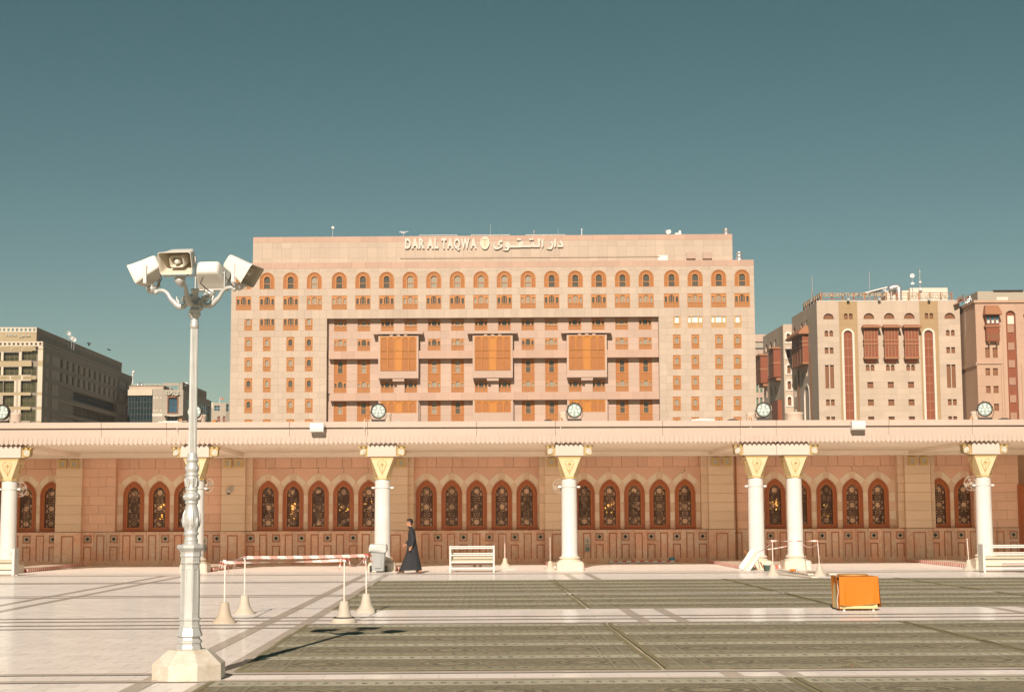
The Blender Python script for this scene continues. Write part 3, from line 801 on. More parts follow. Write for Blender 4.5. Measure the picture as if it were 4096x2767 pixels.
def W_narrow(kind, mats=None):
    ow, la, pn = mats or (M_owood, M_latt, vary_pane(kind))
    f = MB(); w, h = WC, HC; a = w/2; zl = h*.36
    arch_cell(f, -a*.70, a*.70, zl, h*.90, w*.52, h*.44, .03, .2, base=zl+.06)
    f.box(-a, a, -.03, .2, h-.06, h); f.box(-a, a, -.05, .2, zl-.05, zl+.05); f.box(-a, a, -.03, .2, 0, .06)
    for s in (-1, 1): f.box(min(s*a, s*(a-.07)), max(s*a, s*(a-.07)), -.03, .2, .06, h-.06)
    l = MB(); l.box(-a+.07, a-.07, .03, .15, .06, zl-.05); l.box(-a+.07, a-.07, .03, .1, h*.90, h-.06)
    for s in (-1, 1): l.box(min(s*a*.70, s*(a-.07)), max(s*a*.70, s*(a-.07)), .04, .1, zl+.05, h*.90)
    p = MB(); p.quad((-a*.7,.18,zl),(a*.7,.18,zl),(a*.7,.18,h*.9),(-a*.7,.18,h*.9))
    return f.mesh('frame', ow), [('lattice', l.mesh('lattice', la)), ('pane', p.mesh('pane', pn))]
WE = 52*S
def W_tall(kind, h, lat_h):
    """tall lattice bay: one arched light between lattice jambs, a lattice apron under it"""
    f = MB(); l = MB(); ls = []; w = WE; a = w/2; t = lat_h; cw = w*.36
    arch_cell(f, -cw*.62, cw*.62, t+.05, h-.1, cw, (h-t)*.90, .03, .22, base=t+.08)
    f.box(-a, a, -.03, .2, h-.07, h); f.box(-a, a, -.05, .2, t-.05, t+.05); f.box(-a, a, -.03, .2, 0, .06)
    for s in (-1, 1): f.box(min(s*a, s*(a-.06)), max(s*a, s*(a-.06)), -.03, .2, .06, h-.07); ls.append(MB().box(min(s*cw*.62, s*(a-.06)), max(s*cw*.62, s*(a-.06)), .03, .15, t+.05, h-.07))
    l.box(-a+.06, a-.06, .02, .15, .06, t-.05)
    p = MB(); p.quad((-cw*.62,.2,t+.05),(cw*.62,.2,t+.05),(cw*.62,.2,h-.1),(-cw*.62,.2,h-.1))
    r = MB(); r.box(-cw*.5, cw*.5, .1, .19, t+(h-t)*.44, t+(h-t)*.44+.08)
    return f.mesh('frame', M_owood), [('lattice', q.mesh('lattice', M_lattr)) for q in ls+[l]]+[('pane', p.mesh('pane', vary_pane(kind))), ('rail', r.mesh('rail', M_owood))]
M_bleach = wood('bleached_wood', (.52,.33,.15), (.46,.27,.11), .4)
M_latbl = lattice('bleached_lattice', (.50,.32,.16), (.26,.13,.06), .165, .44)
M_wcurt = plain('white_curtain', (.66,.66,.60), .5)
_cache = {}
def put_window(key, maker, x, y, z, parent=None):
    if key not in _cache: _cache[key] = maker()
    fme_, parts = _cache[key]
    o = link('window', fme_, parent or hotel, (x, y, z))
    for n_, m_ in parts: link(n_, m_, o)
    return o
random.seed(3)
def rk(dark=.5): return 0 if random.random() < dark else 1

holes = []; put = []
z1 = hz(1156, 1146.5); zr2 = hz(1238.8, 1231.5)
for i, c in enumerate(COLS):
    x = hx(c, 1120); k = (0 if (i >= 13 or i in (1, 2, 4, 5, 6)) else 1); 
    put.append((('A', k), lambda k=k: W_arch(k), x, .03, z1)); holes.append((x-WA/2, x+WA/2, z1, z1+HA))
    x = hx(c, 1210); k = rk(.55); put.append((('B', k), lambda k=k: W_triple(WB, HB, k), x, .05, zr2)); holes.append((x-WB/2, x+WB/2, zr2, zr2+HB))
SL = [993, 1067, 1161, 1235]; SR = [2708, 2782, 2877, 2951]
rowsN = [(1404, 1394.5), (1486, 1476.5), (1568.3, 1559.5), (1651.3, 1643), (1733.6, 1725)]
z3 = hz(1321.8, 1312.3)
for side, cs in ((0, SL), (1, SR)):
    for j, c in enumerate(cs):
        if j in (1, 2):
            x = hx((COLS[1], COLS[2])[j-1] if side == 0 else (COLS[19], COLS[20])[j-1], 1300)
            mk = (lambda: W_triple(WB, HB, 0)) if side == 0 else (lambda: W_triple(WB, HB, 1, True, .37, (M_bleach, M_latbl, M_wcurt, M_white)))
            put.append((('B3', side), mk, x, .05, z3)); holes.append((x-WB/2, x+WB/2, z3, z3+HB))
        else:
            x = hx(c, 1300); mk = (lambda: W_narrow(1)) if side == 0 else (lambda: W_narrow(1, (M_bleach, M_latbl, M_wcurt)))
            put.append((('C3', side), mk, x, .05, z3)); holes.append((x-WC/2, x+WC/2, z3, z3+HC))
        for yl, yr in rowsN:
            z = hz(yl, yr); x = hx(c, (yl+yr)/2); k = rk(.45 if side == 0 else .15)
            put.append((('C', k), lambda k=k: W_narrow(k), x, .05, z)); holes.append((x-WC/2, x+WC/2, z, z+HC))
zbase = 0.0; ztop = hz(1052, 1039.5); zband = hz(1076, 1064)
xL, xR = hx(922, 1400), hx(3022, 1400)
rx0, rx1 = hx(1306.5, 1450), hx(2637, 1450); rz1 = hz(1273, 1267)
zlow = hz(1712, 1704)
clad = Cladding(hotel)
Lh = [h for h in holes if h[1] < rx0 or h[0] > rx1 or h[2] > rz1]
D0 = .26
band = [(xL, xR, zband, ztop)]
clad.add(cells(xL, xR, [zband, ztop], [], 2.1), 0, D0, M_pink)
# upper zone over the recess, and the two sides
up = [h for h in Lh if h[2] > rz1]; zl = lines(rz1, zband, up, 1.0); up = snap(up, zl)
clad.add(cells(xL, xR, zl, up, 1.15), 0, D0, M_cream)
for a, b in ((xL, rx0), (rx1, xR)):
    sd = [h for h in Lh if h[0] >= a and h[1] <= b and h[2] < rz1]; zl = lines(zlow, rz1, sd, 1.1); sd = snap(sd, zl)
    clad.add(cells(a, b, zl, sd, 1.3), 0, D0, M_cream)
body = MB(); body.box(xL+.02, rx0-.02, D0, 22, zbase, ztop-.05); body.box(rx1+.02, xR-.02, D0, 22, zbase, ztop-.05)
body.box(rx0-.02, rx1+.02, D0, 22, rz1+.01, ztop-.05); body.box(rx0-.02, rx1+.02, 1.2+D0, 22, zbase, rz1+.01)
body.box(xL, xR, 0, D0, zbase, zlow-.02)
body.box(rx0-.1, rx0-.012, .01, 1.25, zlow, rz1-.02); body.box(rx1+.012, rx1+.1, .01, 1.25, zlow, rz1-.02)
body.build('wall', M_rose, hotel)
# corner pieces beside the round window heads
sp = MB()
for c in COLS:
    x = hx(c, 1120); o = arch(WA, HA, 'round', 16, x, z1); top = o[1:-1]
    for (xa, za), (xb, zb_) in zip(top, top[1:]): sp.add([(xb,.005,zb_),(xa,.005,za),(xa,.005,z1+HA+.01),(xb,.005,z1+HA+.01),(xb,.2,zb_),(xa,.2,za)], [(0,1,2,3),(1,0,4,5)])
sp.build('arch_spandrels', M_cream, hotel, kind='stuff')
for key, mk, x, y, z in put:
    if z+HC > zlow: put_window(key, mk, x, y, z)
# ---- recess
RD = 1.2
rh = []; rp = []
yA = hz(1322.8, 1314.5); yB = hz(1404, 1396); yC = hz(1521.5, 1512.5); yD = hz(1571, 1563.5); yE = hz(1735, 1727)
hD = 47*S; h5 = hz(1437, 1429)-hz(1571, 1563.5)
BAYC = [(6, 7), (10, 11), (14, 15)]; bayset = {6, 7, 10, 11, 14, 15}
for i in range(4, 18):
    x = hx(COLS[i], 1450)
    k = rk(.75); rp.append((('D', k), lambda k=k: W_triple(WE, 46.5*S, k, False, .42), x, yA)); rh.append((x-WE/2, x+WE/2, yA, yA+46.5*S))
    k = rk(.35); hh = 51*S; 
    if i not in bayset:
        rp.append((('D2', k), lambda k=k: W_triple(WE, 51*S, k, False, .44), x, yB)); rh.append((x-WE/2, x+WE/2, yB, yB+51*S))
        k = rk(.7); h6 = 84.5*S; zz = hz(1521.5, 1513.5); rp.append((('E', k), lambda k=k: W_tall(k, 84.5*S, 29*S), x, zz)); rh.append((x-WE/2, x+WE/2, zz, zz+h6))
        k = rk(.3); rp.append((('D3', k), lambda k=k: W_triple(WE, 49.5*S, k, False, .44), x, yD)); rh.append((x-WE/2, x+WE/2, yD, yD+49.5*S))
        k = rk(.6); zz = hz(1689, 1681); rp.append((('E2', k), lambda k=k: W_tall(k, 84.5*S, 32*S), x, zz)); rh.append((x-WE/2, x+WE/2, zz, zz+84.5*S))
    else:
        rp.append((('D4', 0), lambda: W_triple(WE, 48*S, 0, False, .42), x, yD)); rh.append((x-WE/2, x+WE/2, yD, yD+48*S))
def sub(z0, z1, mat):
    hs_ = [h for h in rh if h[2] < z1 and h[3] > z0]
    zl = lines(z0, z1, hs_, 1.1); hs2 = snap(hs_, zl)
    clad.add(cells(rx0, rx1, zl, hs2, 1.25), RD, RD+D0, mat)
zb1t, zb1b = hz(1404.5, 1396.5), hz(1436, 1428); zb2t, zb2b = hz(1572, 1564), hz(1603.5, 1595.5)
sub(zb1t, rz1, M_rose); sub(zb2t, zb1b, M_rose); sub(zlow, zb2b, M_rose)
for key, mk, x, z in rp:
    if z+2 > zlow: put_window(key, mk, x, RD+.05, z)
bx = [(hx(1513.8+d, 1430), hx(1674+d, 1430)) for d in (0, 377, 753.5)]
# the two projecting bands
xs = [rx0+.3]+[v for p in bx for v in p]+[rx1-.05]
for k in range(0, 8, 2):
    b = MB(); b.box(xs[k]+.0, xs[k+1]-.0, .22, RD+.02, zb1b, zb1t); b.build('projecting_band', M_pink, hotel)
    clad.add(cells(xs[k], xs[k+1], [zb1b, zb1t], [], 2.0), .0, .22, M_pink)
b = MB(); b.box(rx0+.55, rx1-.05, .22, RD+.02, zb2b, zb2t); b.build('projecting_band', M_pink, hotel)
clad.add(cells(rx0+.55, rx1-.05, [zb2b, zb2t], [], 2.0), .0, .22, M_pink)
# oriel bays with lattice screens
zo1, zo0 = hz(1346, 1338), hz(1515, 1507); zs1, zs0 = hz(1351, 1343), hz(1486, 1478.5)
def screen(w, h, rows_):
    f = MB(); l = []; p = MB(); n = 5; cw = w/n; a = w/2; zr = [0]+rows_+[h]
    for i in range(n):
        x0 = -a+i*cw; solid = i == 2; tgt = p if solid else MB()
        if not solid: l.append(tgt)
        o = arch(cw*.86, h-zr[-2]-.16, 'round', 10, x0+cw/2, zr[-2]+.05)
        tgt.poly([(x, .10, z) for x, z in o])
        arch_cell(f, x0, x0+cw, zr[-2]+.05, h, cw*.86, h-zr[-2]-.16, .02, .1)
        for z0, zz1 in zip(zr[:-2], zr[1:-1]): tgt.box(x0+.06, x0+cw-.06, .10 if not solid else .06, .14, z0+.04, zz1-.04)
    for i in range(n+1): f.box(-a+i*cw-.05, -a+i*cw+.05, -.03, .12, 0, h)
    for z in zr[1:-1]: f.box(-a, a, -.02, .12, z-.04, z+.05)
    f.box(-a-.06, a+.06, -.03, .12, h-.02, h+.1)
    return f, l, p
for (a, c) in bx:
    b = MB(); b.box(a, c, -.30, RD+.01, zo0, zs0-.02); b.box(a, c, -.30, RD+.01, zs1+.06, zo1); 
    sx0, sx1 = a+(c-a)*.055, c-(c-a)*.055
    b.box(a, sx0, -.30, RD+.01, zs0-.02, zs1+.06); b.box(sx1, c, -.30, RD+.01, zs0-.02, zs1+.06); b.box(sx0, sx1, -.1, RD+.01, zs0-.02, zs1+.06)
    o = b.build('oriel', M_rose, hotel)
    f, l, p = screen(sx1-sx0, zs1-zs0, [(zs1-zs0)*.38, (zs1-zs0)*.60]); L = ((sx0+sx1)/2, -.30, zs0)
    f.build('screen_frame', M_orange, o, L); p.build('orange_panel', M_orange, o, L)
    for q in l: q.build('lattice', M_lattr, o, L)
    b = MB(); z = hz(1339, 1331); b.box(a-.85, c+.7, -.5, RD+.01, z, z+.42)
    b.build('oriel_canopy', M_rose, hotel)
    b = MB(); m_ = (a+c)/2
    for d in (-1.1, 0, 1.1): b.box(m_+d-.25, m_+d+.25, -.32, RD, zo1+.02, z-.02)
    b.build('corbels', M_rose, hotel)
    b = MB(); b.box(m_-.9, m_+.9, -.15, RD, zo0-.45, zo0-.003); b.box(m_-.3, m_+.9, .7, RD+.01, zo0-2.6, zo0-.46); b.build('corbels', M_rose, hotel)
    zz0, zz1 = hz(1653, 1645.5), zb2b
    b = MB(); b.box(a, c, .1, RD+.02, zlow, zz0); b.box(a, sx0, .1, RD+.02, zz0+.001, zz1-.003); b.box(sx1, c, .1, RD+.02, zz0+.001, zz1-.003); b.box(sx0, sx1, .3, RD+.02, zz0+.001, zz1-.003); o2 = b.build('oriel', M_rose, hotel)
    f, l, p = screen(sx1-sx0, zz1-zz0-.15, [.05]); L = ((sx0+sx1)/2, .12, zz0)
    f.build('screen_frame', M_orange, o2, L); p.build('orange_panel', M_orange, o2, L)
    for q in l: q.build('lattice', M_lattr, o2, L)
    b = MB(); b.box(c+.02, c+.16, .6, RD+.01, zlow, zb2b-.003); b.build('downpipe', M_rose, hotel)
# ---- set-back top storey with the lettering
UD = 3.0; PU = PH.shifted(UD)
ux0, ux1 = PU.loc(1012, 1000)[0], PU.loc(2930, 1000)[0]
uz = lambda yl, yr: (PU.loc(1070, yl)[1]+PU.loc(2880, yr)[1])/2
ut, ub = uz(947.5, 937.5), uz(970, 959)
b = MB(); b.box(ux0, ux1, UD+.2, 22, ztop-1, ut-.02); b.build('top_storey', M_cream, hotel)
clad.add(cells(ux0, ux1, [ub, ut], [], 2.4), UD, UD+.2, M_pink)
clad.add(cells(ux0, ux1, [ztop-.6, ztop+1.2, ztop+2.8, ub], [], 1.5), UD, UD+.2, M_cream)
b = MB(); x = PU.loc(2245+400, 1040)[0]
for xa in (1900+1638/1.899, 1900+1762/1.899):
    q, z = PU.loc(xa, 1022); b.box(q-.7, q+.7, UD-.5, UD-.01, z-.55, z+.45)
b.build('air_conditioners', M_rose, hotel)
b = MB(); q, z = PU.loc(1900+1427/1.899, 1034); b.box(q-.75, q+.75, UD-.03, UD-.003, z-.5, z+.5); b.build('roof_hatch', M_white, hotel)
b = MB(); p0 = PU.loc(1600, 1034); p1 = PU.loc(2640, 1027); b.tube([(p0[0], UD-.08, p0[1]), (p1[0], UD-.08, p1[1])], .05, 6); b.build('conduit_pipe', M_joint, hotel)
q = PU.loc(2940, 1022); b = MB(); b.lathe([(.55,0),(.55,.7),(.42,.75),(.42,1.3),(.5,1.35),(.3,1.6)], 16, (q[0]+.5, UD-1.2, ztop)); b.build('roof_cowl', M_metal, hotel)
clad.done()
# ---- lettering
def letters(parent, text, plane, x0, x1, y0, y1, mat, depth=.25, off=.04, name='letter', bold=.0, gap=0.0, extra=None):
    """block capitals from the built-in font squeezed into the measured rectangle"""
    s0, s1, z0, z1 = plane.rect(x0, y0, x1, y1); glyphs = []
    for ch in text:
        c = bpy.data.curves.new('t', 'FONT'); c.body = ch; c.extrude = .0; c.resolution_u = 3; c.offset = bold; c.fill_mode = 'BOTH'
        o = bpy.data.objects.new('t', c); COL.objects.link(o); glyphs.append((ch, c, o))
    bpy.context.view_layer.update(); dg = bpy.context.evaluated_depsgraph_get(); ms = []
    for ch, c, o in glyphs:
        me = bpy.data.meshes.new_from_object(o.evaluated_get(dg)) if ch != ' ' else None
        ms.append(me); bpy.data.objects.remove(o); bpy.data.curves.remove(c)
    adv = []; w = 0
    for me in ms:
        if me is None: adv.append((w, 0, 0)); w += .20; continue
        xs_ = [v.co.x for v in me.vertices]; a, b = min(xs_), max(xs_); adv.append((w, a, b-a)); w += b-a+.085+gap
    w -= .085+gap; H_ = max(v.co.y for me in ms if me for v in me.vertices if True) if True else 1
    base = 0.0
    for me, (ox, a, ww) in zip(ms, adv):
        if me is None: continue
        sx = (s1-s0)/w; sz = (z1-z0)/.72
        b = MB(); vs_ = [(s0+(ox+v.co.x-a)*sx, z0+v.co.y*sz) for v in me.vertices]; n = len(vs_)
        V = [(x, -off-depth, z) for x, z in vs_]+[(x, -off, z) for x, z in vs_]
        fc = [tuple(p.vertices) for p in me.polygons]; ec = {}
        for f in fc:
            for i in range(len(f)):
                e = (f[i], f[(i+1) % len(f)]); ec[e] = 1
        side = [(e[1], e[0], e[0]+n, e[1]+n) for e in ec if (e[1], e[0]) not in ec]
        b.add(V, fc, 0); b.add(V, side, 1)
        b.build(name, mat if isinstance(mat, list) else [mat, mat], parent)
def outline_letters(parent, polys, plane, ox, oy, sc, mat, depth, off, name='letter'):
    """letter outlines measured on the photograph (in crop pixels) set on the wall"""
    for P in polys:
        pts = [plane.loc(ox+x/sc, oy+y/sc) for x, y in P]
        ar = sum(a[0]*b[1]-b[0]*a[1] for a, b in zip(pts, pts[1:]+pts[:1]))
        if ar < 0: pts = pts[::-1]
        b = MB(); n = len(pts); V = [(x, -off-depth, z) for x, z in pts]+[(x, -off, z) for x, z in pts]
        b.add(V, [tuple(range(n))], 0); b.add(V, [((i+1) % n, i, i+n, (i+1) % n+n) for i in range(n)], 1); b.build(name, mat, parent)
SG = [M_sign, M_signedge]
PUL = PU
rt = thing('hotel_sign', 'large cream DAR AL TAQWA letters with oval emblem and Arabic name on the hotel top', 'sign', PU.O, PU.ang)
for tx, xa, xb in (('DAR', 1620.5, 1698), ('AL', 1708.5, 1754), ('TAQWA', 1766, 1906)):
    letters(rt, tx, PU, xa, xb, 954.5, 993.5, SG, .22, .12, bold=.05)
s0, s1, z0, z1_ = PU.rect(1922, 947.5, 1957.5, 998); cx_, cz_ = (s0+s1)/2, (z0+z1_)/2
ov = [(cx_+(s1-s0)/2*math.cos(2*PI*k/28), cz_+(z1_-z0)/2*math.sin(2*PI*k/28)) for k in range(28)]; ov2 = [(cx_+(x-cx_)*.9, cz_+(z-cz_)*.93) for x, z in ov]
b = MB(); b.ring(ov, ov2, -.36, -.05, 0, closed=True); b.prism(ov2, -.30, -.05, 1)
hw_ = (s1-s0)*.29; b.tube([(cx_-hw_, -.32, cz_+.42), (cx_-hw_*.5, -.32, cz_+.55), (cx_, -.32, cz_+.52), (cx_+hw_*.5, -.32, cz_+.55), (cx_+hw_, -.32, cz_+.42)], .035, 5, 2); b.tube([(cx_, -.32, cz_+.5), (cx_, -.32, cz_-.48)], .035, 5, 2)
b.build('emblem', [M_signedge, M_logo, M_logot], rt)
ARAB = [
 [(2040,250),(2060,245),(2085,262),(2105,300),(2120,350),(2122,400),(2115,435),(1975,435),(1958,425),(1955,395),(1975,375),(2055,380),(2060,345),(2020,305),(2022,290)],
 [(1862,215),(1918,188),(1922,300),(1918,400),(1880,450),(1865,435),(1862,330)],
 [(1770,275),(1800,262),(1825,295),(1838,340),(1835,400),(1815,460),(1775,502),(1700,495),(1640,478),(1632,465),(1680,462),(1740,435),(1780,400),(1785,350),(1750,310)],
 [(1500,225),(1552,195),(1555,300),(1552,400),(1520,455),(1508,440),(1500,330)],
 [(1380,205),(1412,162),(1465,225),(1450,290),(1455,380),(1440,436),(1230,436),(1215,425),(1180,438),(905,438),(880,446),(570,448),(560,480),(520,535),(440,535),(385,520),(372,505),(430,500),(480,475),(500,448),(460,440),(435,400),(438,350),(465,305),(510,280),(545,285),(570,330),(578,385),(800,385),(808,350),(840,295),(880,270),(920,260),(950,285),(962,330),(960,385),(1180,385),(1215,360),(1230,300),(1268,270),(1272,340),(1290,378),(1390,378),(1398,330),(1390,270)],
 [(232,300),(260,260),(300,228),(350,218),(362,240),(352,300),(320,295),(285,315),(275,340),(300,355),(350,352),(366,380),(360,430),(300,470),(220,500),(150,500),(110,465),(100,400),(118,330),(140,318),(138,370),(160,420),(200,440),(270,425),(320,405),(260,392),(235,360)],
 [(778,212),(815,172),(842,196),(870,172),(908,210),(870,248),(842,222),(815,248)],
 [(1132,208),(1165,168),(1200,196),(1235,166),(1270,205),(1235,242),(1200,218),(1165,246)]]
outline_letters(rt, ARAB, PU, 1960, 930, 7.2625, SG, .22, .12)
b = MB()
for (x0_, y0_), (x1_, y1_) in (((512, 388), (490, 345)),): pass
# counters of the Arabic letters read as small wall-coloured drops
for P in ([(478,365),(495,342),(515,368),(498,376)], [(858,350),(880,332),(905,352),(885,362)]):
    pts = [PU.loc(1960+x/7.2625, 930+y/7.2625) for x, y in P]; b.prism(pts[::-1], -.352, -.33)
b.build('letter_counter', M_cream, rt)
# ---- things on the hotel roof
def on_roof(name, label, cat, px, py, pl, group=None):
    h = pl.hit(px, py); return thing(name, label, cat, (h.x, h.y, h.z), pl.ang, group)
PU2 = PU.shifted(4)
def antenna(label, px, ytop, ybase, pl, arms=(), mat=None, r=.05, cat='antenna'):
    a = on_roof('antenna', label, cat, px, ybase, pl, 'antennas on the roofs'); b = MB(); h = pl.hit(px, ytop).z-pl.hit(px, ybase).z
    b.tube([(0,0,-2.0),(0,0,h)], r, 6); b.build('mast', mat or M_metal, a)
    if arms:
        b = MB()
        for z, l in arms: b.tube([(-l,0,h*z),(l,0,h*z)], r*.8, 5)
        b.build('crossbar', mat or M_metal, a)
    return a
def dish(label, px, py, ybase, pl, r, face=(0,-1,.3), mat=None):
    a = on_roof('satellite_dish', label, 'dish', px, ybase, pl, 'dishes on the roofs'); h = pl.hit(px, py).z-pl.hit(px, ybase).z
    b = MB(); b.tube([(0,0,-2.0),(0,0,h)], .06, 6); b.build('mast', M_metal, a)
    b = MB(); b.lathe([(.02,-.05),(r*.5,.0),(r*.85,.12*r*2),(r,.2*r*2),(r*.97,.2*r*2+.01),(r*.5,.05)], 16, caps=False)
    d = b.build('reflector', mat or M_white, a, (0,-.15,h)); d.rotation_euler = Vector(face).to_track_quat('Z', 'Y').to_euler(); return a
antenna('thin antenna mast with a crossbar on the hotel roof left of the letters', 1613, 927, 946, PU2, ((1.0, .7), (.75, .4)))
antenna('tall thin whip antenna above the hotel sign emblem', 1962, 895, 945, PU2, r=.03)
antenna('white hooked pole on the hotel roof right of the Arabic lettering', 2327, 917, 942, PU2, ((1.0, .12),), M_white, .08)
antenna('small whip antenna on the hotel roof above the last Arabic letters', 2233, 916, 942, PU2, r=.03)
dish('round dish seen edge on above the Arabic lettering', 2135, 928, 942, PU2, .28, (1,-.25,.2))
dish('pale dish standing on the hotel roof far left of the letters', 1331, 912, 946, PU2, .24, (.3,-1,.3))
dish('left one of two dishes on the hotel roof right part', 2664, 931, 940, PU2, .45, (1,-.5,.3)); dish('right one of two dishes on the hotel roof right part', 2676, 930, 940, PU2, .40, (-.4,-1,.3))
for i, (xa, xb, ya) in enumerate(((1676, 1829, 941), (1884, 2040, 940), (2104, 2262, 939.5))):
    a = on_roof('roof_rail', 'low white rail on the hotel roof over %s' % ('the DAR AL letters', 'the emblem', 'the Arabic letters')[i], 'rail', xa, ya+4, PU, 'low rails over the hotel sign')
    b = MB(); L = (xb-xa)*HD/FPX*1.01; b.tube([(0,.6,.25),(L,.6,.25)], .05, 6); b.build('rail', M_white, a)
    for k in range(3): b = MB(); b.tube([(L*k/2,.6,-.2),(L*k/2,.6,.25)], .05, 6); b.build('post', M_white, a)
for i, (px, py, sz) in enumerate(((2712, 937.5, .55), (2904, 932, .6))):
    a = on_roof('roof_unit', ('small white box unit on the hotel roof', 'silver vent drum at the right end of the hotel roof')[i], 'roof unit', px, 942 if i == 0 else 939, PU2); b = MB()
    if i: b.lathe([(.5,-1),(.5,.6),(.38,.65),(.38,.8),(.5,.82),(.5,.95),(.2,1.05)], 14)
    else: b.box(-.5,.5,-.4,.4,-1,.35); b.box(.1,.45,-.3,.3,.35,.75)
    b.build('body', (M_white, M_metal)[i], a)
# ================================================================== FAR BUILDINGS
def rel(root, pl):
    A = Matrix.Translation(root.O) @ Matrix.Rotation(root.ang, 4, 'Z')
    B = Matrix.Translation(pl.O) @ Matrix.Rotation(pl.ang, 4, 'Z')
    return A.inverted() @ B
class Facade:
    """one flat front of a building with stones, openings and fillings; measured with crop pixels"""
    def __init__(s, parent, rootpl, pl, ox=0, oy=0, sc=1, depth=.35):
        s.p = parent; s.pl = pl; s.M = rel(rootpl, pl); s.h = []; s.crop(ox, oy, sc); s.D = depth
    def crop(s, ox, oy, sc): s.ox, s.oy, s.sc = ox, oy, sc; return s
    def rect(s, x0, y0, x1, y1): return s.pl.rect(s.ox+x0/s.sc, s.oy+y0/s.sc, s.ox+x1/s.sc, s.oy+y1/s.sc)
    def X(s, x, y): return s.pl.loc(s.ox+x/s.sc, s.oy+y/s.sc)[0]
    def Z(s, x, y): return s.pl.loc(s.ox+x/s.sc, s.oy+y/s.sc)[1]
    def mb(s): return MB().frame(s.M)
    def window(s, x0, y0, x1, y1, mat, kind='rect', wallmat=None, name='window', frame=None, split=0, lab=None, hole=True, d=None):
        a, b_, c, e = s.rect(x0, y0, x1, y1); d = d or s.D; b = s.mb()
        if hole: s.h.append((a, b_, c, e))
        b.box(a-.03, b_+.03, d-.02, d+.15, c-.03, e+.03); o = b.build(name, mat, s.p)
        if kind != 'rect' and wallmat:
            b = s.mb(); r = (b_-a)/2 if kind == 'arch' else min((b_-a)/2, e-c)
            ar = arch(b_-a, e-c, 'round', 12, (a+b_)/2, c, rise=r); top = ar[1:-1]
            for (xa, za), (xb, zb_) in zip(top, top[1:]): b.add([(xb,.003,zb_),(xa,.003,za),(xa,.003,e+.01),(xb,.003,e+.01),(xb,d,zb_),(xa,d,za)], [(0,1,2,3),(1,0,4,5)])
            b.build('arch_head', wallmat, s.p)
        if frame:
            b = s.mb(); t = .09
            for k in range(split+2): q = a+(b_-a)*k/(split+1); b.box(q-t/2, q+t/2, d-.12, d-.021, c, e)
            b.box(a, b_, d-.11, d-.022, (c+e)/2-t/2, (c+e)/2+t/2); f = b.build('frame', frame, o)
        return o
    def stones(s, cl, x0, x1, z0, z1, mat, dx, dz, y0=0.0):
        hs_ = [h for h in s.h if h[1] > x0 and h[0] < x1 and h[3] > z0 and h[2] < z1]
        hs_ = [(a, b, max(c, z0), min(d, z1)) for a, b, c, d in hs_]
        zl = lines(z0, z1, hs_, dz); cl.c += [(r, y0, s.D, mat, s.M) for r in cells(x0, x1, zl, snap(hs_, zl), dx)]
    def box(s, name, mat, x0, x1, y0, y1, z0, z1):
        return s.mb().box(x0, x1, y0, y1, z0, z1).build(name, mat, s.p)
    def pbox(s, name, mat, x0, y0, x1, y1, d0, d1):
        a, b_, c, e = s.rect(x0, y0, x1, y1); return s.box(name, mat, a, b_, d0, d1, c, e)

M_sand2 = stone('sand_cladding', (0.447, 0.354, 0.270), scale=.15, orand=.10, grain=.05, streak=.08, bump=.05)
M_tanb = stone('tan_cladding', (0.345, 0.235, 0.124), scale=.15, orand=.06, grain=.06, streak=.05)
M_brown = wood('brown_shutter', (.20,.082,.030), (.165,.064,.024), .25, .6)
M_redbrown = wood('red_brown_screen', (.235,.062,.022), (.19,.05,.018), .25, .55)
M_redlite = plain('screen_trim', (.30,.13,.06), .6)
M_rosy2 = stone('rosy_cladding', (0.425, 0.279, 0.195), scale=.15, orand=.06, streak=.04)
M_hilton = stone('grey_stone', (.33,.28,.225), scale=.12, orand=.08, grain=.06, streak=.04)
M_hilton2 = stone('dark_grey_stone', (.235,.20,.16), scale=.12, orand=.06, streak=.04)
M_hilwhite = stone('white_stone_trim', (.53,.455,.35), scale=.2, orand=.05)
M_hiltan = stone('olive_tan_stone', (.36,.285,.17), scale=.15, orand=.06)
M_green = glass('olive_glass', (.055,.05,.022), .12, .45, .5)
M_slot = glass('dark_slot_glass', (.03,.026,.02), .2, .3)
M_greenf = plain('olive_frame', (.12,.10,.045), .5)
M_blueglass = glass('steel_blue_glass', (.03,.085,.12), .2, .3, .35)
M_teal = glass('dark_teal_glass', (.007,.026,.03), .2, .2, .5)
M_sill = stone('white_coping', (.60,.535,.445), scale=.3, orand=0)
M_greyw = stone('grey_rendered_wall', (.36,.31,.24), scale=.15, orand=.05)
M_greygrid = stone('grey_tile_cladding', (.35,.305,.24), scale=.15, orand=.06)
M_orangemet = plain('rusty_orange_steel', (.34,.13,.05), .7, var=.3)
M_letter = plain('weathered_letter', (.40,.32,.20), .6, var=.2)
M_greenw = glass('green_window', (.06,.17,.09), .3, .4, .2)

# ---------------------------------------------------------------- cream hotel with brown bays
CD = 318.0
PC = Plane(at_y(3555, 1400, CD), rad(-1.2))
cream = building('cream_hotel', 'cream stone hotel with red brown wooden bays and sign letters along its roof edge', 'hotel', PC)
F = Facade(cream, PC, PC, 3260, 1060, 3.568, .45); CL = Cladding(cream)
cxl, cxr = PC.loc(3272, 1450)[0], PC.loc(3846, 1450)[0]; czt = PC.loc(3555, 1204.5)[1]; czb = PC.loc(3555, 1712)[1]
lun = [(118,267,690,775),(692,843,686,771),(982,1132,684,770),(1270,1420,682,769),(1847,1998,680,767)]
for x0, x1, y0, y1 in lun: F.window(x0, y0, x1, y1, M_brown, 'lun', M_sand2)
for x0, x1, dy in ((413,466,0),(484,537,0),(1565,1616,-6),(1634,1687,-6)): F.window(x0, 690+dy, x1, 775+dy, M_brown, 'arch', M_tanb)
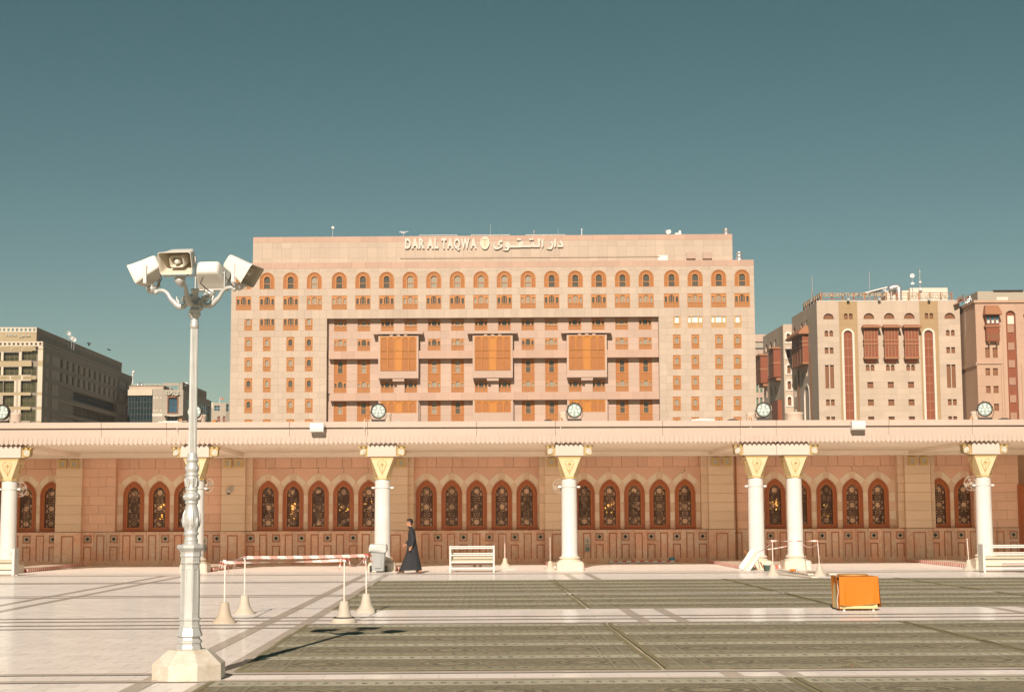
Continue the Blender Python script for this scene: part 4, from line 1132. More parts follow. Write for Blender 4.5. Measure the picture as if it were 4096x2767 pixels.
for x0, x1, dy in ((137,189,0),(206,258,0),(1870,1922,-9),(1940,1992,-9)): F.window(x0, 933+dy, x1, 1020+dy, M_brown, 'arch', M_sand2)
for x0, x1, dy in ((140,192,0),(210,263,0),(1875,1928,-7),(1946,1999,-7)): F.window(x0, 1178+dy, x1, 1265+dy, M_brown)
for x0, x1 in ((425,548),(1578,1702)):
    a, b_, c, e = F.rect(x0, 932-(0 if x0 < 900 else 5), x1, 2330); F.h.append((a, b_, czb, e)); o = F.box('tall_screen', M_redbrown, a-.02, b_+.02, .42, .6, czb, e)
    m_ = F.mb(); n = 11
    for k in range(1, n): z = czb+(e-czb)*k/n; m_.box(a, b_, .36, .419, z-.09, z+.09)
    m_.box((a+b_)/2-.05, (a+b_)/2+.05, .38, .418, czb, e-1); m_.build('screen_trim', M_redlite, o)
    b = F.mb(); w_ = b_-a; ar = arch(w_, e-czb, 'round', 14, (a+b_)/2, czb); ao = arch(w_+.80, e-czb+.40, 'round', 14, (a+b_)/2, czb)
    b.ring(ao, ar, -.06, .42); b.build('arch_surround', M_sill, cream)
F.crop(3260, 1400, 3.873)
for x0, x1 in ((787,845),(862,920),(1100,1158),(1176,1233),(1415,1472),(1490,1548)): F.window(x0, 225, x1, 322, M_brown, 'arch', M_sand2)
for x0 in (812, 1128, 1442):
    for y, dx in ((493, 0), (765, 8), (1030, 14)): F.window(x0+dx, y, x0+93+dx, y+95, M_brown)
for x0, x1, dy in ((160,217,0),(236,295,0),(2043,2105,-8),(2120,2180,-8)): F.window(x0, 230+dy, x1, 592+dy, M_brown)
for x0, x1, dy in ((172,229,0),(248,305,0),(2060,2118,-6),(2138,2196,-6)): F.window(x0, 765+dy, x1, 860+dy, M_brown); F.window(x0+6, 1030+dy, x1+6, 1125+dy, M_brown)
F.crop(3260, 1060, 3.568)
for (a, b_, mat) in ((cxl, F.X(348,1000), M_sand2), (F.X(348,1000), F.X(611,1000), M_tanb), (F.X(611,1000), F.X(1500,1000), M_sand2), (F.X(1500,1000), F.X(1764,1000), M_tanb), (F.X(1764,1000), cxr, M_sand2)):
    zz = [czb]+[F.Z(1000, y) for y in (2085, 1840, 1592, 1345, 1098, 852)]+[czt]
    for z0, z1 in zip(zz, zz[1:]): F.stones(CL, a, b_, z0, z1, mat, 2.4, 3.4)
F.box('wall', M_sand2, cxl, cxr, .45, 24, 0, czt-.1); F.box('wall', M_sand2, cxl, cxr, 0, .45, 0, czb-.02)
F.box('coping', M_sill, cxl, cxr, -.05, .5, czt+.003, czt+.15)
def bay(F, x0, x1, yc, yt, yb, ye, cx0, cx1, out=1.2, rows_=((925, 1000), (1170, 1260)), sills=(1082, 1137), mat=None):
    """wooden oriel: hipped hood, two storeys of shutters, mouldings, stepped corbel"""
    a, b_, zb_, zt_ = F.rect(x0, yt, x1, yb); p = F.p
    o = F.box('wooden_bay', M_redbrown, a, b_, -out, .44, zb_, zt_)
    h0, h1 = F.X(cx0, yt), F.X(cx1, yt); zc0 = F.Z(x0, yc); b = F.mb()
    b.add([(h0,-out-1.0,zt_+.25),(h1,-out-1.0,zt_+.25),(h1,.4,zt_+.25),(h0,.4,zt_+.25),(a,-out*.6,zc0),(b_,-out*.6,zc0),(b_,.4,zc0),(a,.4,zc0)], [(0,1,5,4),(1,2,6,5),(3,0,4,7),(4,5,6,7),(3,2,1,0)])
    b.box(h0, h1, -out-1.0, .4, zt_-.05, zt_+.249); b.build('hood', M_redlite, o)
    b = F.mb()
    for y in sills: z = F.Z(x0, y); b.box(a-.12, b_+.12, -out-.14, .4, z-.14, z+.14)
    b.box(a-.15, b_+.15, -out-.16, .4, zb_-.1, zb_+.25); b.build('moulding', M_redlite, o)
    ze = F.Z(x0, ye); b = F.mb(); b.add([(a+.4,-out*.25,ze),(b_-.4,-out*.25,ze),(b_-.4,.4,ze),(a+.4,.4,ze),(a+.1,-out,zb_-.1),(b_-.1,-out,zb_-.1),(b_-.1,.4,zb_-.1),(a+.1,.4,zb_-.1)], [(0,1,5,4),(1,2,6,5),(3,0,4,7),(3,2,1,0)]); b.build('corbel', M_redbrown, o)
    n = 3; wd = (b_-a)*.62
    for y0, y1 in rows_:
        z1, z0 = F.Z(x0, y0), F.Z(x0, y1)
        for k in range(n):
            b = F.mb(); cx = (a+b_)/2+wd*(k-1)/n; b.prism(arch(wd/n*.66, z1-z0, 'round', 8, cx, z0), -out-.02, -out+.02)
            b.build('arched_shutter', M_brown, o)
    b = F.mb()
    for k in range(5): q = a+(b_-a)*k/4; b.box(q-.07, q+.07, -out-.06, -out+.01, zb_+.2, zt_)
    b.build('posts', M_redlite, o)
    return o
for d in (0, 289, 577): bay(F, 690+d, 878+d, 855, 905, 1338, 1400, 655+d, 913+d)
for d, y in ((455, 512), (898, 508), (1608, 510)):
    b = F.mb(); x, z = F.X(d+10, y+40), F.Z(d, y+12); b.box(x-.25, x+.25, -1.0, -.6, z+.1, z+.6); b.box(x-.06, x+.06, -.6, .02, z+.2, z+.35); b.build('facade_floodlight', M_greymet, cream)
# left wing faces
zc_top = czt
def topz(p, z): return at_z(p[0], p[1], z)
Pn = PC.hit(3270, 1206); Pf = topz((3166.5, 1270.5), Pn.z)
d_ = Pn-Pf; PL = Plane(Pf, math.atan2(d_.y, d_.x)); LL = Vector((d_.x, d_.y)).length
F2 = Facade(cream, PC, PL, 3020, 1200, 3.205, .45)
for q in ((742,195,778,278),(640,255,675,330),(583,290,615,365),(488,345,520,420)): F2.window(*q, M_brown, 'lun', M_sand2)
for q in ((748,420,763,490),(766,412,780,485),(708,440,717,515),(493,555,507,625),(510,548,523,620),(600,920,613,1000),(615,915,628,992),(657,895,669,972),(671,888,683,965)): F2.window(*q, M_brown, 'arch', M_sand2)
for q in ((752,636,767,712),(770,630,785,706),(497,755,510,830),(512,750,525,826),(758,855,773,1150),(777,848,792,1143),(505,965,517,1240),(520,960,532,1235),(768,1292,780,1367),(786,1286,800,1361),(512,1378,523,1440),(526,1372,538,1436)): F2.window(*q, M_brown)
zL = PL.loc(3220, 1705)[1]
a, b_, c, e = F2.rect(637, 1098, 698, 1560); F2.h.append((a, b_, zL, e)); F2.box('gateway_screen', M_brown, a, b_, .43, .6, zL, e)
b = F2.mb(); ar = arch(b_-a, e-zL, 'round', 14, (a+b_)/2, zL); ao = arch(b_-a+1.0, e-zL+.5, 'round', 14, (a+b_)/2, zL); b.ring(ao, ar, -.1, .43); b.build('arch_surround', M_sill, cream)
F2.stones(CL, 0, LL, zL, Pn.z, M_sand2, 2.6, 3.3)
F2.box('wall', M_sand2, 0.02, LL-1.2, .45, 20, 0, Pn.z-.1)
bay(F2, 545, 684, 404, 468, 845, 880, 508, 690, 1.1, ((505, 570), (690, 760)), (600, 648))
for x, y0 in ((724, 660), (566, 885)):
    xx = F2.X(x, 1000); b = F2.mb(); b.tube([(xx,-.15,zL),(xx,-.15,F2.Z(x, y0))], .12, 6); b.build('downpipe', M_brown, cream)
# narrow front strip and rear wing
PS = Plane(Pf, rad(-1.2)); F3 = Facade(cream, PC, PS, 3020, 1200, 3.205, .45)
s0, s1 = PS.loc(3135, 1450)[0], .6; zs = PS.loc(3150, 1296.7)[1]
for q in ((403,430,450,538),(407,632,453,740),(412,835,456,940),(417,1038,462,1145),(420,1240,465,1350)):
    F3.window(*q, M_brown, 'arch', M_sand2); a, b_, c, e = F3.rect(*q); b = F3.mb(); ao = arch(b_-a+.9, e-c+.45, 'round', 12, (a+b_)/2, c); ai = arch(b_-a, e-c, 'round', 12, (a+b_)/2, c); b.ring(ao, ai, -.12, .1); b.box(a-.45, b_+.45, -.15, .1, c-.3, c); b.build('arch_surround', M_sill, cream)
F3.stones(CL, s0, s1, zL, zs, M_sand2, 2.6, 3.3); F3.box('wall', M_sand2, s0, s1, .45, 12, 0, zs-.1)
Pq = PS.hit(3135, 1296.7); Pr = topz((3051.5, 1346.6), Pq.z); d_ = Pq-Pr
P4 = Plane(Pr, math.atan2(d_.y, d_.x)); L4 = Vector((d_.x, d_.y)).length; F4 = Facade(cream, PC, P4, 3020, 1200, 3.205, .45)
for q in ((132,562,162,660),(185,530,217,620),(242,497,275,590),(300,465,333,560)): F4.window(*q, M_brown, 'lun', M_sand2)
for q in ((187,725,202,840),(205,717,220,832),(243,697,257,812),(190,918,204,1032),(206,910,221,1026),(246,892,259,1008),(203,1108,218,1225),(258,1085,273,1200),(316,1062,332,1178),(148,1135,161,1248),(204,1300,220,1415),(262,1285,275,1400)): F4.window(*q, M_brown, 'arch', M_sand2)
F4.stones(CL, 0, L4, zL, Pq.z, M_sand2, 2.8, 3.3); F4.box('wall', M_sand2, .02, L4-1.0, .45, 12, 0, Pq.z-.1)
for (x0, x1, yt, yb) in ((270, 333, 640, 1000), (100, 162, 725, 1075)):
    a, b_, c, e = F4.rect(x0, yt, x1, yb); o = F4.box('wooden_bay', M_redbrown, a, b_, -1.6, .44, c, e)
    b = F4.mb(); b.box(a-.3, b_+.3, -1.9, .4, e, e+.4); b.box(a-.1, b_+.1, -1.7, .4, (c+e)/2-.15, (c+e)/2+.15); b.box(a+.3, b_-.3, -1.0, .4, c-.7, c); b.build('moulding', M_redlite, o)
a, b_, c, e = F4.rect(277, 1290, 352, 1540); F4.box('wooden_bay', M_redbrown, a, b_, -1.0, .44, zL, e)
CL.done()
# rooftop letters on their rusty frame
rs = thing('roof_sign', 'weathered GOLDEN TULIP AL ZAHRA letters on a rusty orange frame on the cream hotel roof', 'sign', PC.O, PC.ang)
PRS = PC.shifted(.8); x0s, x1s = PRS.loc(3285, 1200)[0], PRS.loc(3808, 1200)[0]; zt_ = PRS.loc(3550, 1171.5)[1]; z0_ = czt
n = 13
for k in range(n): b = MB(); q = x0s+(x1s-x0s)*k/(n-1); b.box(q-.11, q+.11, .8, 1.0, z0_-.2, zt_+.1); b.box(q-.06, q+.06, 1.1, 2.2, z0_, z0_+.2); b.build('frame_post', M_orangemet, rs)
for y in (1171.5, 1181, 1194): b = MB(); z = PRS.loc(3550, y)[1]; b.box(x0s, x1s, .9, 1.02, z-.045, z+.045); b.build('frame_rail', M_orangemet, rs)
letters(rs, 'GOLDEN', PRS, 3291, 3372, 1172.5, 1187, [M_letter, M_letter], .25, -.65, bold=.02); letters(rs, 'TULIP', PRS, 3378, 3432, 1172.5, 1187, [M_letter, M_letter], .25, -.65, bold=.02)
letters(rs, 'AL', PRS, 3437, 3456, 1172.5, 1187, [M_letter, M_letter], .25, -.65, bold=.02); letters(rs, 'ZAHRA', PRS, 3461, 3545, 1172.5, 1187, [M_letter, M_letter], .25, -.65, bold=.02)
def arab_word(parent, text, pl, x0, x1, y0, y1, mats, depth, off):
    """joined Arabic letter forms from the built-in font, already in visual order, as one piece per letter"""
    s0, s1, z0, z1 = pl.rect(x0, y0, x1, y1); ms = []; w = 0
    for ch in text:
        if ch == ' ': w += .28; continue
        c = bpy.data.curves.new('t', 'FONT'); c.body = ch; c.resolution_u = 2; o = bpy.data.objects.new('t', c); COL.objects.link(o)
        c2 = bpy.data.curves.new('t2', 'FONT'); c2.body = ch+ch; c2.resolution_u = 1; o2 = bpy.data.objects.new('t2', c2); COL.objects.link(o2)
        bpy.context.view_layer.update(); dg = bpy.context.evaluated_depsgraph_get()
        me = bpy.data.meshes.new_from_object(o.evaluated_get(dg)); m2 = bpy.data.meshes.new_from_object(o2.evaluated_get(dg))
        adv = max((v.co.x for v in m2.vertices), default=1)-max((v.co.x for v in me.vertices), default=0)
        ms.append((me, w)); w += adv
        for q in (o, o2): bpy.data.objects.remove(q)
    if not any(len(m.vertices) for m, _ in ms): return
    ys = [v.co.y for m, _ in ms for v in m.vertices]; xs_ = [v.co.x+a for m, a in ms for v in m.vertices]
    X0, X1, Y0, Y1 = min(xs_), max(xs_), min(ys), max(ys)
    for m, a in ms:
        vs_ = [(s0+(v.co.x+a-X0)/(X1-X0)*(s1-s0), z0+(v.co.y-Y0)/(Y1-Y0)*(z1-z0)) for v in m.vertices]
        n = len(vs_); V = [(x,-off-depth,z) for x, z in vs_]+[(x,-off,z) for x, z in vs_]; fc = [tuple(p.vertices) for p in m.polygons]; ec = {}
        for f in fc:
            for i in range(len(f)): ec[(f[i], f[(i+1) % len(f)])] = 1
        b = MB(); b.add(V, fc, 0); b.add(V, [(e[1], e[0], e[0]+n, e[1]+n) for e in ec if (e[1], e[0]) not in ec], 1); b.build('letter', mats, parent)
arab_word(rs, '\ufe8d\ufeae\ufeeb\ufeb0\ufedf\ufe8d \ufe90\ufef4\ufedf\ufeee\ufe97 \ufee6\ufeaa\ufedf\ufeee\ufe9f', PRS, 3630, 3795, 1170, 1198, [M_letter, M_letter], .2, -.6)
# frame along the left face
rs2 = thing('side_roof_sign', 'short rusty sign frame with a crooked pole on the cream hotel left roof edge', 'sign', PL.O, PL.ang)
zz = Pn.z
for k in range(7): b = MB(); q = LL*(.36+.63*k/6); b.box(q-.2, q+.2, .6, .9, zz-.2, zz+1.9); b.build('frame_post', M_orangemet, rs2)
b = MB(); b.box(LL*.35, LL, .7, .8, zz+1.7, zz+1.85); b.box(LL*.35, LL, .7, .8, zz+.9, zz+1.0); b.build('frame_rail', M_orangemet, rs2)
for k in range(9): b = MB(); q = LL*(.37+.6*k/8); b.box(q, q+LL*.045, .5, .58, zz+.9, zz+1.7); b.build('letter_panel', M_letter, rs2)
b = MB(); q = LL*.72; b.tube([(q,.4,zz+1),(q+.4,.4,zz+2.6),(q+1.0,.4,zz+3.4)], .15, 6); b.tube([(q+.9,.4,zz+2.6),(q+.9,.4,zz+6.0)], .07, 5); b.build('crooked_pole', M_greymet, rs2)
# roof of the cream hotel
PC2 = PC.shifted(6)
t = on_roof('penthouse', 'white roof block standing behind the sign letters of the cream hotel', 'roof block', 3715, 1205, PC2); k_ = (CD+6)/FPX
b = MB(); b.box(-75*k_, 78*k_, 0, 8, -2, 55*k_); b.build('wall', M_sill, t); b = MB(); b.box(-165*k_, -75*k_-.02, 1, 7, -2, 47*k_); b.build('wall', M_sill, t)
t = on_roof('roof_shed', 'open shed with a sloping brown roof and white edge on the cream hotel roof', 'shed', 3500, 1205, PC2)
b = MB(); b.add([(-52*k_,-1,30*k_),(46*k_,-1,55*k_),(46*k_,5,55*k_),(-62*k_,5,33*k_),(-52*k_,-1,28*k_),(46*k_,-1,53*k_)], [(0,1,2,3),(4,5,2,3)]); b.build('roof', M_brown, t)
b = MB(); b.tube([(-52*k_,-1.1,29*k_),(46*k_,-1.1,54*k_)], .18, 6); b.build('white_edge', M_white, t)
for a, h in ((-48, 29), (40, 52)): b = MB(); b.tube([(a*k_,-1,-1),(a*k_,-1,h*k_)], .12, 6); b.build('post', M_white, t)
b = MB(); b.tube([(25*k_,-1,48*k_),(42*k_,-1,36*k_)], .14, 6); b.build('brace', M_white, t)
t = on_roof('roof_duct', 'bent silver air duct beside the white roof block', 'duct', 3588, 1205, PC2)
b = MB(); b.tube([(9*k_,0,-1),(9*k_,0,50*k_),(7*k_,0,57*k_),(-2*k_,0,59*k_),(-16*k_,0,56*k_),(-28*k_,0,50*k_)], .62, 12); b.build('pipe', M_metal, t); b = MB(); b.tube([(-22*k_,0,-1),(-22*k_,0,48*k_)], .2, 6); b.build('post', M_metal, t)
antenna('thin whip antenna on the left half of the cream hotel roof', 3480, 1087, 1205, PC2, r=.06)
a = antenna('tall dark mast with two round dishes on the cream hotel roof', 3682, 1078, 1205, PC2, r=.09, mat=M_greymet)
b = MB(); b.ball((0,-.2,117*k_-2.0), .30); b.ball((0,-.25,85*k_-1.9), .40); b.ball((0,-.2,128*k_-.4), .15); b.build('round_dish', M_white, a)
dish('round white dish standing on the white roof block', 3650, 1104, 1150, PC2, .45, (-.3,-1,.1)); dish('small white dome set low on the white roof block', 3650, 1136, 1150, PC2, .36, (-.2,-1,.8))

# ---------------------------------------------------------------- rosy building at the right edge
PK = Plane(at_y(4000, 1400, 309), rad(-1.2)); rosy = building('rosy_building', 'rose stone building at the right edge with wooden bay and tall shuttered arch', 'building', PK)
F = Facade(rosy, PK, PK, 3796, 1100, 2.533, .4); CL = Cladding(rosy)
kx0, kx1 = PK.loc(3908, 1450)[0], PK.loc(4220, 1450)[0]; kzt = PK.loc(4000, 1211)[1]; kzb = PK.loc(4000, 1712)[1]
for y0, y1, dx in ((735,838,0),(943,1018,3),(1123,1196,9),(1303,1376,14)):
    for x0, x1 in ((368,414),(443,493)): F.window(x0+dx, y0, x1+dx, y1, M_brown, frame=M_redlite, split=1)
a, b_, c, e = F.rect(582, 360, 690, 1560); a2, b2 = F.X(590, 900), F.X(690, 900); F.h.append((a2, b2, kzb, e))
o = F.box('tall_screen', M_redbrown, a2, b2, .38, .6, kzb, e)
for k in range(7):
    b = F.mb(); z0 = F.Z(640, 505+177*k+75); z1 = F.Z(640, 505+177*k); b.box(a2+.36, b2-.32, .25, .379, z0, z1); b.build('pink_panel', M_rosy2, o)
    b = F.mb()
    for q in range(9): x = a2+.36+(b2-a2-.68)*q/8; b.box(x-.02, x+.02, .2, .249, z0, z1)
    b.build('bars', M_redbrown, o)
b = F.mb(); ar = arch(b2-a2, e-kzb, 'round', 14, (a2+b2)/2, kzb); ao = arch(b2-a2+1.4, e-kzb+.8, 'round', 14, (a2+b2)/2, kzb); b.ring(ao, ar, -.1, .38); b.build('arch_surround', M_rosy2, rosy)
b = F.mb(); x0, x1, z0, z1 = F.rect(597, 410, 662, 495); b.box(x0, x1, .3, .379, z0, z1); b.build('pane', M_sill, o)
F.stones(CL, kx0, kx1, kzb, kzt, M_rosy2, 2.6, 2.2); F.box('wall', M_rosy2, kx0, kx1, .4, 22, 0, kzt-.05)
F.box('cornice', M_rosy2, kx0-.3, kx1, -.35, .4, kzt+.003, kzt+.5)
z = F.Z(400, 893); F.box('string_course', M_rosy2, kx0, F.X(540, 893), -.25, -.003, z-.15, z+.15)
for x in (540, 565, 715, 745): b = F.mb(); q = F.X(x, 1150); b.box(q-.12, q+.12, -.15, -.003, kzb, F.Z(x, 893)); b.build('pilaster_strip', M_rosy2, rosy)
a, b_, zb_, zt_ = F.rect(362, 410, 495, 675); o = F.box('wooden_bay', M_redbrown, a, b_, -1.1, .4, zb_, zt_)
h0, h1 = F.X(337, 390), F.X(510, 390); b = F.mb(); b.add([(h0,-2.1,zt_),(h1,-2.1,zt_),(h1,.3,zt_),(h0,.3,zt_),(a,-.8,zt_+1.9),(b_,-.8,zt_+1.9),(b_,.3,zt_+1.9),(a,.3,zt_+1.9)], [(0,1,5,4),(1,2,6,5),(3,0,4,7),(4,5,6,7),(3,2,1,0)]); b.build('hood', M_redlite, o)
for k in range(3):
    cx = a+(b_-a)*(k+.5)/3; z0 = F.Z(400, 500); z1 = F.Z(400, 418); F.mb().prism(arch((b_-a)*.25, z1-z0, 'round', 8, cx, z0), -1.13, -1.08).build('pane', M_blueglass, o)
    F.mb().box(cx-(b_-a)*.09, cx+(b_-a)*.09, -1.15, -1.131, z0+.1, z0+(z1-z0)*.45).build('curtain', M_sill, o)
    z0 = F.Z(400, 655); z1 = F.Z(400, 590); F.mb().prism(arch((b_-a)*.24, z1-z0, 'round', 8, cx, z0), -1.13, -1.08).build('arched_shutter', M_brown, o)
for q in (a+.5, b_-.5): F.mb().box(q-.15, q+.15, -1.0, -.6, zb_-.5, zb_).build('corbel', M_brown, o)
b = F.mb(); z = F.Z(400, 525); b.box(a-.2, b_+.2, -1.3, .3, z-.15, z+.15); b.build('moulding', M_redlite, o)
h0 = F.X(750, 390); b = F.mb(); b.add([(h0,-2.1,zt_),(h0+8,-2.1,zt_),(h0+8,.3,zt_),(h0,.3,zt_),(h0+1,-.8,zt_+1.9),(h0+8,-.8,zt_+1.9),(h0+8,.3,zt_+1.9),(h0+1,.3,zt_+1.9)], [(0,1,5,4),(3,0,4,7),(4,5,6,7),(3,2,1,0)]); b.box(h0+1.3, h0+8, -1.1, .35, zb_, zt_-.01); b.build('wooden_bay', M_redbrown, rosy)
Pn = PK.hit(3903, 1211); Pf = at_z(3836, 1242, Pn.z); d_ = Pn-Pf; P2 = Plane(Pf, math.atan2(d_.y, d_.x)); L2 = Vector((d_.x, d_.y)).length
F2 = Facade(rosy, PK, P2); F2.stones(CL, 0, L2, kzb, Pn.z, M_rosy2, 3.0, 2.6); F2.box('wall', M_rosy2, 0, L2-1.0, .4, 14, 0, Pn.z-.06); F2.box('cornice', M_rosy2, -1, L2, -.4, .4, Pn.z+.003, Pn.z+.5)
z = F2.pl.loc(3890, 1460)[1]; F2.box('string_course', M_rosy2, 0, L2, -.35, -.003, z-.35, z+.25)
for f in (.16, .28, .42, .56, .66, .80, .90): z = kzb+(Pn.z-kzb)*f; F2.box('string_course', M_tanb, L2*.45, L2, -.07, -.003, z-.18, z+.18)
CL.done()
t = on_roof('penthouse', 'buff roof block with a pale hatch on the rose building', 'roof block', 3945, 1211, PK.shifted(3)); kk = 312/FPX
b = MB(); b.box(-34*kk, 190*kk, 0, 9, -1, 47*kk); b.build('wall', M_greyw, t); b = MB(); b.box(42*kk, 88*kk, -.1, -.01, 1*kk, 23*kk); b.build('hatch', M_sill, t); b = MB(); b.box(30*kk, 150*kk, -.4, 3, 47.5*kk, 51*kk); b.build('roof_sheet', M_dark, t)
t = on_roof('roof_stair', 'steel roof stair under a tangle of pipes between the cream and rose buildings', 'stair', 3868, 1226, PK.shifted(7)); b = MB()
random.seed(8)
for k in range(8): z = k*4.2*kk; x = (-8+k*3.2)*kk; b.box(x, x+5*kk, 0, 1.2, z, z+.12)
b.build('treads', M_greymet, t); b = MB(); b.tube([(-9*kk,0,0),(16*kk,0,33*kk)], .12, 5); b.tube([(-9*kk,0,10*kk),(16*kk,0,43*kk)], .08, 5)
for k in range(5): b.tube([((-8+k*9)*kk,0,-6),((-8+k*9)*kk,0,(34+k)*kk)], .12, 5)
b.build('rails', M_metal, t)
b = MB()
for k in range(16): x = random.uniform(-45, 28); b.tube([(x*kk,random.uniform(0,3),random.uniform(18,34)*kk),((x+random.uniform(8,26))*kk,random.uniform(0,3),random.uniform(30,52)*kk)], .07, 4)
b.build('pipes', M_redlite, t); b = MB(); b.add([(-48*kk,0,10*kk),(5*kk,0,38*kk),(5*kk,4,40*kk),(-48*kk,4,12*kk),(-48*kk,0,6*kk),(5*kk,0,34*kk)], [(0,1,2,3),(4,5,1,0)]); b.build('lean_to_roof', M_brown, t)

# ---------------------------------------------------------------- pink sliver between the two hotels
PV = Plane(at_y(3045, 1450, 390), rad(-1.2)); sliver = building('pink_building', 'sliver of a pink building with green windows between the two big hotels', 'building', PV)
F = Facade(sliver, PV, PV, 3020, 1200, 3.205, .4); CL = Cladding(sliver)
vx0, vx1 = PV.loc(2990, 1450)[0], PV.loc(3120, 1450)[0]; vb = PV.loc(3040, 1705)[1]; vt = F.Z(60, 540)
for y in (735, 905, 1080, 1250):
    for x0, x1 in ((15,45),(68,97),(120,148)): F.window(x0, y, x1, y+103, M_greenw, frame=M_greymet, split=0)
F.stones(CL, vx0, vx1, vb, F.Z(60, 632), M_rose, 2.5, 2.4); F.box('wall', M_rose, vx0, vx1, .4, 9, 0, vt); CL.done()
F.box('upper_band', M_greyw, vx0, vx1, .05, .39, F.Z(60, 612), F.Z(60, 545)); F.box('dark_slot', M_dark, vx0, vx1, .2, .39, F.Z(60, 631), F.Z(60, 613))
b = F.mb(); z0, z1 = F.Z(60, 535), F.Z(60, 440); b.box(vx0, vx1, -.3, 9, z0, z0+(z1-z0)*.4); b.box(vx0, vx1, -.1, 8, z0+(z1-z0)*.4+.01, z1); b.build('roof', M_rose, sliver)
# ---------------------------------------------------------------- striped grey hotel at the left edge
GD = 360.0
PG = Plane(at_y(80, 1450, GD), rad(1.0)); grey = building('striped_hotel', 'dark striped grey stone hotel at the left edge with pierced white parapets', 'hotel', PG)
F = Facade(grey, PG, PG, 0, 1280, 3.7375, .5); CL = Cladding(grey)
gx1 = F.X(632, 900); gx0 = F.X(-420, 900); gzb = F.Z(300, 1620); gz1 = F.Z(300, 320); gz2 = F.Z(300, 390)
for (x0, x1, y0, y1) in ((55,282,483,608),(328,532,475,600),(50,278,700,822),(322,528,693,816),(314,522,908,1075),(306,516,1120,1288),(299,509,1338,1505),(-230,15,485,608),(-230,12,702,822)):
    F.window(x0, y0, x1, y1, M_green, frame=M_greenf, split=2, d=.9)
for (x0, x1, y0, y1) in ((52,210,912,1080),(42,205,1128,1290),(-150,45,912,1080)): F.window(x0, y0, x1, y1, M_green, frame=M_greenf, split=1, d=.9)
F.D = .5
pier = F.X(560, 900)
def gband(y0, y1, mat, x0=gx0, x1=None, y=0.0, dx=3.0):
    F.stones(CL, x0, x1 or pier-1.4, F.Z(300, y1), F.Z(300, y0), mat, dx, 3.5, y)
gband(391, 470, M_hiltan); gband(470, 612, M_hilton); gband(612, 690, M_hiltan); gband(690, 825, M_hilton); gband(825, 905, M_hilwhite)
gband(905, 1080, M_hilton); gband(1080, 1125, M_hiltan); gband(1125, 1292, M_hilton); gband(1292, 1340, M_hiltan); gband(1340, 1640, M_hilton)
for x0, x1 in ((16,50),(285,322),(212,245),(272,306)):
    for y0, y1 in ((480, 605), (698, 820)) if x0 in (16, 285) else ((908, 1078), (1124, 1290), (1340, 1505)): F.pbox('white_pier', M_hilwhite, x0, y0, x1, y1, -.05, .45)
for y in (430, 860):
    for x0, x1 in ((-10, 140), (165, 310), (340, 535)):
        b = F.mb(); a, b_, c, e = F.rect(x0, y-28, x1, y+26); b.ring([(b_,c),(b_,e),(a,e),(a,c)], [(b_-.5,c+.5),(b_-.5,e-.5),(a+.5,e-.5),(a+.5,c+.5)], -.12, -.003, closed=True); b.box(a+1.4, b_-1.4, -.1, -.003, (c+e)/2-.5, (c+e)/2+.5); b.build('relief_panel', M_hiltan, grey)
for y0, y1, mat in ((391,425,M_hilwhite),(425,445,M_hiltan),(445,478,M_hilwhite),(478,606,M_hilwhite),(606,690,M_hiltan),(690,826,M_hilwhite),(826,905,M_hilwhite),(905,1080,M_hilwhite),(1080,1122,M_hiltan),(1122,1292,M_hilwhite),(1292,1338,M_hiltan),(1338,1508,M_hilwhite),(1508,1640,M_hiltan)):
    F.stones(CL, pier, gx1, F.Z(300, y1), F.Z(300, y0), mat, 2.5, 1.8, 0)
F.box('wall', M_hilton2, gx0, pier-.01, .95, 30, 0, gz1-.1); F.box('wall', M_hilton2, pier-.005, gx1-.02, .5, 30, 0, gz1-.1)
F.box('wall', M_hilton2, gx0, gx1-.02, .02, .5, 0, gzb-.02)
def parapet(F, x0, x1, y0, y1, n, d0=0.0, mats=None, hole=True, xs=None):
    """pierced parapet: two rails and little posts leaving square openings"""
    a, b_, c, e = F.rect(x0, y0, x1, y1) if xs is None else xs; h = e-c; m1 = (mats or M_hilwhite); b = F.mb()
    b.box(a, b_, d0-.1, d0+.35, c, c+h*.24); b.box(a, b_, d0-.1, d0+.35, e-h*.24, e)
    o = b.build('parapet', m1, F.p); st = (b_-a)/n
    for k in range(n+1): q = a+st*k; F.mb().box(max(a, q-st*.25), min(b_, q+st*.25), d0-.08, d0+.33, c+h*.241, e-h*.241).build('parapet_post', m1, o)
    return o
parapet(F, -420, 638, 320, 391, 16)
F.box('parapet_back', M_hiltan, gx0, F.X(545, 350), 1.9, 2.1, gz2, gz1-.02)
# upper tier
PG2 = PG.shifted(3.0); F2 = Facade(grey, PG, PG2, 0, 1280, 3.7375, .4); ux1 = F2.X(548, 200); ux0_ = F2.X(-420, 200); uzt = F2.Z(300, 108); uzm = F2.Z(300, 185)
F2.stones(CL, ux0_, ux1, gz2, uzm, M_hiltan, 4, 3.2); F2.box('wall', M_hilton2, ux0_, ux1-.02, .4, 24, gz1-1, uzm-.05); parapet(F2, -420, 549, 108, 185, 15)
gs = thing('hotel_sign', 'white Latin and Arabic name letters under the pierced parapet of the striped grey hotel', 'sign', PG2.O, PG2.ang)
letters(gs, 'H', PG2, 26, 36.5, 1334, 1345, SG, .2, .05); letters(gs, 'ilton', PG2, 38, 71, 1334, 1345, SG, .2, .05)
arab_word(gs, '\ufee5\ufeee\ufe98\ufee0\ufef4\ufeeb', PG2, 75, 122, 1333.5, 1350, SG, .2, .05)
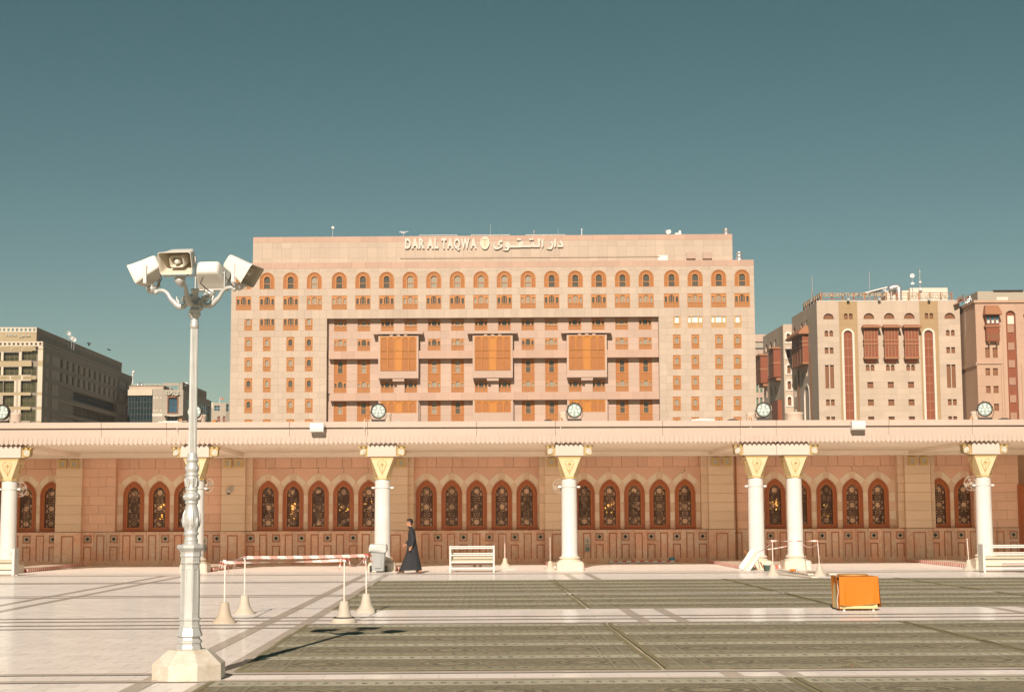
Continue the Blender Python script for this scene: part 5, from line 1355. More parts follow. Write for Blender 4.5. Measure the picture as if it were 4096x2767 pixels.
# shaded side running back
Pn = PG.hit(171.2, 1365.6); Pf = at_z(528.4, 1506, Pn.z); d_ = Pf-Pn; PQ = Plane(Pn, math.atan2(d_.y, d_.x)); LQ = Vector((d_.x, d_.y)).length
F3 = Facade(grey, PG, PQ, 0, 1280, 3.7375, .4)
W1 = [(735,778,522,650),(905,944,583,710),(995,1031,614,742),(1084,1119,645,772),(1167,1200,676,801),(1248,1282,706,830),(1327,1360,736,858),(1404,1437,763,885),(1480,1510,790,910),(1553,1585,818,937),(1624,1655,845,962),(1695,1724,868,984),(1762,1789,893,1007),(1882,1908,938,1050)]
W2 = [(728,770,735,863),(901,940,788,914),(990,1027,816,942),(1078,1113,846,971),(1162,1195,873,998),(1242,1277,902,1024),(1322,1355,928,1049),(1400,1432,953,1073),(1474,1506,977,1096),(1548,1580,1004,1121),(1620,1650,1028,1143),(1690,1718,1050,1163),(1757,1785,1073,1187),(1875,1903,1115,1222)]
z_of = lambda x, y: F3.Z(x, y)
r1 = (z_of(1480, 910), z_of(1480, 790)); r2 = (z_of(1474, 1096), z_of(1474, 977)); 
def slot(x0, x1, z0, z1, ym): 
    a, b_ = F3.X(x0, ym), F3.X(x1, ym); F3.h.append((a, b_, z0, z1)); F3.box('window', M_slot, a-.03, b_+.03, .38, .5, z0-.03, z1+.03)
for w_ in W1: slot(w_[0], w_[1], *r1, (w_[2]+w_[3])/2)
for w_ in W2: slot(w_[0], w_[1], *r2, (w_[2]+w_[3])/2)
r3 = (z_of(745, 1105), z_of(745, 945)); r4 = (z_of(740, 1320), z_of(740, 1152)); r5 = (z_of(735, 1535), z_of(735, 1365))
for r_ in (r3, r4, r5):
    for xa, xb, ym in ((712,778,1020),(1870,1908,1350)): a, b_ = F3.X(xa, ym), F3.X(xb, ym); F3.h.append((a, b_, *r_)); F3.box('window', M_blueglass, a-.03, b_+.03, .3, .5, r_[0], r_[1])
M_gold_glass = glass('bronze_glass', (.26,.19,.095), .3, .4, .5)
gl0, gl1 = F3.X(870, 1080), F3.X(1755, 1350)
for zt_, zb_, mat in ((z_of(870, 990), z_of(870, 1145), M_blueglass), (z_of(865, 1205), z_of(865, 1365), M_gold_glass), (z_of(862, 1420), z_of(862, 1600), M_gold_glass)):
    F3.h.append((gl0, gl1, zb_, zt_)); o = F3.box('ribbon_window', mat, gl0-.02, gl1+.02, 1.3, 1.5, zb_-.02, zt_+.02); b = F3.mb()
    n = 46
    for k in range(n+1): q = gl0+(gl1-gl0)*k/n; b.box(q-.05, q+.05, 1.16, 1.299, zb_, zt_)
    for f in (.28, .72): b.box(gl0, gl1, 1.17, 1.298, zb_+(zt_-zb_)*f-.06, zb_+(zt_-zb_)*f+.06)
    b.build('mullions', M_dark, o)
    b = F3.mb(); b.box(gl0, gl1, .35, 1.3, zb_-.35, zb_-.021); b.build('ledge', M_hilton, grey)
zb3 = PQ.loc(350, 1706)[1]; ztq = Pn.z; zpq = F3.Z(660, 385+12)
lv = sorted([zb3, r5[0], r5[1], r4[0], r4[1], r3[0], r3[1], r2[0], r2[1], r1[0], r1[1], zpq-.0])
for k, (z0, z1) in enumerate(zip(lv, lv[1:])):
    F3.stones(CL, 0, LQ, z0, z1, M_hilton if any(abs(z0-r_[0]) < .1 for r_ in (r1, r2, r3, r4, r5)) else M_hilton2, 3.2, 2.6)
F3.box('wall', M_hilton2, 1.6, LQ, 1.5, 20, 0, ztq-.2); F3.box('wall', M_hilton2, 1.2, gl0-.3, .4, 1.49, 0, ztq-.2); F3.box('wall', M_hilton2, gl1+.3, LQ, .4, 1.49, 0, ztq-.2); F3.box('wall', M_hilton2, gl0-.3, gl1+.3, .4, 1.49, r2[0]-.8, ztq-.2)
parapet(F3, 0, 0, 0, 0, 62, 0, M_hilton, xs=(0, LQ, zpq, ztq))
Pn2 = PG2.hit(546.6/3.7375, 1280+108/3.7375); Pf2 = at_z(1820/3.7375, 1280+640/3.7375, Pn2.z); d_ = Pf2-Pn2; PQ2 = Plane(Pn2, math.atan2(d_.y, d_.x)); L2_ = Vector((d_.x, d_.y)).length
F4 = Facade(grey, PG, PQ2, 0, 1280, 3.7375, .3); zq = Pn2.z; zm = F4.Z(560, 185)
F4.stones(CL, 0, L2_, ztq-1.5, zm, M_hilton2, 5, 3); F4.box('wall', M_hilton2, 1.0, L2_, .3, 18, ztq-2, zm-.03); parapet(F4, 0, 0, 0, 0, 60, 0, M_hilton, xs=(0, L2_, zm, zq))
CL.done()
for i, (px, pt, pb) in enumerate(((274, 1334, 1358), (286, 1352, 1362), (296, 1359, 1368))):
    pl_ = Plane(at_y(px, pb, GD+30), 0)
    dish(('upper left pale dish above the sloping parapet of the striped hotel', 'square pale panel dish on the striped hotel roof edge', 'lower right pale dish on the striped hotel roof edge')[i], px, pt, pb, pl_, (.55, .5, .55)[i], (.8,-1,.1))
pl_ = Plane(at_y(531, 1500, GD+92), 0); a = on_roof('floodlight_mast', 'white lamp mast at the far end of the striped hotel roof', 'lamp mast', 531, 1506, pl_); kk = (GD+92)/FPX
b = MB(); b.tube([(0,0,-2),(0,0,16*kk)], .18, 6); b.build('mast', M_white, a); b = MB(); b.ball((2*kk,0,17*kk), .4); b.ball((3*kk,0,20*kk), .35); b.ball((0,0,6*kk), .3); b.build('lamps', M_white, a)

# ---------------------------------------------------------------- glass fronted building with the Arabic letters
TD = 430.0
PT = Plane(at_y(680, 1600, TD), rad(-1.5)); teal = building('glass_building', 'pale building with dark teal glass front and Arabic letters over its blue entrance window', 'building', PT)
F = Facade(teal, PT, PT, 500, 1480, 5.2818, .4); CL = Cladding(teal); zb_ = F.Z(600, 1190)
tx0, tx1 = F.X(60, 800), F.X(582, 800); txm = F.X(792, 800)
a, b_, c, e = F.rect(60, 540, 578, 1190); o = F.box('glass_wall', M_teal, a, b_, .5, .8, zb_, e); b = F.mb()
for k in range(9): q = a+(b_-a)*k/8; b.box(q-.08, q+.08, .4, .499, zb_, e)
for k in range(6): z = zb_+(e-zb_)*k/5; b.box(a, b_, .41, .498, z-.08, z+.08)
b.build('mullions', M_dark, o)
F.pbox('white_fascia', M_hilwhite, 60, 410, 578, 533, 0, .8); F.stones(CL, tx1, txm, zb_, F.Z(690, 395), M_greygrid, 1.6, 1.6)
for y in (583, 853):
    for x in (612, 682, 754): F.pbox('white_square', M_sill, x-14, y-14, x+14, y+14, -.06, -.003)
F.pbox('white_band', M_sill, 578, 918, 792, 975, -.1, -.003)
F.box('wall', M_greygrid, tx0, txm-.01, .8, 30, 0, F.Z(300, 412)); F.pbox('upper_wall', M_sand2, 60, 318, 790, 409, 1.5, 20)
F.pbox('terracotta_coping', M_tanb, 60, 318, 785, 328, 1.3, 1.49)
PT2 = Plane(PT.hit(500+792/5.2818, 1620), rad(-1.5+9)); F2 = Facade(teal, PT, PT2, 500, 1480, 5.2818, .5); p1 = F2.X(1225, 800)
F2.window(915, 560, 1105, 905, M_blueglass, frame=M_dark, split=1); a, b_, c, e = F2.rect(893, 550, 1128, 920); b = F2.mb(); b.ring([(b_,c),(b_,e),(a,e),(a,c)], [(b_-.32,c+.3),(b_-.32,e-.4),(a+.28,e-.4),(a+.28,c+.3)], -.12, .49, closed=True); b.build('brown_surround', M_brown, teal); F2.h[-1] = (a, b_, c, e)
F2.window(890, 985, 1118, 1190, M_blueglass, frame=M_sill, split=2)
F2.stones(CL, .0, p1, zb_, F2.Z(1000, 412), M_greygrid, 1.6, 1.6); F2.box('wall', M_greygrid, .0, p1-.01, .7, 14, 0, F2.Z(1000, 414))
F2.box('parapet', M_greygrid, 0, F2.X(1135, 300), .0, .6, F2.Z(900, 330), F2.Z(900, 270)); 
for x0, x1 in ((792, 815), (940, 968), (1118, 1140)): F2.pbox('parapet_post', M_greygrid, x0, 331, x1, 411, .02, .58)
b = F2.mb(); a, b_, c, e = F2.rect(820, 945, 1220, 985); b.add([(a,-2.6,e-.3),(b_,-2.6,e-.3),(b_,-.003,e),(a,-.003,e),(a+2,-2.6,c),(b_-2,-2.6,c),(b_-2,-.003,c),(a+2,-.003,c)], [(0,1,2,3),(4,5,1,0),(5,6,2,1),(7,4,0,3),(4,7,6,5)]); b.build('entrance_canopy', M_sill, teal)
ts = thing('wall_sign', 'grey brush stroke Arabic letters above the blue entrance window of the glass building', 'sign', PT2.O, PT2.ang)
M_signgrey = plain('pale_grey_letter', (.46,.44,.36), .5)
for st, r_ in (([(660,540),(590,660),(630,800),(760,890),(900,870),(1020,780),(1120,650),(1165,560)], .24), ([(850,590),(850,690)], .36), ([(1190,740),(1235,830),(1200,915),(1110,870)], .2),
               ([(1340,545),(1325,780),(1390,920),(1500,960),(1620,915),(1740,820),(1790,760)], .24), ([(1800,600),(1660,670),(1500,770)], .24), ([(1760,790),(1870,905)], .26)):
    b = MB(); pts = [PT2.loc(640+x/23.24, 1540+y/23.24) for x, y in st]; b.tube([(x, -.5, z) for x, z in pts], [r_*.35]+[r_*.75]*(len(pts)-2)+[r_*.4], 8); b.build('letter', M_signgrey, ts)
# right face of that building
Pn = PT2.hit(500+1232/5.2818, 1480+425/5.2818); Pf = at_z(500+1825/5.2818, 1480+650/5.2818, Pn.z); d_ = Pf-Pn; PT3 = Plane(Pn, math.atan2(d_.y, d_.x)); L3 = Vector((d_.x, d_.y)).length
F3 = Facade(teal, PT, PT3, 500, 1480, 5.2818, .4)
for y0, y1, x0, x1 in ((600, 760, 1290, 1380), (640, 1060, 1290, 1785)):
    pass
za, zb2 = F3.Z(1300, 590), zb_
a0, a1 = F3.X(1290, 700), F3.X(1780, 850); F3.h.append((a0, a1, F3.Z(1300, 1000), za)); o = F3.box('glass_wall', M_blueglass, a0, a1, .3, .5, F3.Z(1300, 1000), za); b = F3.mb()
for k in range(13): q = a0+(a1-a0)*k/12; b.box(q-.1, q+.1, .2, .299, F3.Z(1300, 1000), za)
for k in range(4): z = F3.Z(1300, 1000)+(za-F3.Z(1300, 1000))*k/3; b.box(a0, a1, .21, .298, z-.08, z+.08)
b.build('mullions', M_greymet, o)
F3.stones(CL, 0, L3, zb_, Pn.z, M_hilton, 3, 2.2); F3.box('wall', M_hilton, 1.2, L3, .5, 12, 0, Pn.z-.05)
zt1 = F3.Z(1240, 300); 
b = F3.mb(); b.box(0, L3*.82, .2, 1.0, Pn.z+2.2, zt1); n = 14
for k in range(n+1): q = L3*.82*k/n; b.box(q, q+L3*.02, .22, .98, Pn.z, Pn.z+2.2)
b.build('open_parapet', M_hilton, teal)
CL.done()
M_railglass = glass('roof_glass_screen', (.25,.31,.28), .2, .5, .1)
b = MB(); z0 = F.Z(300, 318); z1 = F.Z(300, 263); b.box(tx0, F.X(1150, 300), 3, 3.1, z0, z1); o = b.build('glass_screen', M_railglass, teal); b = MB()
for k in range(11): q = tx0+(F.X(1150, 300)-tx0)*k/10; b.tube([(q,2.9,z1),(q+1.2,2.9,z0)], .09, 5)
b.build('screen_posts', M_greymet, o)
pl_ = PT.shifted(3.5); t = on_roof('roof_blower', 'pair of silver roof blowers on the glass building', 'roof blower', 562, 1543, pl_); kk = TD/FPX
b = MB()
for s in (-1, 1): b.tube([(s*4*kk,0,-1),(s*4*kk,0,4*kk),(s*5*kk,-.5,7*kk),(s*7.5*kk,-.8,5*kk),(s*8*kk,-.8,1*kk)], .36, 10)
b.build('duct', M_metal, t)
dish('small dish over the right side of the glass building', 745, 1535, 1556, PT.shifted(12), .42, (.2,-1,.5))

# ---------------------------------------------------------------- small grey building and flag
PB = Plane(at_y(860, 1640, 440), rad(0)); gb = building('small_grey_building', 'small plain grey building with two red arched doors beside the pink hotel', 'building', PB)
F = Facade(gb, PB, PB, 500, 1480, 5.2818, .3); CL = Cladding(gb)
g0, g1 = F.X(1828, 900), F.X(2128, 900); zb_ = F.Z(2000, 1190)
M_reddoor = plain('dull_red_door', (.22,.075,.05), .6)
for x0, x1, y0 in ((1952,2012,972),(2064,2126,980)): F.window(x0, y0, x1, 1100, M_reddoor, 'arch', M_greyw, name='arched_door')
F.window(1885, 750, 2002, 858, M_blueglass, frame=M_greymet, split=1)
F.stones(CL, g0, g1, zb_, F.Z(2000, 690), M_greyw, 4, 3); F.box('wall', M_greyw, g0, g1-.02, .3, 10, 0, F.Z(2000, 692))
F.pbox('white_pipe_panel', M_sill, 1830, 685, 1856, 805, -.1, -.003)
PB2 = Plane(PB.hit(500+2128/5.2818, 1640), rad(38)); F2 = Facade(gb, PB, PB2, 500, 1480, 5.2818, .3); F2.window(2140, 720, 2203, 868, M_blueglass, frame=M_greymet)
F2.stones(CL, 0, F2.X(2330, 900), zb_, F.Z(2000, 690), M_greyw, 4, 3); F2.box('wall', M_greyw, .9, F2.X(2330, 900), .3, 6, 0, F.Z(2000, 692)); CL.done()
fl = on_roof('flag', 'faded red flag blowing from a short pole on the small grey building', 'flag', 879, 1609, PB.shifted(2)); kk = 442/FPX
b = MB(); b.tube([(0,0,-.5),(0,0,21*kk)], .08, 6); b.build('pole', M_white, fl); b = MB(); V = []; n = 8
for k in range(n+1):
    x = k*17*kk/n; V += [(x, .25*math.sin(k*1.1), 21*kk-k*.10*kk*6), (x, .25*math.sin(k*1.1+.5), 14*kk-k*.10*kk*5)]
b.add(V, [(2*k,2*k+2,2*k+3,2*k+1) for k in range(n)], 0, True); b.build('cloth', plain('faded_red_cloth', (.50,.20,.14), .7), fl)
# ================================================================== CARPETS
def carpet_mat(L, W, seed):
    t = NT('woven_carpet'); x, y, z = t.sep(t.obj()); p = t.obj()
    ps = t.scale(p, (1.0, 2.2, 1.0))
    v = t.n('TexVoronoi'); t.put(v.inputs['Vector'], t.scale(p, (1.0, 1.9, 1))); t.put(v.inputs['Scale'], 26.0)
    r = t.n('SeparateColor'); t.put(r.inputs[0], v.outputs['Color'])
    n1 = t.noise(ps, 9, 4, .7); n2 = t.noise(t.scale(p, (.5, 1.2, 1)), 1.6, 3); n3 = t.noise(t.scale(p, (1, 2, 1)), 34, 3, .8)
    field = t.mix(t.ramp(n1, .42, .60), (.235,.205,.14), (.165,.146,.102))
    field = t.mix(t.math('GREATER_THAN', r.outputs[0], .92), field, (.27,.17,.11))
    field = t.mix(t.math('GREATER_THAN', r.outputs[1], .92), field, (.13,.135,.115))
    field = t.mix(t.math('GREATER_THAN', r.outputs[2], .90), field, (.30,.27,.17))
    # medallions down the middle
    mx = t.math('SUBTRACT', t.math('FRACT', t.math('DIVIDE', x, L/3)), .5); my = t.math('SUBTRACT', t.math('DIVIDE', y, W), .42)
    d = t.math('ADD', t.math('POWER', t.math('MULTIPLY', mx, 4.2), 2.0), t.math('POWER', t.math('MULTIPLY', my, 5.2), 2.0))
    ring = t.math('FRACT', t.math('MULTIPLY', d, 2.2)); inm = t.math('LESS_THAN', d, 1.0)
    med = t.mix(t.math('LESS_THAN', ring, .4), (.155,.12,.07), (.36,.31,.21)); med = t.mix(t.math('GREATER_THAN', n1, .54), med, (.075,.07,.065))
    field = t.mix(t.math('MULTIPLY', inm, .55), field, med)
    # borders along the two long sides, dashes in them
    bl = t.mix(t.ramp(n3, .42, .62), (.42,.385,.29), (.31,.28,.20))
    dash = t.math('MULTIPLY', t.math('GREATER_THAN', t.math('SINE', t.math('MULTIPLY', x, 46)), .2), t.math('GREATER_THAN', r.outputs[1], .45))
    back = t.math('MULTIPLY', t.math('GREATER_THAN', y, W*.74), t.math('LESS_THAN', y, W*.965))
    mid = t.math('MULTIPLY', t.math('GREATER_THAN', y, W*.81), t.math('LESS_THAN', y, W*.90))
    frt = t.math('MULTIPLY', t.math('GREATER_THAN', y, W*.05), t.math('LESS_THAN', y, W*.20))
    fm_ = t.math('MULTIPLY', t.math('GREATER_THAN', y, W*.09), t.math('LESS_THAN', y, W*.15))
    c = t.mix(t.math('MULTIPLY', frt, .35), field, bl); c = t.mix(back, c, bl)
    dk = t.math('MULTIPLY', t.math('MAXIMUM', mid, fm_), dash); c = t.mix(t.math('MULTIPLY', dk, .75), c, (.075,.075,.07))
    # end lines
    xe = t.math('MINIMUM', x, t.math('SUBTRACT', L, x))
    for e0, e1, col in ((.20,.212,(.30,.265,.185)), (.245,.252,(.10,.095,.08)), (.50,.512,(.30,.265,.185)), (.535,.542,(.10,.095,.08))):
        m_ = t.math('MULTIPLY', t.math('GREATER_THAN', xe, e0), t.math('LESS_THAN', xe, e1)); c = t.mix(m_, c, col)
    c = t.vary(c, t.math('MULTIPLY_ADD', t.math('SUBTRACT', n2, .5), .55, t.math('MULTIPLY_ADD', t.math('SUBTRACT', n3, .5), .5, 1.12)))
    t.bump(n3, .5, .012)
    return t.fin(c, 1.0, 0.0)
M_bind = plain('olive_binding', (.235,.205,.12), .95, .0, var=.15, scale=12)
M_carp = {}
def carpet(x0, x1, y0, y1, label, seed, back=True):
    L, W = x1-x0, y1-y0; key = (round(L, 1), round(W, 1))
    if key not in M_carp: M_carp[key] = carpet_mat(L, W, seed)
    random.seed(seed); b = MB(); nx, ny = 40, 8
    wav = [random.uniform(-1, 1) for _ in range(6)]
    def h(u, v):
        q = .009+.002*math.sin(u*L*1.7+wav[0]*3)*math.sin(v*3+wav[1])+.006*max(0, wav[2])*math.exp(-((u-.5-wav[3]*.4)*L/.12)**2)
        if abs(seed-31) < .5: q += .055*math.exp(-((u*L-2.15)/.10)**2)*max(0, 1-v*7)
        return q
    V = []
    for j in range(ny+1):
        for i in range(nx+1):
            u, v = i/nx, j/ny; V.append((u*L+.004*math.sin(v*7+wav[4]*3), v*W+.008*math.sin(u*L*1.3+wav[5]*4), h(u, v)))
    b.add(V, [(j*(nx+1)+i, j*(nx+1)+i+1, (j+1)*(nx+1)+i+1, (j+1)*(nx+1)+i) for j in range(ny) for i in range(nx)], 0, True)
    n = nx+1; rim = [i for i in range(nx+1)]+[j*n+nx for j in range(1, ny+1)]+[ny*n+i for i in range(nx-1, -1, -1)]+[j*n for j in range(ny-1, 0, -1)]
    lo = [(V[i][0], V[i][1], .001) for i in rim]; top = [V[i] for i in rim]; m = len(rim); b.add(top+lo, [((k+1) % m, k, k+m, (k+1) % m+m) for k in range(m)], 0)
    c = b.build('carpet', M_carp[key], None, (x0, y0, .004)); tag(c, label, 'carpet', 'rows of olive prayer carpets')
    e = MB(); hw = .055; k = [V[i] for i in rim]+[V[rim[0]]]
    def edge(ps, wx, wy):
        P = [(p[0], p[1], p[2]+.004) for p in ps]; Q = [(p[0]+wx, p[1]+wy, p[2]+.004) for p in ps]; R = [(p[0], p[1], .001) for p in ps]; l = len(P)
        e.add(P+Q, [(i, i+1, l+i+1, l+i) for i in range(l-1)], 0); e.add(P+R, [(i+1, i, l+i, l+i+1) for i in range(l-1)], 0)
    edge([V[i] for i in range(nx+1)], 0, .05); edge([V[j*n] for j in range(ny+1)], .065, 0); edge([V[j*n+nx] for j in range(ny+1)], -.065, 0)
    e.build('edge_binding', M_bind, c); return c
XS = [(-2.76, 2.12), (2.14, 6.99), (7.01, 11.9), (11.92, 16.8)]
RN = ['nearest', 'second', 'third', 'fourth']; CNM = ['left', 'middle', 'right', 'far right']
def group(y0, n, w_, where, s0, off=0.0, cols=4, names=RN):
    random.seed(s0)
    for r in range(n):
        jx = random.uniform(-.05, .05)
        for k in range(cols):
            if k*4.9-2.7 > .345*(y0+r*w_)+.5: continue
            x0, x1 = XS[k]; jj = jx if k == 0 else random.uniform(-.03, .03)
            carpet(x0+off+(jj if k == 0 else random.uniform(0, .03)), x1+off-random.uniform(0, .03), y0+r*w_+.01, y0+(r+1)*w_-.01, 'olive carpet, %s one in the %s row of the %s' % (CNM[k], names[r], where), s0*1.0+r*4+k)
group(18.82, 4, 2.04, 'near block', 30)
group(31.6, 3, 1.97, 'middle block', 60)
group(38.35, 4, 2.05, 'far block', 90)
carpet(-2.85, 3.37, 15.6, 17.66, 'olive carpet cut off by the bottom edge, left and middle part of the frame', 120)
carpet(3.40, 9.4, 15.6, 17.66, 'olive patterned carpet cut off by the bottom edge at the lower right', 121)

# ================================================================== SILVER LOUDSPEAKER POST
LX, LY = -3.150, 18.112
KZ = LY/FPX*1.0
def lz(y): return at_y(765, y, LY).z
M_silver = NT('silver_paint'); _p = M_silver.obj(); _n = M_silver.noise(_p, 9, 4); M_silver.bump(M_silver.noise(_p, 60, 3), .08, .004)
_w = M_silver.ramp(M_silver.noise(M_silver.scale(_p, (1,1,.35)), 22, 5, .7), .62, .74)
M_silver = M_silver.fin(M_silver.mix(M_silver.math('MULTIPLY', _w, .55), M_silver.vary((.54,.535,.505), M_silver.math('MULTIPLY_ADD', _n, .34, .83)), (.30,.25,.20)), .38, .5, .35)
M_conc = marble('painted_pedestal', (.62,.575,.49), (.52,.45,.35), (.50,.30,.15), .7, .2, 3.4, .02, .45)
post = thing('loudspeaker_post', 'ornate silver painted post with four scrolled arms on a pale octagonal pedestal', 'lamp post', (LX, LY, 0))
def octo(r): return [(r/math.cos(PI/8)*math.cos(PI/8+k*PI/4), r/math.cos(PI/8)*math.sin(PI/8+k*PI/4)) for k in range(8)]
def olathe(prof, mb): return mb.lathe([(r/math.cos(PI/8), z) for r, z in prof], 8, smooth=False, rot=PI/8)
b = MB(); hp = .175; ht = .3178; olathe([(.372,0),(.372,hp-.012),(.366,hp),(.21,ht),(.0,ht+.004)], b); b.build('pedestal', M_conc, post)
def Y(yz): return lz(1700+yz/1.4719)-lz(1700+1318/1.4719)+ht
w2 = lambda wz: wz*.5/1.4719*LY/FPX
b = MB()
olathe([(w2(z_), Y(y_)) for y_, z_ in ((1318,138),(1308,138),(1296,128),(1285,126),(1278,138),(1268,138),(1258,118),(1250,112),(1245,120),(1238,142),(1225,138),(1205,122),(1192,116))], b); b.build('foot', M_silver, post)
b = MB(); olathe([(w2(z_), Y(y_)) for y_, z_ in ((1192,116),(1188,122),(1180,122),(1176,106),(1148,106),(1145,120),(1136,120),(1132,106),(1100,104),(830,98),(816,100))], b)
ps = b.build('panel_shaft', M_silver, post)
r_ = w2(100)
for k in range(8):
    b = MB(); y0, y1 = Y(1105), Y(845); a_ = .031
    b.ring([(a_,y0),(a_,y1),(-a_,y1),(-a_,y0)], [(a_-.004,y0+.004),(a_-.004,y1-.004),(-a_+.004,y1-.004),(-a_+.004,y0+.004)], -r_-.006, -r_+.01, closed=True)
    o = b.build('panel_moulding', M_silver, ps); o.rotation_euler = (0,0,k*PI/4)
def rope(mb, r, z, n=26, q=.009):
    for k in range(n): a_ = 2*PI*k/n; mb.ball((r*math.cos(a_), r*math.sin(a_), z), q, n=6, k=4, sq=(1,1,.8))
b = MB(); olathe([(w2(z_), Y(y_)) for y_, z_ in ((816,100),(812,112),(806,112),(802,106),(776,106),(772,116),(764,116),(758,110),(745,112),(728,140),(722,150),(710,150),(703,140))], b)
for y_ in (809, 768, 1140, 1184): rope(b, w2(112), Y(y_))
b.build('collar', M_silver, post)
b = MB(); b.lathe([(w2(z_), Y(y_)) for y_, z_ in ((703,112),(694,80),(686,76),(680,86),(668,74),(650,72),(642,88),(634,88),(628,74),(615,80),(590,92),(565,98),(540,97),(515,88),(490,74),(472,64),(464,66),(458,78),(450,76),(445,70),(440,92),(428,99),(415,98),(404,86),(398,68),(388,66),(382,76),(374,74),(368,66),(345,68),(318,78),(308,78),(302,66),(298,82),(290,82),(285,68),(280,66),(272,74),(262,82),(248,80),(236,68),(228,62),(216,60),(210,74),(202,74),(198,62),(186,56),(178,60),(170,52),(165,48))], 28)
rope(b, w2(80), Y(294), 20, .007); rope(b, w2(73), Y(206), 20, .007)
bal = b.build('baluster', M_silver, post)
b = MB()
for k in range(10):                       # leaf relief on the vase, eggs on the ball, fluted collar above
    a_ = 2*PI*k/10; ca, sa = math.cos(a_), math.sin(a_)
    P = [(w2(92)*1.0, Y(600)), (w2(100), Y(570)), (w2(98)*1.02, Y(530)), (w2(80)*1.04, Y(500))] if k % 2 == 0 else [(w2(92), Y(600)), (w2(99)*1.02, Y(565)), (w2(98), Y(545))]
    b.tube([(r*ca, r*sa, z) for r, z in P], [.006,.014,.012,.003][:len(P)], 6)
    for s in (-1, 1):
        g_ = a_+s*.16; b.tube([(w2(96)*math.cos(g_), w2(96)*math.sin(g_), Y(592)), (w2(101)*math.cos(g_), w2(101)*math.sin(g_), Y(570)), (w2(99)*math.cos(a_+s*.06), w2(99)*math.sin(a_+s*.06), Y(550))], [.003,.008,.003], 5)
    b.ball((w2(94)*ca, w2(94)*sa, Y(422)), .011, n=8, k=6, sq=(1,1,1.5)); b.ball((w2(76)*ca, w2(76)*sa, Y(254)), .009, n=8, k=6, sq=(1,1,1.5))
    b.tube([(w2(68)*ca, w2(68)*sa, Y(362)), (w2(78)*ca, w2(78)*sa, Y(335)), (w2(84)*ca, w2(84)*sa, Y(314))], [.012,.010,.004], 6)
b.build('leaf_relief', M_silver, bal)
b = MB(); zt_ = lz(1315)-lz(1700+1318/1.4719)+ht; zt0 = Y(168)
b.lathe([(w2(50)*(1-.07*k/8), zt0+(zt_-zt0)*k/8) for k in range(9)], 32, flute=.20, smooth=False); b.build('fluted_shaft', M_silver, post)
dz_ = ht-lz(1700+1318/1.4719)
L = lambda y: lz(950+y/3.5754)+dz_
W = lambda wz: wz*.5/3.5754*LY/FPX
b = MB(); b.lathe([(w2(46),zt_),(w2(54),zt_+.01),(w2(54),zt_+.05),(w2(46),zt_+.06),(w2(46),zt_+.10),(W(88),L(1160))], 24)
b.lathe([(W(r), L(y)) for y, r in ((1165,150),(1145,175),(1120,178),(1085,190),(1075,200),(1072,215),(1062,218),(1045,218),(1040,210))], 4, smooth=False, rot=PI/4+.26)
for k in range(4):
    for s in (-1, 1):
        a_ = k*PI/2+.26; c_, s_ = math.cos(a_), math.sin(a_); x_, y_ = W(178)*.72, s*W(90); b.ball((x_*c_-y_*s_, x_*s_+y_*c_, L(1105)), W(46), n=8, k=6)
b.build('capital', M_silver, post)
b = MB(); b.lathe([(W(r), L(y)) for y, r in ((1040,128),(1015,128),(1010,112),(985,112),(980,128),(960,128),(955,100),(790,100),(785,112),(770,118),(762,124),(742,124),(738,112))], 20); hub = b.build('top_stem', M_silver, post)
ARMA = rad(15)
def arm_mesh():
    """scrolled bracket in its own x,z plane, growing to +x"""
    b = MB(); m = .5/3.5754*LY/FPX*2; q = lambda x, y: ((1180-x)*m, 0, L(y))
    P = [q(1010,890)]; 
    sp = [(1010,890),(1025,900),(1018,915),(990,912),(980,890),(992,862),(1022,850),(1052,866),(1062,900),(1045,950),(1005,982),(950,985),(895,955),(855,912),(815,880),(790,845),(765,800),(725,760),(680,740),(635,735),(600,742)]
    b.tube([q(*p) for p in sp], [.006,.010,.013,.014,.015,.018,.020,.022,.025,.028,.031,.034,.034,.031,.028,.025,.024,.023,.022,.020,.020], 8)
    b.tube([q(905,950), q(935,920), q(905,885), q(893,845), q(915,835)], [.012,.014,.012,.008,.003], 7)
    b.ball(q(830,895), .030, sq=(1,.8,1)); b.ball(q(805,865), .024)
    for k in range(9): b.ball(q(770-k*15, 800-k*9+2), .009, n=6, k=4)
    b.ball(q(572,760), .028); b.tube([q(590,745), q(560,775), q(575,790)], .012, 6)
    b.lathe([(.015,-.05),(.045,-.03),(.06,.0),(.062,.02),(.05,.028),(.0,.03)], 14, q(500,720)); b.tube([q(600,745), q(540,735), q(500,740)], .018, 7)
    b.tube([q(1062,900), q(1110,905)], .020, 6)
    return b.mesh('arm', M_silver)
am = arm_mesh(); ARMS = [PI-ARMA, -PI/2-rad(8), -ARMA, PI/2-rad(9)]       # left, front, right, back
for a_ in ARMS: o = link('arm', am, post); o.rotation_euler = (0,0,a_)
arm_r = (1180-500)*LY/FPX/3.5754; arm_z = L(712)
M_horn = plain('cream_horn_plastic', (0.670, 0.637, 0.567), .5, .3, var=.05, scale=4)
M_hornin = plain('horn_inside', (.55,.49,.39), .6, .2)
def rrect(w_, h_, r, n=4):
    P = []
    for cx, cz, a0 in ((w_/2-r, h_/2-r, 0), (-w_/2+r, h_/2-r, PI/2), (-w_/2+r, -h_/2+r, PI), (w_/2-r, -h_/2+r, 3*PI/2)):
        for k in range(n+1): a_ = a0+PI/2*k/n; P.append((cx+r*math.cos(a_), cz+r*math.sin(a_)))
    return P
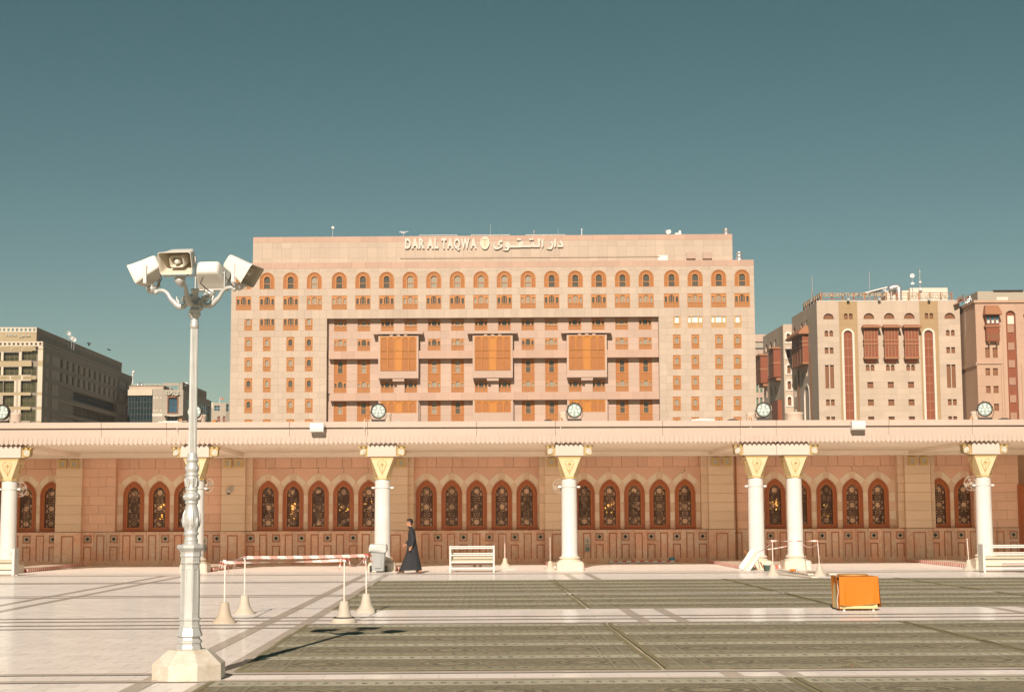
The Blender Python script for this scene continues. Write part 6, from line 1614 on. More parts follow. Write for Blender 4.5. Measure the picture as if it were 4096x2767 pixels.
def loft(mb, secs, m=0, smooth=True, cap0=False, cap1=False):
    n = len(secs[0]); V = [p for s_ in secs for p in s_]
    mb.add(V, [(k*n+i, k*n+(i+1) % n, (k+1)*n+(i+1) % n, (k+1)*n+i) for k in range(len(secs)-1) for i in range(n)], m, smooth)
    if cap0: mb.add(secs[0], [tuple(range(n-1,-1,-1))], m)
    if cap1: mb.add(secs[-1], [tuple(range(n))], m)
def horn():
    """re-entrant paging horn: mouth faces -y in its own frame, pivot at the bracket bolts"""
    t = thing('horn_loudspeaker', '', 'loudspeaker'); 
    piv = bpy.data.objects.new('horn_shell', None)
    S_ = lambda w_, h_, y, r=.03: [(x, y, z) for x, z in rrect(w_, h_, r)]
    b = MB(); loft(b, [S_(.385,.26,-.20), S_(.392,.267,-.195), S_(.37,.247,-.16), S_(.325,.205,-.02), S_(.285,.18,.10), S_(.27,.17,.125), S_(.24,.145,.14)], 0, True, cap1=True)
    loft(b, [S_(.385,.26,-.20), S_(.372,.247,-.198), S_(.345,.225,-.15), S_(.25,.16,.08), S_(.15,.10,.085)], 1, True, cap1=True)
    sh = b.build('outer_horn', [M_horn, M_hornin], t)
    b = MB(); loft(b, [S_(.155,.118,-.145,.025), S_(.165,.128,-.14,.025), S_(.175,.14,.0,.03), S_(.19,.15,.07,.03)], 0, True); loft(b, [S_(.155,.118,-.145,.025), S_(.145,.108,-.143,.025), S_(.10,.075,-.04,.02), S_(.08,.06,.0,.02)], 1, True, cap1=True)
    b.build('inner_horn', [M_horn, M_hornin], sh)
    b = MB(); b.frame(Matrix.Rotation(PI/2, 4, 'X')); b.lathe([(.012,.16),(.022,.155),(.03,.12),(.04,.08),(.04,.03)], 14); b.build('driver', M_horn, sh)
    b = MB()
    for s in (-1, 1): b.ball((s*.168, 0, 0), .012, n=8, k=6)
    b.build('bolt', M_greymet, sh)
    sh.rotation_euler = (rad(28), 0, 0)
    b = MB()
    for s in (-1, 1): b.box(s*.182-.004, s*.182+.004, -.02, .02, -.20, .02)
    b.box(-.186, .186, -.022, .022, -.205, -.195); b.box(-.05, .05, -.03, .03, -.225, -.204); b.build('bracket', M_white, t)
    b = MB(); b.tube([(.05,.12,-.06),(.07,.16,-.14),(.02,.10,-.20),(-.03,.05,-.24)], .007, 6); b.build('cable', M_dark, t)
    return t
HL = ['cream horn loudspeaker pointing left on the silver post', 'cream horn loudspeaker with its open mouth facing the viewer', 'cream horn loudspeaker pointing right in front of the pink hotel corner', 'cream horn loudspeaker seen from behind on the silver post']
h0 = horn()
for i, a_ in enumerate(ARMS):
    h_ = h0 if i == 0 else copy_tree(h0); tilt = (28, 24, 33, 27)[i]
    h_.location = (LX+arm_r*math.cos(a_), LY+arm_r*math.sin(a_), arm_z+.235-(0, 0, .035, 0)[i]); h_.rotation_euler = (0, 0, a_+PI/2); h_.scale = (.95,)*3; h_['label'] = HL[i]; h_['group'] = 'four cream horn loudspeakers on the post'
    for ch in h_.children:
        if ch.name.startswith('outer_horn'): ch.rotation_euler = (rad(tilt), 0, 0)

# ================================================================== ON THE CANOPY ROOF
M_fltrim = plain('floodlight_housing', (.045,.033,.026), .5)
M_flglass = glass('floodlight_glass', (.30,.36,.32), .12, .5, .1)
M_led = plain('led_lens', (.62,.66,.58), .25, .6, var=.03)
M_cable = plain('pale_cable', (.62,.54,.44), .6)
def floodlight():
    t = thing('floodlight', '', 'floodlight'); b = MB(); R_ = Matrix.Rotation(PI/2, 4, 'X')   # lens faces -y
    r = .262; b.frame(Matrix.Translation((0,0,.36)) @ R_); b.lathe([(r*.5,-.22),(r*.8,-.18),(r,-.06),(r,.03),(r*.96,.05),(r*.86,.05),(r*.86,.02)], 32, caps=False)
    for k in range(8): a_ = 2*PI*k/8+.2; b.ball((r*1.0*math.cos(a_), r*1.0*math.sin(a_), .03), .022, n=6, k=4)
    hs = b.build('housing', M_fltrim, t)
    b = MB().frame(Matrix.Translation((0,0,.36)) @ R_); b.lathe([(.0,.022),(r*.868,.022)], 32, caps=False); b.build('glass', M_flglass, hs)
    P = [(0,.145),(-.13,.085),(.13,.085),(0,.055),(-.16,-.025),(-.055,-.03),(.055,-.03),(.16,-.025),(-.07,-.135),(.07,-.135)]
    for x, z in P: b = MB().frame(Matrix.Translation((0,0,.36)) @ R_); b.lathe([(.0,.032),(.030,.031),(.043,.024)], 14, (x, z, 0), caps=False); b.build('led', M_led, hs)
    b = MB()
    for s in (-1, 1): b.tube([(s*.285,0,.36),(s*.285,0,.20),(s*.22,0,.06)], .02, 6, flat=.5)
    b.box(-.24, .24, -.07, .07, .0, .07); b.box(-.18, .18, -.10, .10, -.06, .0); b.build('yoke', M_fltrim, t)
    b = MB(); b.box(-.50, -.40, -.05, .05, .0, .11); b.build('junction_box', M_owood, t)
    b = MB(); b.tube([(-.24,0,.03),(-.40,-.02,.03),(-.47,-.40,.05),(-.47,-.52,.02),(-.47,-.53,-.25),(-.46,-.46,-.45),(-.46,-.46,-.73),(-.45,-.40,-.80)], .014, 6); b.build('cable', M_cable, t)
    return t
f0 = floodlight(); FL = [(10, 'at the far left edge of the canopy roof, half cut off'), (777, 'partly hidden behind the silver post'), (1514, 'over the column with the grey bin'), (2297.6, 'over the lone middle column'), (3054, 'between the pink hotel and the cream hotel'), (3939.6, 'in front of the rose building at the right')]
for i, (px, d_) in enumerate(FL):
    p = at_y(px, 1640, FY+.45); f_ = f0 if i == 0 else copy_tree(f0); f_.location = (p.x, FY+.45, Z_TOP-.01+.04); f_.rotation_euler = (0,0,(-.25,.0,.05,-.05,-.12,-.30)[i])
    f_['label'] = 'round LED floodlight '+d_; f_['group'] = 'round floodlights along the canopy roof'
M_vent = stone('pink_vent_drum', (.55,.43,.34), scale=2, orand=0)
def vent(px, pw, y0, label, dx=0):
    pl_ = Plane((0, FY+1.6, 0), 0); p = pl_.hit(px, 1684); k = (FY+1.6)/FPX; t = thing('vent_drum', label, 'vent', (p.x, p.y, Z_TOP-.05), 0, 'pink vent drums on the canopy roof')
    h_ = pl_.hit(px, y0).z-(Z_TOP-.05); r = pw/2*k; b = MB(); b.lathe([(r,0),(r,h_-.08),(r*1.06,h_-.06),(r*1.06,h_),(r*.9,h_+.01)], 28); b.build('drum', M_vent, t)
vent(63, 42, 1652, 'pink drum behind the floodlight at the far left edge'); vent(806, 36, 1659, 'pink drum beside the floodlight behind the silver post'); vent(1550, 30, 1652, 'pink drum right of the floodlight over the grey bin')
vent(2255, 34, 1648, 'pink drum left of the floodlight over the lone middle column'); vent(3005, 38, 1652, 'pink drum at the foot of the pink hotel right corner'); vent(3177, 70, 1650, 'widest pink drum, in front of the cream hotel wing'); vent(3900, 30, 1646, 'pink drum left of the rightmost floodlight')
def roofbit(name, label, cat, px, w_, h_, mat, d=.3):
    p = at_y(px, 1684, FY+.4); k = (FY+.4)/FPX; t = thing(name, label, cat, (p.x, FY+.4, Z_TOP)); b = MB(); b.slab(-w_/2*k, w_/2*k, -d/2, d/2, 0, h_*k, b=.01); b.build('body', mat, t)
    b = MB(); b.box(-w_*.3*k, w_*.3*k, -d*.3, d*.3, h_*k, h_*k+.02); b.build('lid', mat, t)
roofbit('white_board', 'long white board lying on the canopy left of the silver post', 'board', 683, 92, 5, M_white); roofbit('white_board', 'long white board lying on the canopy before the pink hotel right part', 'board', 2810, 96, 7, M_white)
roofbit('roof_box', 'dark flat box on the canopy left of the middle floodlight', 'box', 2192, 30, 6, M_dark); roofbit('roof_box', 'dark flat box on the canopy near the pink hotel right corner', 'box', 2930, 36, 6, M_dark); roofbit('roof_box', 'dark low hump box on the canopy right of the rightmost floodlight', 'box', 4017, 38, 6, M_dark)
roofbit('roof_box', 'small grey box on the canopy right of the floodlight over the bin', 'box', 1590, 24, 5, M_greymet); roofbit('roof_box', 'yellow box on the canopy right of the silver post', 'box', 858, 16, 10, M_owood)
M_boxl = plain('white_lamp_housing', (.60,.59,.56), .4)
def boxlight():
    t = thing('box_floodlight', '', 'floodlight'); b = MB(); P = [(-.02,-.14),(.10,-.16),(.24,-.13),(.27,-.02),(.25,.10),(.20,.155),(.04,.15),(-.02,.10)]
    b.frame(Matrix.Rotation(-PI/2, 4, 'Z')); b.prism(P, -.225, .225); b.build('housing', M_boxl, t)
    b = MB(); b.frame(Matrix.Rotation(-PI/2, 4, 'Z')); b.add([(.02,-.2,-.155),(.22,-.2,-.135),(.22,.2,-.135),(.02,.2,-.155)], [(0,1,2,3)]); b.build('glass', M_flglass, t)
    b = MB(); b.box(-.06, .06, 0, .15, -.05, .05); b.box(.225, .26, -.16, .02, .02, .10); b.build('bracket', M_greymet, t); return t
bl0 = boxlight()
for i, (px, py, lb) in enumerate(((1268, 1710, 'white box floodlight on the canopy edge left of the grey bin column'), (3432, 1701, 'white box floodlight on the canopy edge right of the close pair of columns'))):
    p = at_y(px, py, FY-.25); o = bl0 if i == 0 else copy_tree(bl0); o.location = (p.x, FY-.12, p.z); o['label'] = lb; o['group'] = 'white box floodlights on the canopy edge'

# ================================================================== UNDER THE CANOPY
M_fanb = plain('tan_fan_blade', (.30,.215,.15), .6); M_fanw = plain('fan_wire', (.42,.33,.25), .5)
def fan():
    t = thing('wall_fan', '', 'fan'); R_ = Matrix.Rotation(PI/2, 4, 'X'); r = .245; b = MB()
    ringp = lambda rr, y: [(rr*math.cos(2*PI*k/24), y, rr*math.sin(2*PI*k/24)) for k in range(25)]
    for rr, y in ((r,0),(r*.97,-.05),(r*.6,-.08)): b.tube(ringp(rr, y), .006, 5)
    for k in range(20): a_ = 2*PI*k/20; c_, s_ = math.cos(a_), math.sin(a_); b.tube([(.05*c_,-.09,.05*s_),(r*.6*c_,-.08,r*.6*s_),(r*c_,0,r*s_)], .0025, 4)
    b.build('guard', M_fanw, t); 
    for k in range(4):
        b = MB(); b.frame(Matrix.Rotation(2*PI*k/4+.4, 4, 'Y')); b.add([(.04,-.01,-.02),(.21,-.03,-.06),(.225,.0,.02),(.17,.03,.07),(.04,.02,.03)], [(0,1,2,3,4)]); b.build('blade', M_fanb, t)
    b = MB().frame(R_); b.lathe([(.045,-.10),(.06,-.06),(.06,.02),(.04,.05),(.0,.06)], 14); b.build('motor', M_fanw, t)
    b = MB(); b.tube([(0,.09,0),(.10,.14,0),(.22,.14,0)], .014, 6); b.build('bracket', M_white, t); return t
fn0 = fan()
for i, (px, py, lb, fl_) in enumerate(((80, 1957, 'round caged fan on the right of the far left column', PI), (826, 1940, 'round caged fan right of the column behind the silver post', PI), (2240, 1945, 'round caged fan left of the lone middle column', 0), (3884, 1933, 'round caged fan left of the column at the right edge', 0))):
    p = at_y(px, py, CY+.10); o = fn0 if i == 0 else copy_tree(fn0); o.location = p; o.rotation_euler = (0,0,0); o['label'] = lb; o['group'] = 'caged fans on the columns'
    if fl_: o.scale = (-1, 1, 1)
sc = thing('security_camera', 'white dome security camera on the pier right of the silver post', 'camera', at_y(921, 1958, YP)); b = MB()
b.box(.04, .13, -.04, 0, -.05, .13); b.tube([(.085,-.03,.10),(.03,-.15,.10),(-.02,-.22,.06)], .03, 8); b.build('bracket', M_white, sc)
b = MB(); b.lathe([(.02,.07),(.06,.06),(.10,.02),(.11,-.04),(.105,-.09)], 20, (-.03,-.22,-.03)); b.build('housing', M_white, sc); b = MB(); b.ball((-.03,-.22,-.12), .075); b.build('dome', M_dark, sc)
M_signw = plain('white_sign_plate', (.66,.60,.50), .5); M_teal2 = plain('teal_sign_band', (.16,.27,.23), .5); M_red = plain('red_print', (.45,.07,.04), .5)
def wsign(px, label):
    t = thing('wall_sign', label, 'sign', (px2(PW, px), YP+YW-.045, 0), 0, 'no smoking plates over wall sockets'); z = lambda y: PW.loc(px, y)[1]; b = MB(); b.box(-.115, .115, 0, .012, z(2180.5), z(2148)); p = b.build('plate', M_signw, t)
    c_ = z(2162.5); rr = .075; b = MB(); R = [(rr*math.cos(2*PI*k/24), c_+rr*math.sin(2*PI*k/24)) for k in range(24)]; Q = [(x*.88, c_+(q-c_)*.88) for x, q in R]; b.ring(R, Q, -.004, .0, closed=True); b.box(-.012, .012, -.004, 0, c_-.045, c_+.045); b.prism([(.02,c_+.005),(0,c_+.05),(-.02,c_+.005)], -.005, 0); b.build('pictogram', M_dark, p)
    b = MB(); b.prism([(.025,c_-.04),(.0,c_+.01),(-.025,c_-.035),(-.005,c_-.055)], -.006, -.0041); b.build('red_mark', M_red, p)
    b = MB(); b.box(-.085, .085, -.004, 0, z(2180), z(2176.5))
    for k in range(7): b.box(-.08+k*.024, -.068+k*.024, -.004, 0, z(2176.4), z(2176.4)+(.012, .02, .012, .03, .012, .022, .01)[k])
    b.build('band', M_teal2, p)
    b = MB(); b.box(-.09, .09, -.035, 0, z(2204), z(2185)); o = b.build('socket_box', M_greymet, t); b = MB(); b.box(-.055, .055, -.042, -.0351, z(2200), z(2188)); b.build('cover', M_teal2, o)
wsign(2348, 'no smoking plate and socket on the dado right of the lone middle column'); wsign(820, 'no smoking plate and socket on the dado right of the silver post')

# low taped ramps running back from the columns, and the long one along the wall
M_rw = stripes('red_white_tape', (.70,.14,.10), (.78,.72,.66), .26, 0.0, 1)
M_rwx = stripes('red_white_tape_along', (.68,.13,.09), (.78,.73,.67), .34, .0, 0)
M_rwz = stripes('red_white_tape_loose', (.66,.16,.12), (.80,.76,.70), .30, 3.0, 0)
M_rampt = marble('ramp_marble', (.64,.56,.46), (.58,.50,.40), (.5,.4,.3), .35, .3, 1.5, .02, .2)
def ramp(x0, x1, y0, y1, label, h_=.11):
    t = thing('taped_ramp', label, 'ramp', (x0, y0, 0), 0, 'low ramps edged with red and white tape'); W_, D_ = x1-x0, y1-y0; b = MB(); b.box(0, W_, 0, D_, .009, h_); b.build('slab', M_rampt, t)
    b = MB()
    for x in (-.012, W_+.002): b.box(x, x+.01, -.01, D_, .012, h_+.012)
    b.build('edge_tape', M_rw, t); b = MB(); b.box(0, W_, -.012, -.002, .012, h_+.01); b.build('end_tape', M_rwx, t)
RL = ['behind the shoe rack at the left edge', 'behind the silver post column', 'behind the walking man', 'behind the lone middle column', 'behind the white sack', None, 'left of the rightmost shoe rack']
for i, x in enumerate(CX):
    if RL[i]: ramp(x-.52, x+(.52 if i != 4 else 1.9), CY+.55, YP-.06, 'low ramp with red and white taped edges '+RL[i])
x0, x1 = at_z(2424, 2249).x, at_z(2702, 2249).x
t = thing('taped_kerb', 'long low kerb with red dashed tape along the wall, a blue cloth on it', 'kerb', (x0, YP-.55, 0)); b = MB(); b.box(0, x1-x0, 0, .5, .009, .10); b.build('slab', M_rampt, t); b = MB(); b.box(0, x1-x0, -.012, -.002, .06, .11); b.build('edge_tape', M_rwx, t); b = MB(); b.box(0, x1-x0, -.014, -.002, .012, .058); b.build('white_tape', M_white, t)
t = thing('blue_cloth', 'small folded blue cloth left on the taped kerb by the wall', 'cloth', (at_z(2676, 2249).x, YP-.35, .11)); b = MB(); V = [(-.14,-.08,0),(.13,-.09,0),(.15,.1,0),(-.12,.1,0),(-.10,-.05,.10),(.08,-.06,.15),(.12,.06,.14),(-.08,.07,.09)]; b.add(V, [(0,1,5,4),(1,2,6,5),(2,3,7,6),(3,0,4,7),(4,5,6,7)], 0, True); b.build('folds', plain('blue_cloth', (.10,.27,.36), .8), t)
# ================================================================== ON THE PLAZA
M_cone = plain('beige_post_base', (0.437, 0.353, 0.265), .6, .3, var=.12, scale=5, bump=.2)
M_cone2 = plain('sun_bleached_post_base', (0.465, 0.405, 0.321), .65, .3, var=.14, scale=7, bump=.2)
M_polep = NT('peeling_white_pole'); _p = M_polep.obj(); _n = M_polep.noise(M_polep.scale(_p, (1,1,.3)), 40, 4, .7)
M_polep = M_polep.fin(M_polep.mix(M_polep.math('GREATER_THAN', _n, .60), (.76,.62,.54), (.30,.20,.14)), .55, .3)
M_tape = stripes('barrier_tape', (.56,.30,.25), (.66,.60,.54), .30, .8, 0)
M_chain = stripes('twisted_tape', (.66,.12,.08), (.78,.72,.66), .075, 0.0, 0)
def ground(px, py): return at_z(px, py)
def post_unit(px, py, ptop, label, bh=.34, br=.26, mat=None, pr=.014, lean=0.0, grp='tape posts on moulded bases'):
    p = ground(px, py); p.y += br*.55; t = thing('barrier_post', label, 'barrier post', p, 0, grp); top = at_y(px, ptop, p.y).z
    b = MB(); b.lathe([(br,.0),(br*1.0,.02),(br*.93,.04),(br*.72,.08),(br*.55,bh*.38),(br*.44,bh*.65),(br*.35,bh*.97),(br*.32,bh),(.0,bh+.003)], 28); b.build('base', mat or M_cone, t)
    b = MB(); b.tube([(0,0,bh-.05),(lean*.5,0,(bh+top)/2),(lean,0,top)], pr, 10); b.build('pole', M_polep, t)
    return t, p+Vector((lean, 0, top))
T1 = post_unit(893, 2492, 2240, 'beige based tape post nearest the silver post on the left', .345, .205, M_cone)
T2 = post_unit(974, 2456, 2222, 'pale based tape post just behind the beige one beside the silver post', .345, .20, M_cone2)
T3 = post_unit(1374, 2491, 2232, 'tape post on a doubled cracked base near the carpet corner', .36, .205, M_cone2)
T4 = post_unit(1463, 2449, 2214, 'pale based tape post standing at the edge of the middle carpets', .345, .20, M_cone2)
b = MB(); b.lathe([(.21,.0),(.212,.05),(.20,.075),(.19,.08)], 28, caps=False); b.lathe([(.19,.079),(.165,.10)], 28, m=1, caps=False); b.build('broken_rim', [M_cone2, M_dark], T3[0])
R1 = post_unit(3095, 2300, 2158, 'tape post with red tape knot in front of the close pair of columns', .33, .20, M_cone2)
R2 = post_unit(3282, 2302, 2160, 'tape post to the right of the close pair of columns', .33, .20, M_cone2, lean=-.04)
R3 = post_unit(3880, 2279, 2152, 'tape post left of the shoe rack at the right edge', .33, .20, M_cone2, lean=-.03)
C1 = post_unit(2020, 2264, 2143, 'pink pole on a small base right of the middle shoe rack', .30, .19, M_cone2)
C2 = post_unit(2201.5, 2279, 2147, 'thin grey pole on a small base left of the lone middle column', .30, .19, M_cone2, pr=.009)
def tape(name, label, P, Q, sag, w_, mat, n=24, twist=0.0, cat='barrier tape', rope_=False, grp='red and white tapes on posts'):
    """a strip of plastic film with thickness hanging between two points; its own x runs along it"""
    d = Q-P; L = d.length; t = MB(); V = []
    rz = math.atan2(d.y, d.x)
    for k in range(n+1):
        f = k/n; x = f*math.hypot(d.x, d.y); z = d.z*f-sag*4*f*(1-f); a_ = twist*f*2*PI+.15*math.sin(f*9); hw = w_/2
        V.append((x, z, a_, hw))
    if rope_: t.tube([(x, 0, z) for x, z, _, _ in V], w_/2, 6)
    else:
        A = [];
        for x, z, a_, hw in V: A += [(x, -math.sin(a_)*hw-.0015, z+math.cos(a_)*hw), (x, math.sin(a_)*hw-.0015, z-math.cos(a_)*hw), (x, math.sin(a_)*hw+.0015, z-math.cos(a_)*hw), (x, -math.sin(a_)*hw+.0015, z+math.cos(a_)*hw)]
        t.add(A, [(4*k+j, 4*k+(j+1) % 4, 4*k+4+(j+1) % 4, 4*k+4+j) for k in range(n) for j in range(4)], 0)
    o = t.build(name, mat, None, P); o.rotation_euler = (0,0,rz); return tag(o, label, cat, grp)
V3 = Vector
tape('barrier_tape', 'upper red and white tape between the two back posts beside the silver post', T2[1]+V3((0,0,-.03)), T4[1]+V3((0,0,-.03)), .012, .055, M_tape)
tape('barrier_tape', 'lower red and white tape between the two front posts beside the silver post', T1[1]+V3((0,0,-.035)), T3[1]+V3((0,0,-.03)), .015, .045, M_tape, twist=.5)
tape('twisted_tape', 'twisted tape between the two left posts beside the silver post', T1[1]+V3((0,0,.0)), T2[1]+V3((0,0,-.01)), .03, .022, M_chain, rope_=True)
tape('twisted_tape', 'sagging twisted tape between the two posts at the carpet corner', T3[1]+V3((0,0,-.02)), T4[1]+V3((0,0,-.02)), .16, .022, M_chain, rope_=True)
def knot(T, label, s=1.0):
    random.seed(hash(label) % 1000 if False else len(label)); b = MB(); c = V3((0,0,T[1].z-T[0].location.z)); lean = T[1].x-T[0].location.x
    for k in range(4):
        a_ = random.uniform(0, 6.28); p = V3((lean,0,c.z-.03)); l = random.uniform(.10,.24)*s
        b.tube([p, p+V3((math.cos(a_)*l*.4, math.sin(a_)*l*.4, random.uniform(-.02,.05))), p+V3((math.cos(a_)*l*.6, math.sin(a_)*l*.6, -l*.8))], [.012,.014,.004], 5, flat=.25)
    b.tube([(lean,0,c.z-.06),(lean,0,c.z-.0)], .032*s, 8); b.build('tape_knot', M_rwz, T[0])
knot(T1, 'left front', 1.2); knot(T3, 'front'); knot(T4, 'back right one', 1.3); knot(R1, 'red knot', 1.5); knot(T2, 'back left knot end')
b = MB(); P = T2[1]-T2[0].location+V3((-.05,0,-.02)); b.tube([P, P+V3((-.10,-.02,-.05)), P+V3((-.16,-.03,-.22)), P+V3((-.20,-.03,-.50))], [.012,.014,.008,.003], 5, flat=.3); b.build('loose_tape_end', M_white, T2[0])
tape('barrier_tape', 'red and white tape from the knotted post across the close pair of columns', R1[1]+V3((0,0,-.02)), R2[1]+V3((0,0,-.01)), .02, .045, M_tape, twist=1)
pA = at_y(3070, 2196, CY-.6); pB = at_y(3147, 2183, CY-.2)
tape('barrier_tape', 'short lower tape between the close pair of columns', pA, pB, .01, .04, M_tape)
tape('twisted_tape', 'sagging twisted tape from the second close column to the post on its right', at_y(3214, 2177, CY-.25), R2[1]+V3((0,0,-.10)), .10, .026, M_chain, rope_=True)
tape('twisted_tape', 'twisted tape running from the knotted post down towards the white bag', at_y(3030, 2208, CY-.7), R1[1]+V3((0,0,-.04)), .05, .024, M_chain, rope_=True)

# wheelie bin
M_bin = plain('grey_bin_plastic', (.30,.305,.29), .5, .35, var=.05); M_liner = plain('pale_bin_liner', (.46,.47,.44), .35, .5, var=.15, scale=14, bump=.5)
p = ground(1511, 2289); bn = thing('wheelie_bin', 'grey wheelie bin with a pale plastic liner at the foot of a column', 'bin', p); k = p.y/FPX
def rs(w_, d_, z, r=.05, cy=0): return [(x, y+cy, z) for x, y in rrect(w_, d_, r)]
b = MB(); loft(b, [rs(.40,.42,.05,.05,.25), rs(.47,.50,.60,.05,.25), rs(.50,.54,.80,.05,.25), rs(.54,.58,.81,.05,.25), rs(.54,.58,.86,.05,.25)], 0, True, cap0=True, cap1=True); b.box(-.10,.10,-.012,.03,.15,.60); b.build('body', M_bin, bn)
b = MB(); random.seed(4); secs = []
for z, g_ in ((.66,.012),(.70,.022),(.76,.022),(.81,.026),(.86,.022),(.90,.012),(.92,-.01),(.88,-.06)):
    s_ = rs(.54+2*g_,.58+2*g_,z,.06,.25); secs.append([(x+random.uniform(-.012,.012), y+random.uniform(-.012,.012), zz+random.uniform(-.018,.018)+(.025 if z < .7 and random.random() < .4 else 0)) for x, y, zz in s_])
loft(b, secs, 0, True, cap1=True); b.build('liner', M_liner, bn)
for s in (-1, 1): b = MB().frame(Matrix.Translation((s*.26,.46,.11)) @ Matrix.Rotation(PI/2, 4, 'Y')); b.lathe([(.06,-.035),(.11,-.035),(.11,.035),(.06,.035)], 18); b.build('wheel', M_dark, bn)

# white shoe racks
M_rack = plain('white_rack_paint', (0.614, 0.581, 0.525), .45, .4, var=.05); M_shelf = plain('beige_rack_shelf', (.60,.52,.38), .55, .3); M_end = plain('grey_rack_end', (.60,.57,.50), .5)
def rack(w_, ends):
    t = thing('shoe_rack', '', 'shoe rack'); hh = .86; dd = .46
    for x in (0, w_-.055):
        for y in (0, dd): b = MB(); b.slab(x, x+.055, y, y+.045, 0, hh, b=.006); b.build('post', M_rack, t)
        b = MB(); 
        for z in (.12, hh-.06): b.box(x+.01, x+.045, .045, dd, z, z+.04)
        b.build('side_rail', M_rack, t)
    for z in (.105, .30, .53, .76):
        b = MB(); b.slab(.0552, w_-.0552, .004, .038, z, z+.045, b=.005); b.build('front_bar', M_rack, t)
        b = MB(); b.slab(.0552, w_-.0552, dd+.004, dd+.036, z+.05, z+.09, b=.005); b.build('back_bar', M_rack, t)
    sh = None
    for z, z2 in ((.31, .44),):
        b = MB(); b.add([(.06,.04,z),(w_-.06,.04,z),(w_-.06,dd,z2+.06),(.06,dd,z2+.06),(.06,.04,z-.015),(w_-.06,.04,z-.015),(w_-.06,dd,z2+.045),(.06,dd,z2+.045)], [(0,1,2,3),(7,6,5,4),(0,4,5,1),(2,6,7,3)])
        sh = b.build('shelf', M_shelf, t); b = MB()
        for i in range(12):
            for j in range(2): x = .14+(w_-.28)*(i+.5*j)/11.5; f = .3+.4*j; y = .04+(dd-.04)*f; zz = z+(z2+.06-z)*f; b.lathe([(.012,.0),(.012,.004)], 8, (x, y, zz+.003))
        b.build('punched_holes', M_rack, sh)
    b = MB()
    for x in (.03, w_-.03):
        for z in (.13, .32, .55, .78): b.ball((x, -.002, z), .008, n=6, k=4)
    b.build('bolts', M_greymet, t)
    if ends:
        b = MB(); x = -.02 if ends < 0 else w_+.002; b.box(x, x+.018, .0, dd+.045, .05, hh+.02); e_ = b.build('end_panel', M_end, t); b = MB()
        xx = x-.003 if ends < 0 else x+.018
        for z in (.56, .68): b.box(xx, xx+.003, .18, .24, z, z+.05); b.box(xx, xx+.003, .255, .28, z+.01, z+.06)
        b.build('stencil_mark', M_greymet, e_)
    return t
p = ground(1797.5, 2288); k = p.y/FPX; r_ = rack((1973.5-1794)*k, 0); r_.location = p; r_['label'] = 'white shoe rack standing alone between the walking man and the middle column'; r_['group'] = 'white shoe racks'
b = MB(); W_ = (1973.5-1794)*k
for s in (-1, 1): b.ball((W_*.62+s*.10, .25, .16), .05, n=10, k=6, sq=(1.0,1.8,.7))
o = b.build('pair_of_shoes', plain('brown_leather', (.12,.075,.04), .5), None, p); tag(o, 'pair of brown shoes resting on the low bar of the middle shoe rack', 'shoes'); o.location = p+V3((0,0,.03))
p = ground(53, 2303); r_ = rack(1.5, 1); r_.location = p-V3((1.5,0,0)); r_['label'] = 'white shoe rack cut off by the left edge with a plain end panel'; r_['group'] = 'white shoe racks'
p = ground(3937, 2289); r_ = rack(1.9, -1); r_.location = p; r_['label'] = 'white shoe rack cut off by the right edge with a grey end panel'; r_['group'] = 'white shoe racks'

# orange draped box on the carpets' edge
M_orcl = NT('orange_cloth'); _x = M_orcl.noise(M_orcl.obj(), 3, 3); M_orcl.bump(M_orcl.noise(M_orcl.scale(M_orcl.obj(), (1,1,.5)), 6, 2), .12, .02)
M_orcl = M_orcl.fin(M_orcl.vary((.53,.155,.014), M_orcl.math('MULTIPLY_ADD', _x, .2, .9)), .75, .2)
p = ground(3420, 2441.5); k = p.y/FPX; ob = thing('draped_box', 'low pale box draped with a bright orange cloth on the floor band', 'box', (ground(3358, 2441).x, p.y, 0)); BW = 150*k; BH = 132*k
M_pale = plain('pale_box_board', (.62,.47,.22), .6)
b = MB(); b.slab(0, BW, 0, BW*.9, .035, BH-.02, b=.01); b.build('box', M_pale, ob); b = MB()
for x in (.06, BW-.09):
    for y in (.04, BW*.8): b.box(x, x+.04, y, y+.04, 0, .0349)
b.build('foot', M_white, ob)
random.seed(9); b = MB(); nx_, nz_ = 36, 14; V = []
for j in range(nz_+1):
    for i in range(nx_+1):
        u, v = i/nx_, j/nz_; x = -.012+(BW+.03)*u+.07*BW*v*(u-.15)*.4; fold = .018*math.sin(u*9+1.0)*v+.03*math.exp(-((u-.09)/.05)**2)*v+.018*math.exp(-((u-.90+.1*v)/.05)**2)*v
        V.append((x, -.012-fold-.02*v, BH+.012-(BH-.10+.02*math.sin(u*5))*v))
b.add(V, [(j*(nx_+1)+i, (j+1)*(nx_+1)+i, (j+1)*(nx_+1)+i+1, j*(nx_+1)+i+1) for j in range(nz_) for i in range(nx_)], 0, True)
T_ = [(-.02,-.014,BH+.012),(BW+.02,-.014,BH+.012),(BW+.02,BW*.93,BH+.012),(-.02,BW*.93,BH+.012)]; b.poly(T_, 0)
V = []
for j in range(9):
    for i in range(9):
        u, v = i/8, j/8; V.append((-.02-.05*math.sin(u*7)*v-.055*BW*(1-v)*math.exp(-((u-.1)/.3)**2)+.05*v, -.014+BW*.94*u, BH+.012-(BH-.02)*v))
b.add(V, [(j*9+i, j*9+i+1, (j+1)*9+i+1, (j+1)*9+i) for j in range(8) for i in range(8)], 0, True)
V = [(BW+.02+.012*math.sin(u*8)+.04*v, -.014+BW*.94*u/8, BH+.012-(BH-.06)*v/8) for v in range(9) for u in range(9)]
V = [(BW+.02+.06*BW*(v/8), -.014+BW*.94*u/8, BH+.012-(BH-.06)*v/8) for v in range(9) for u in range(9)]
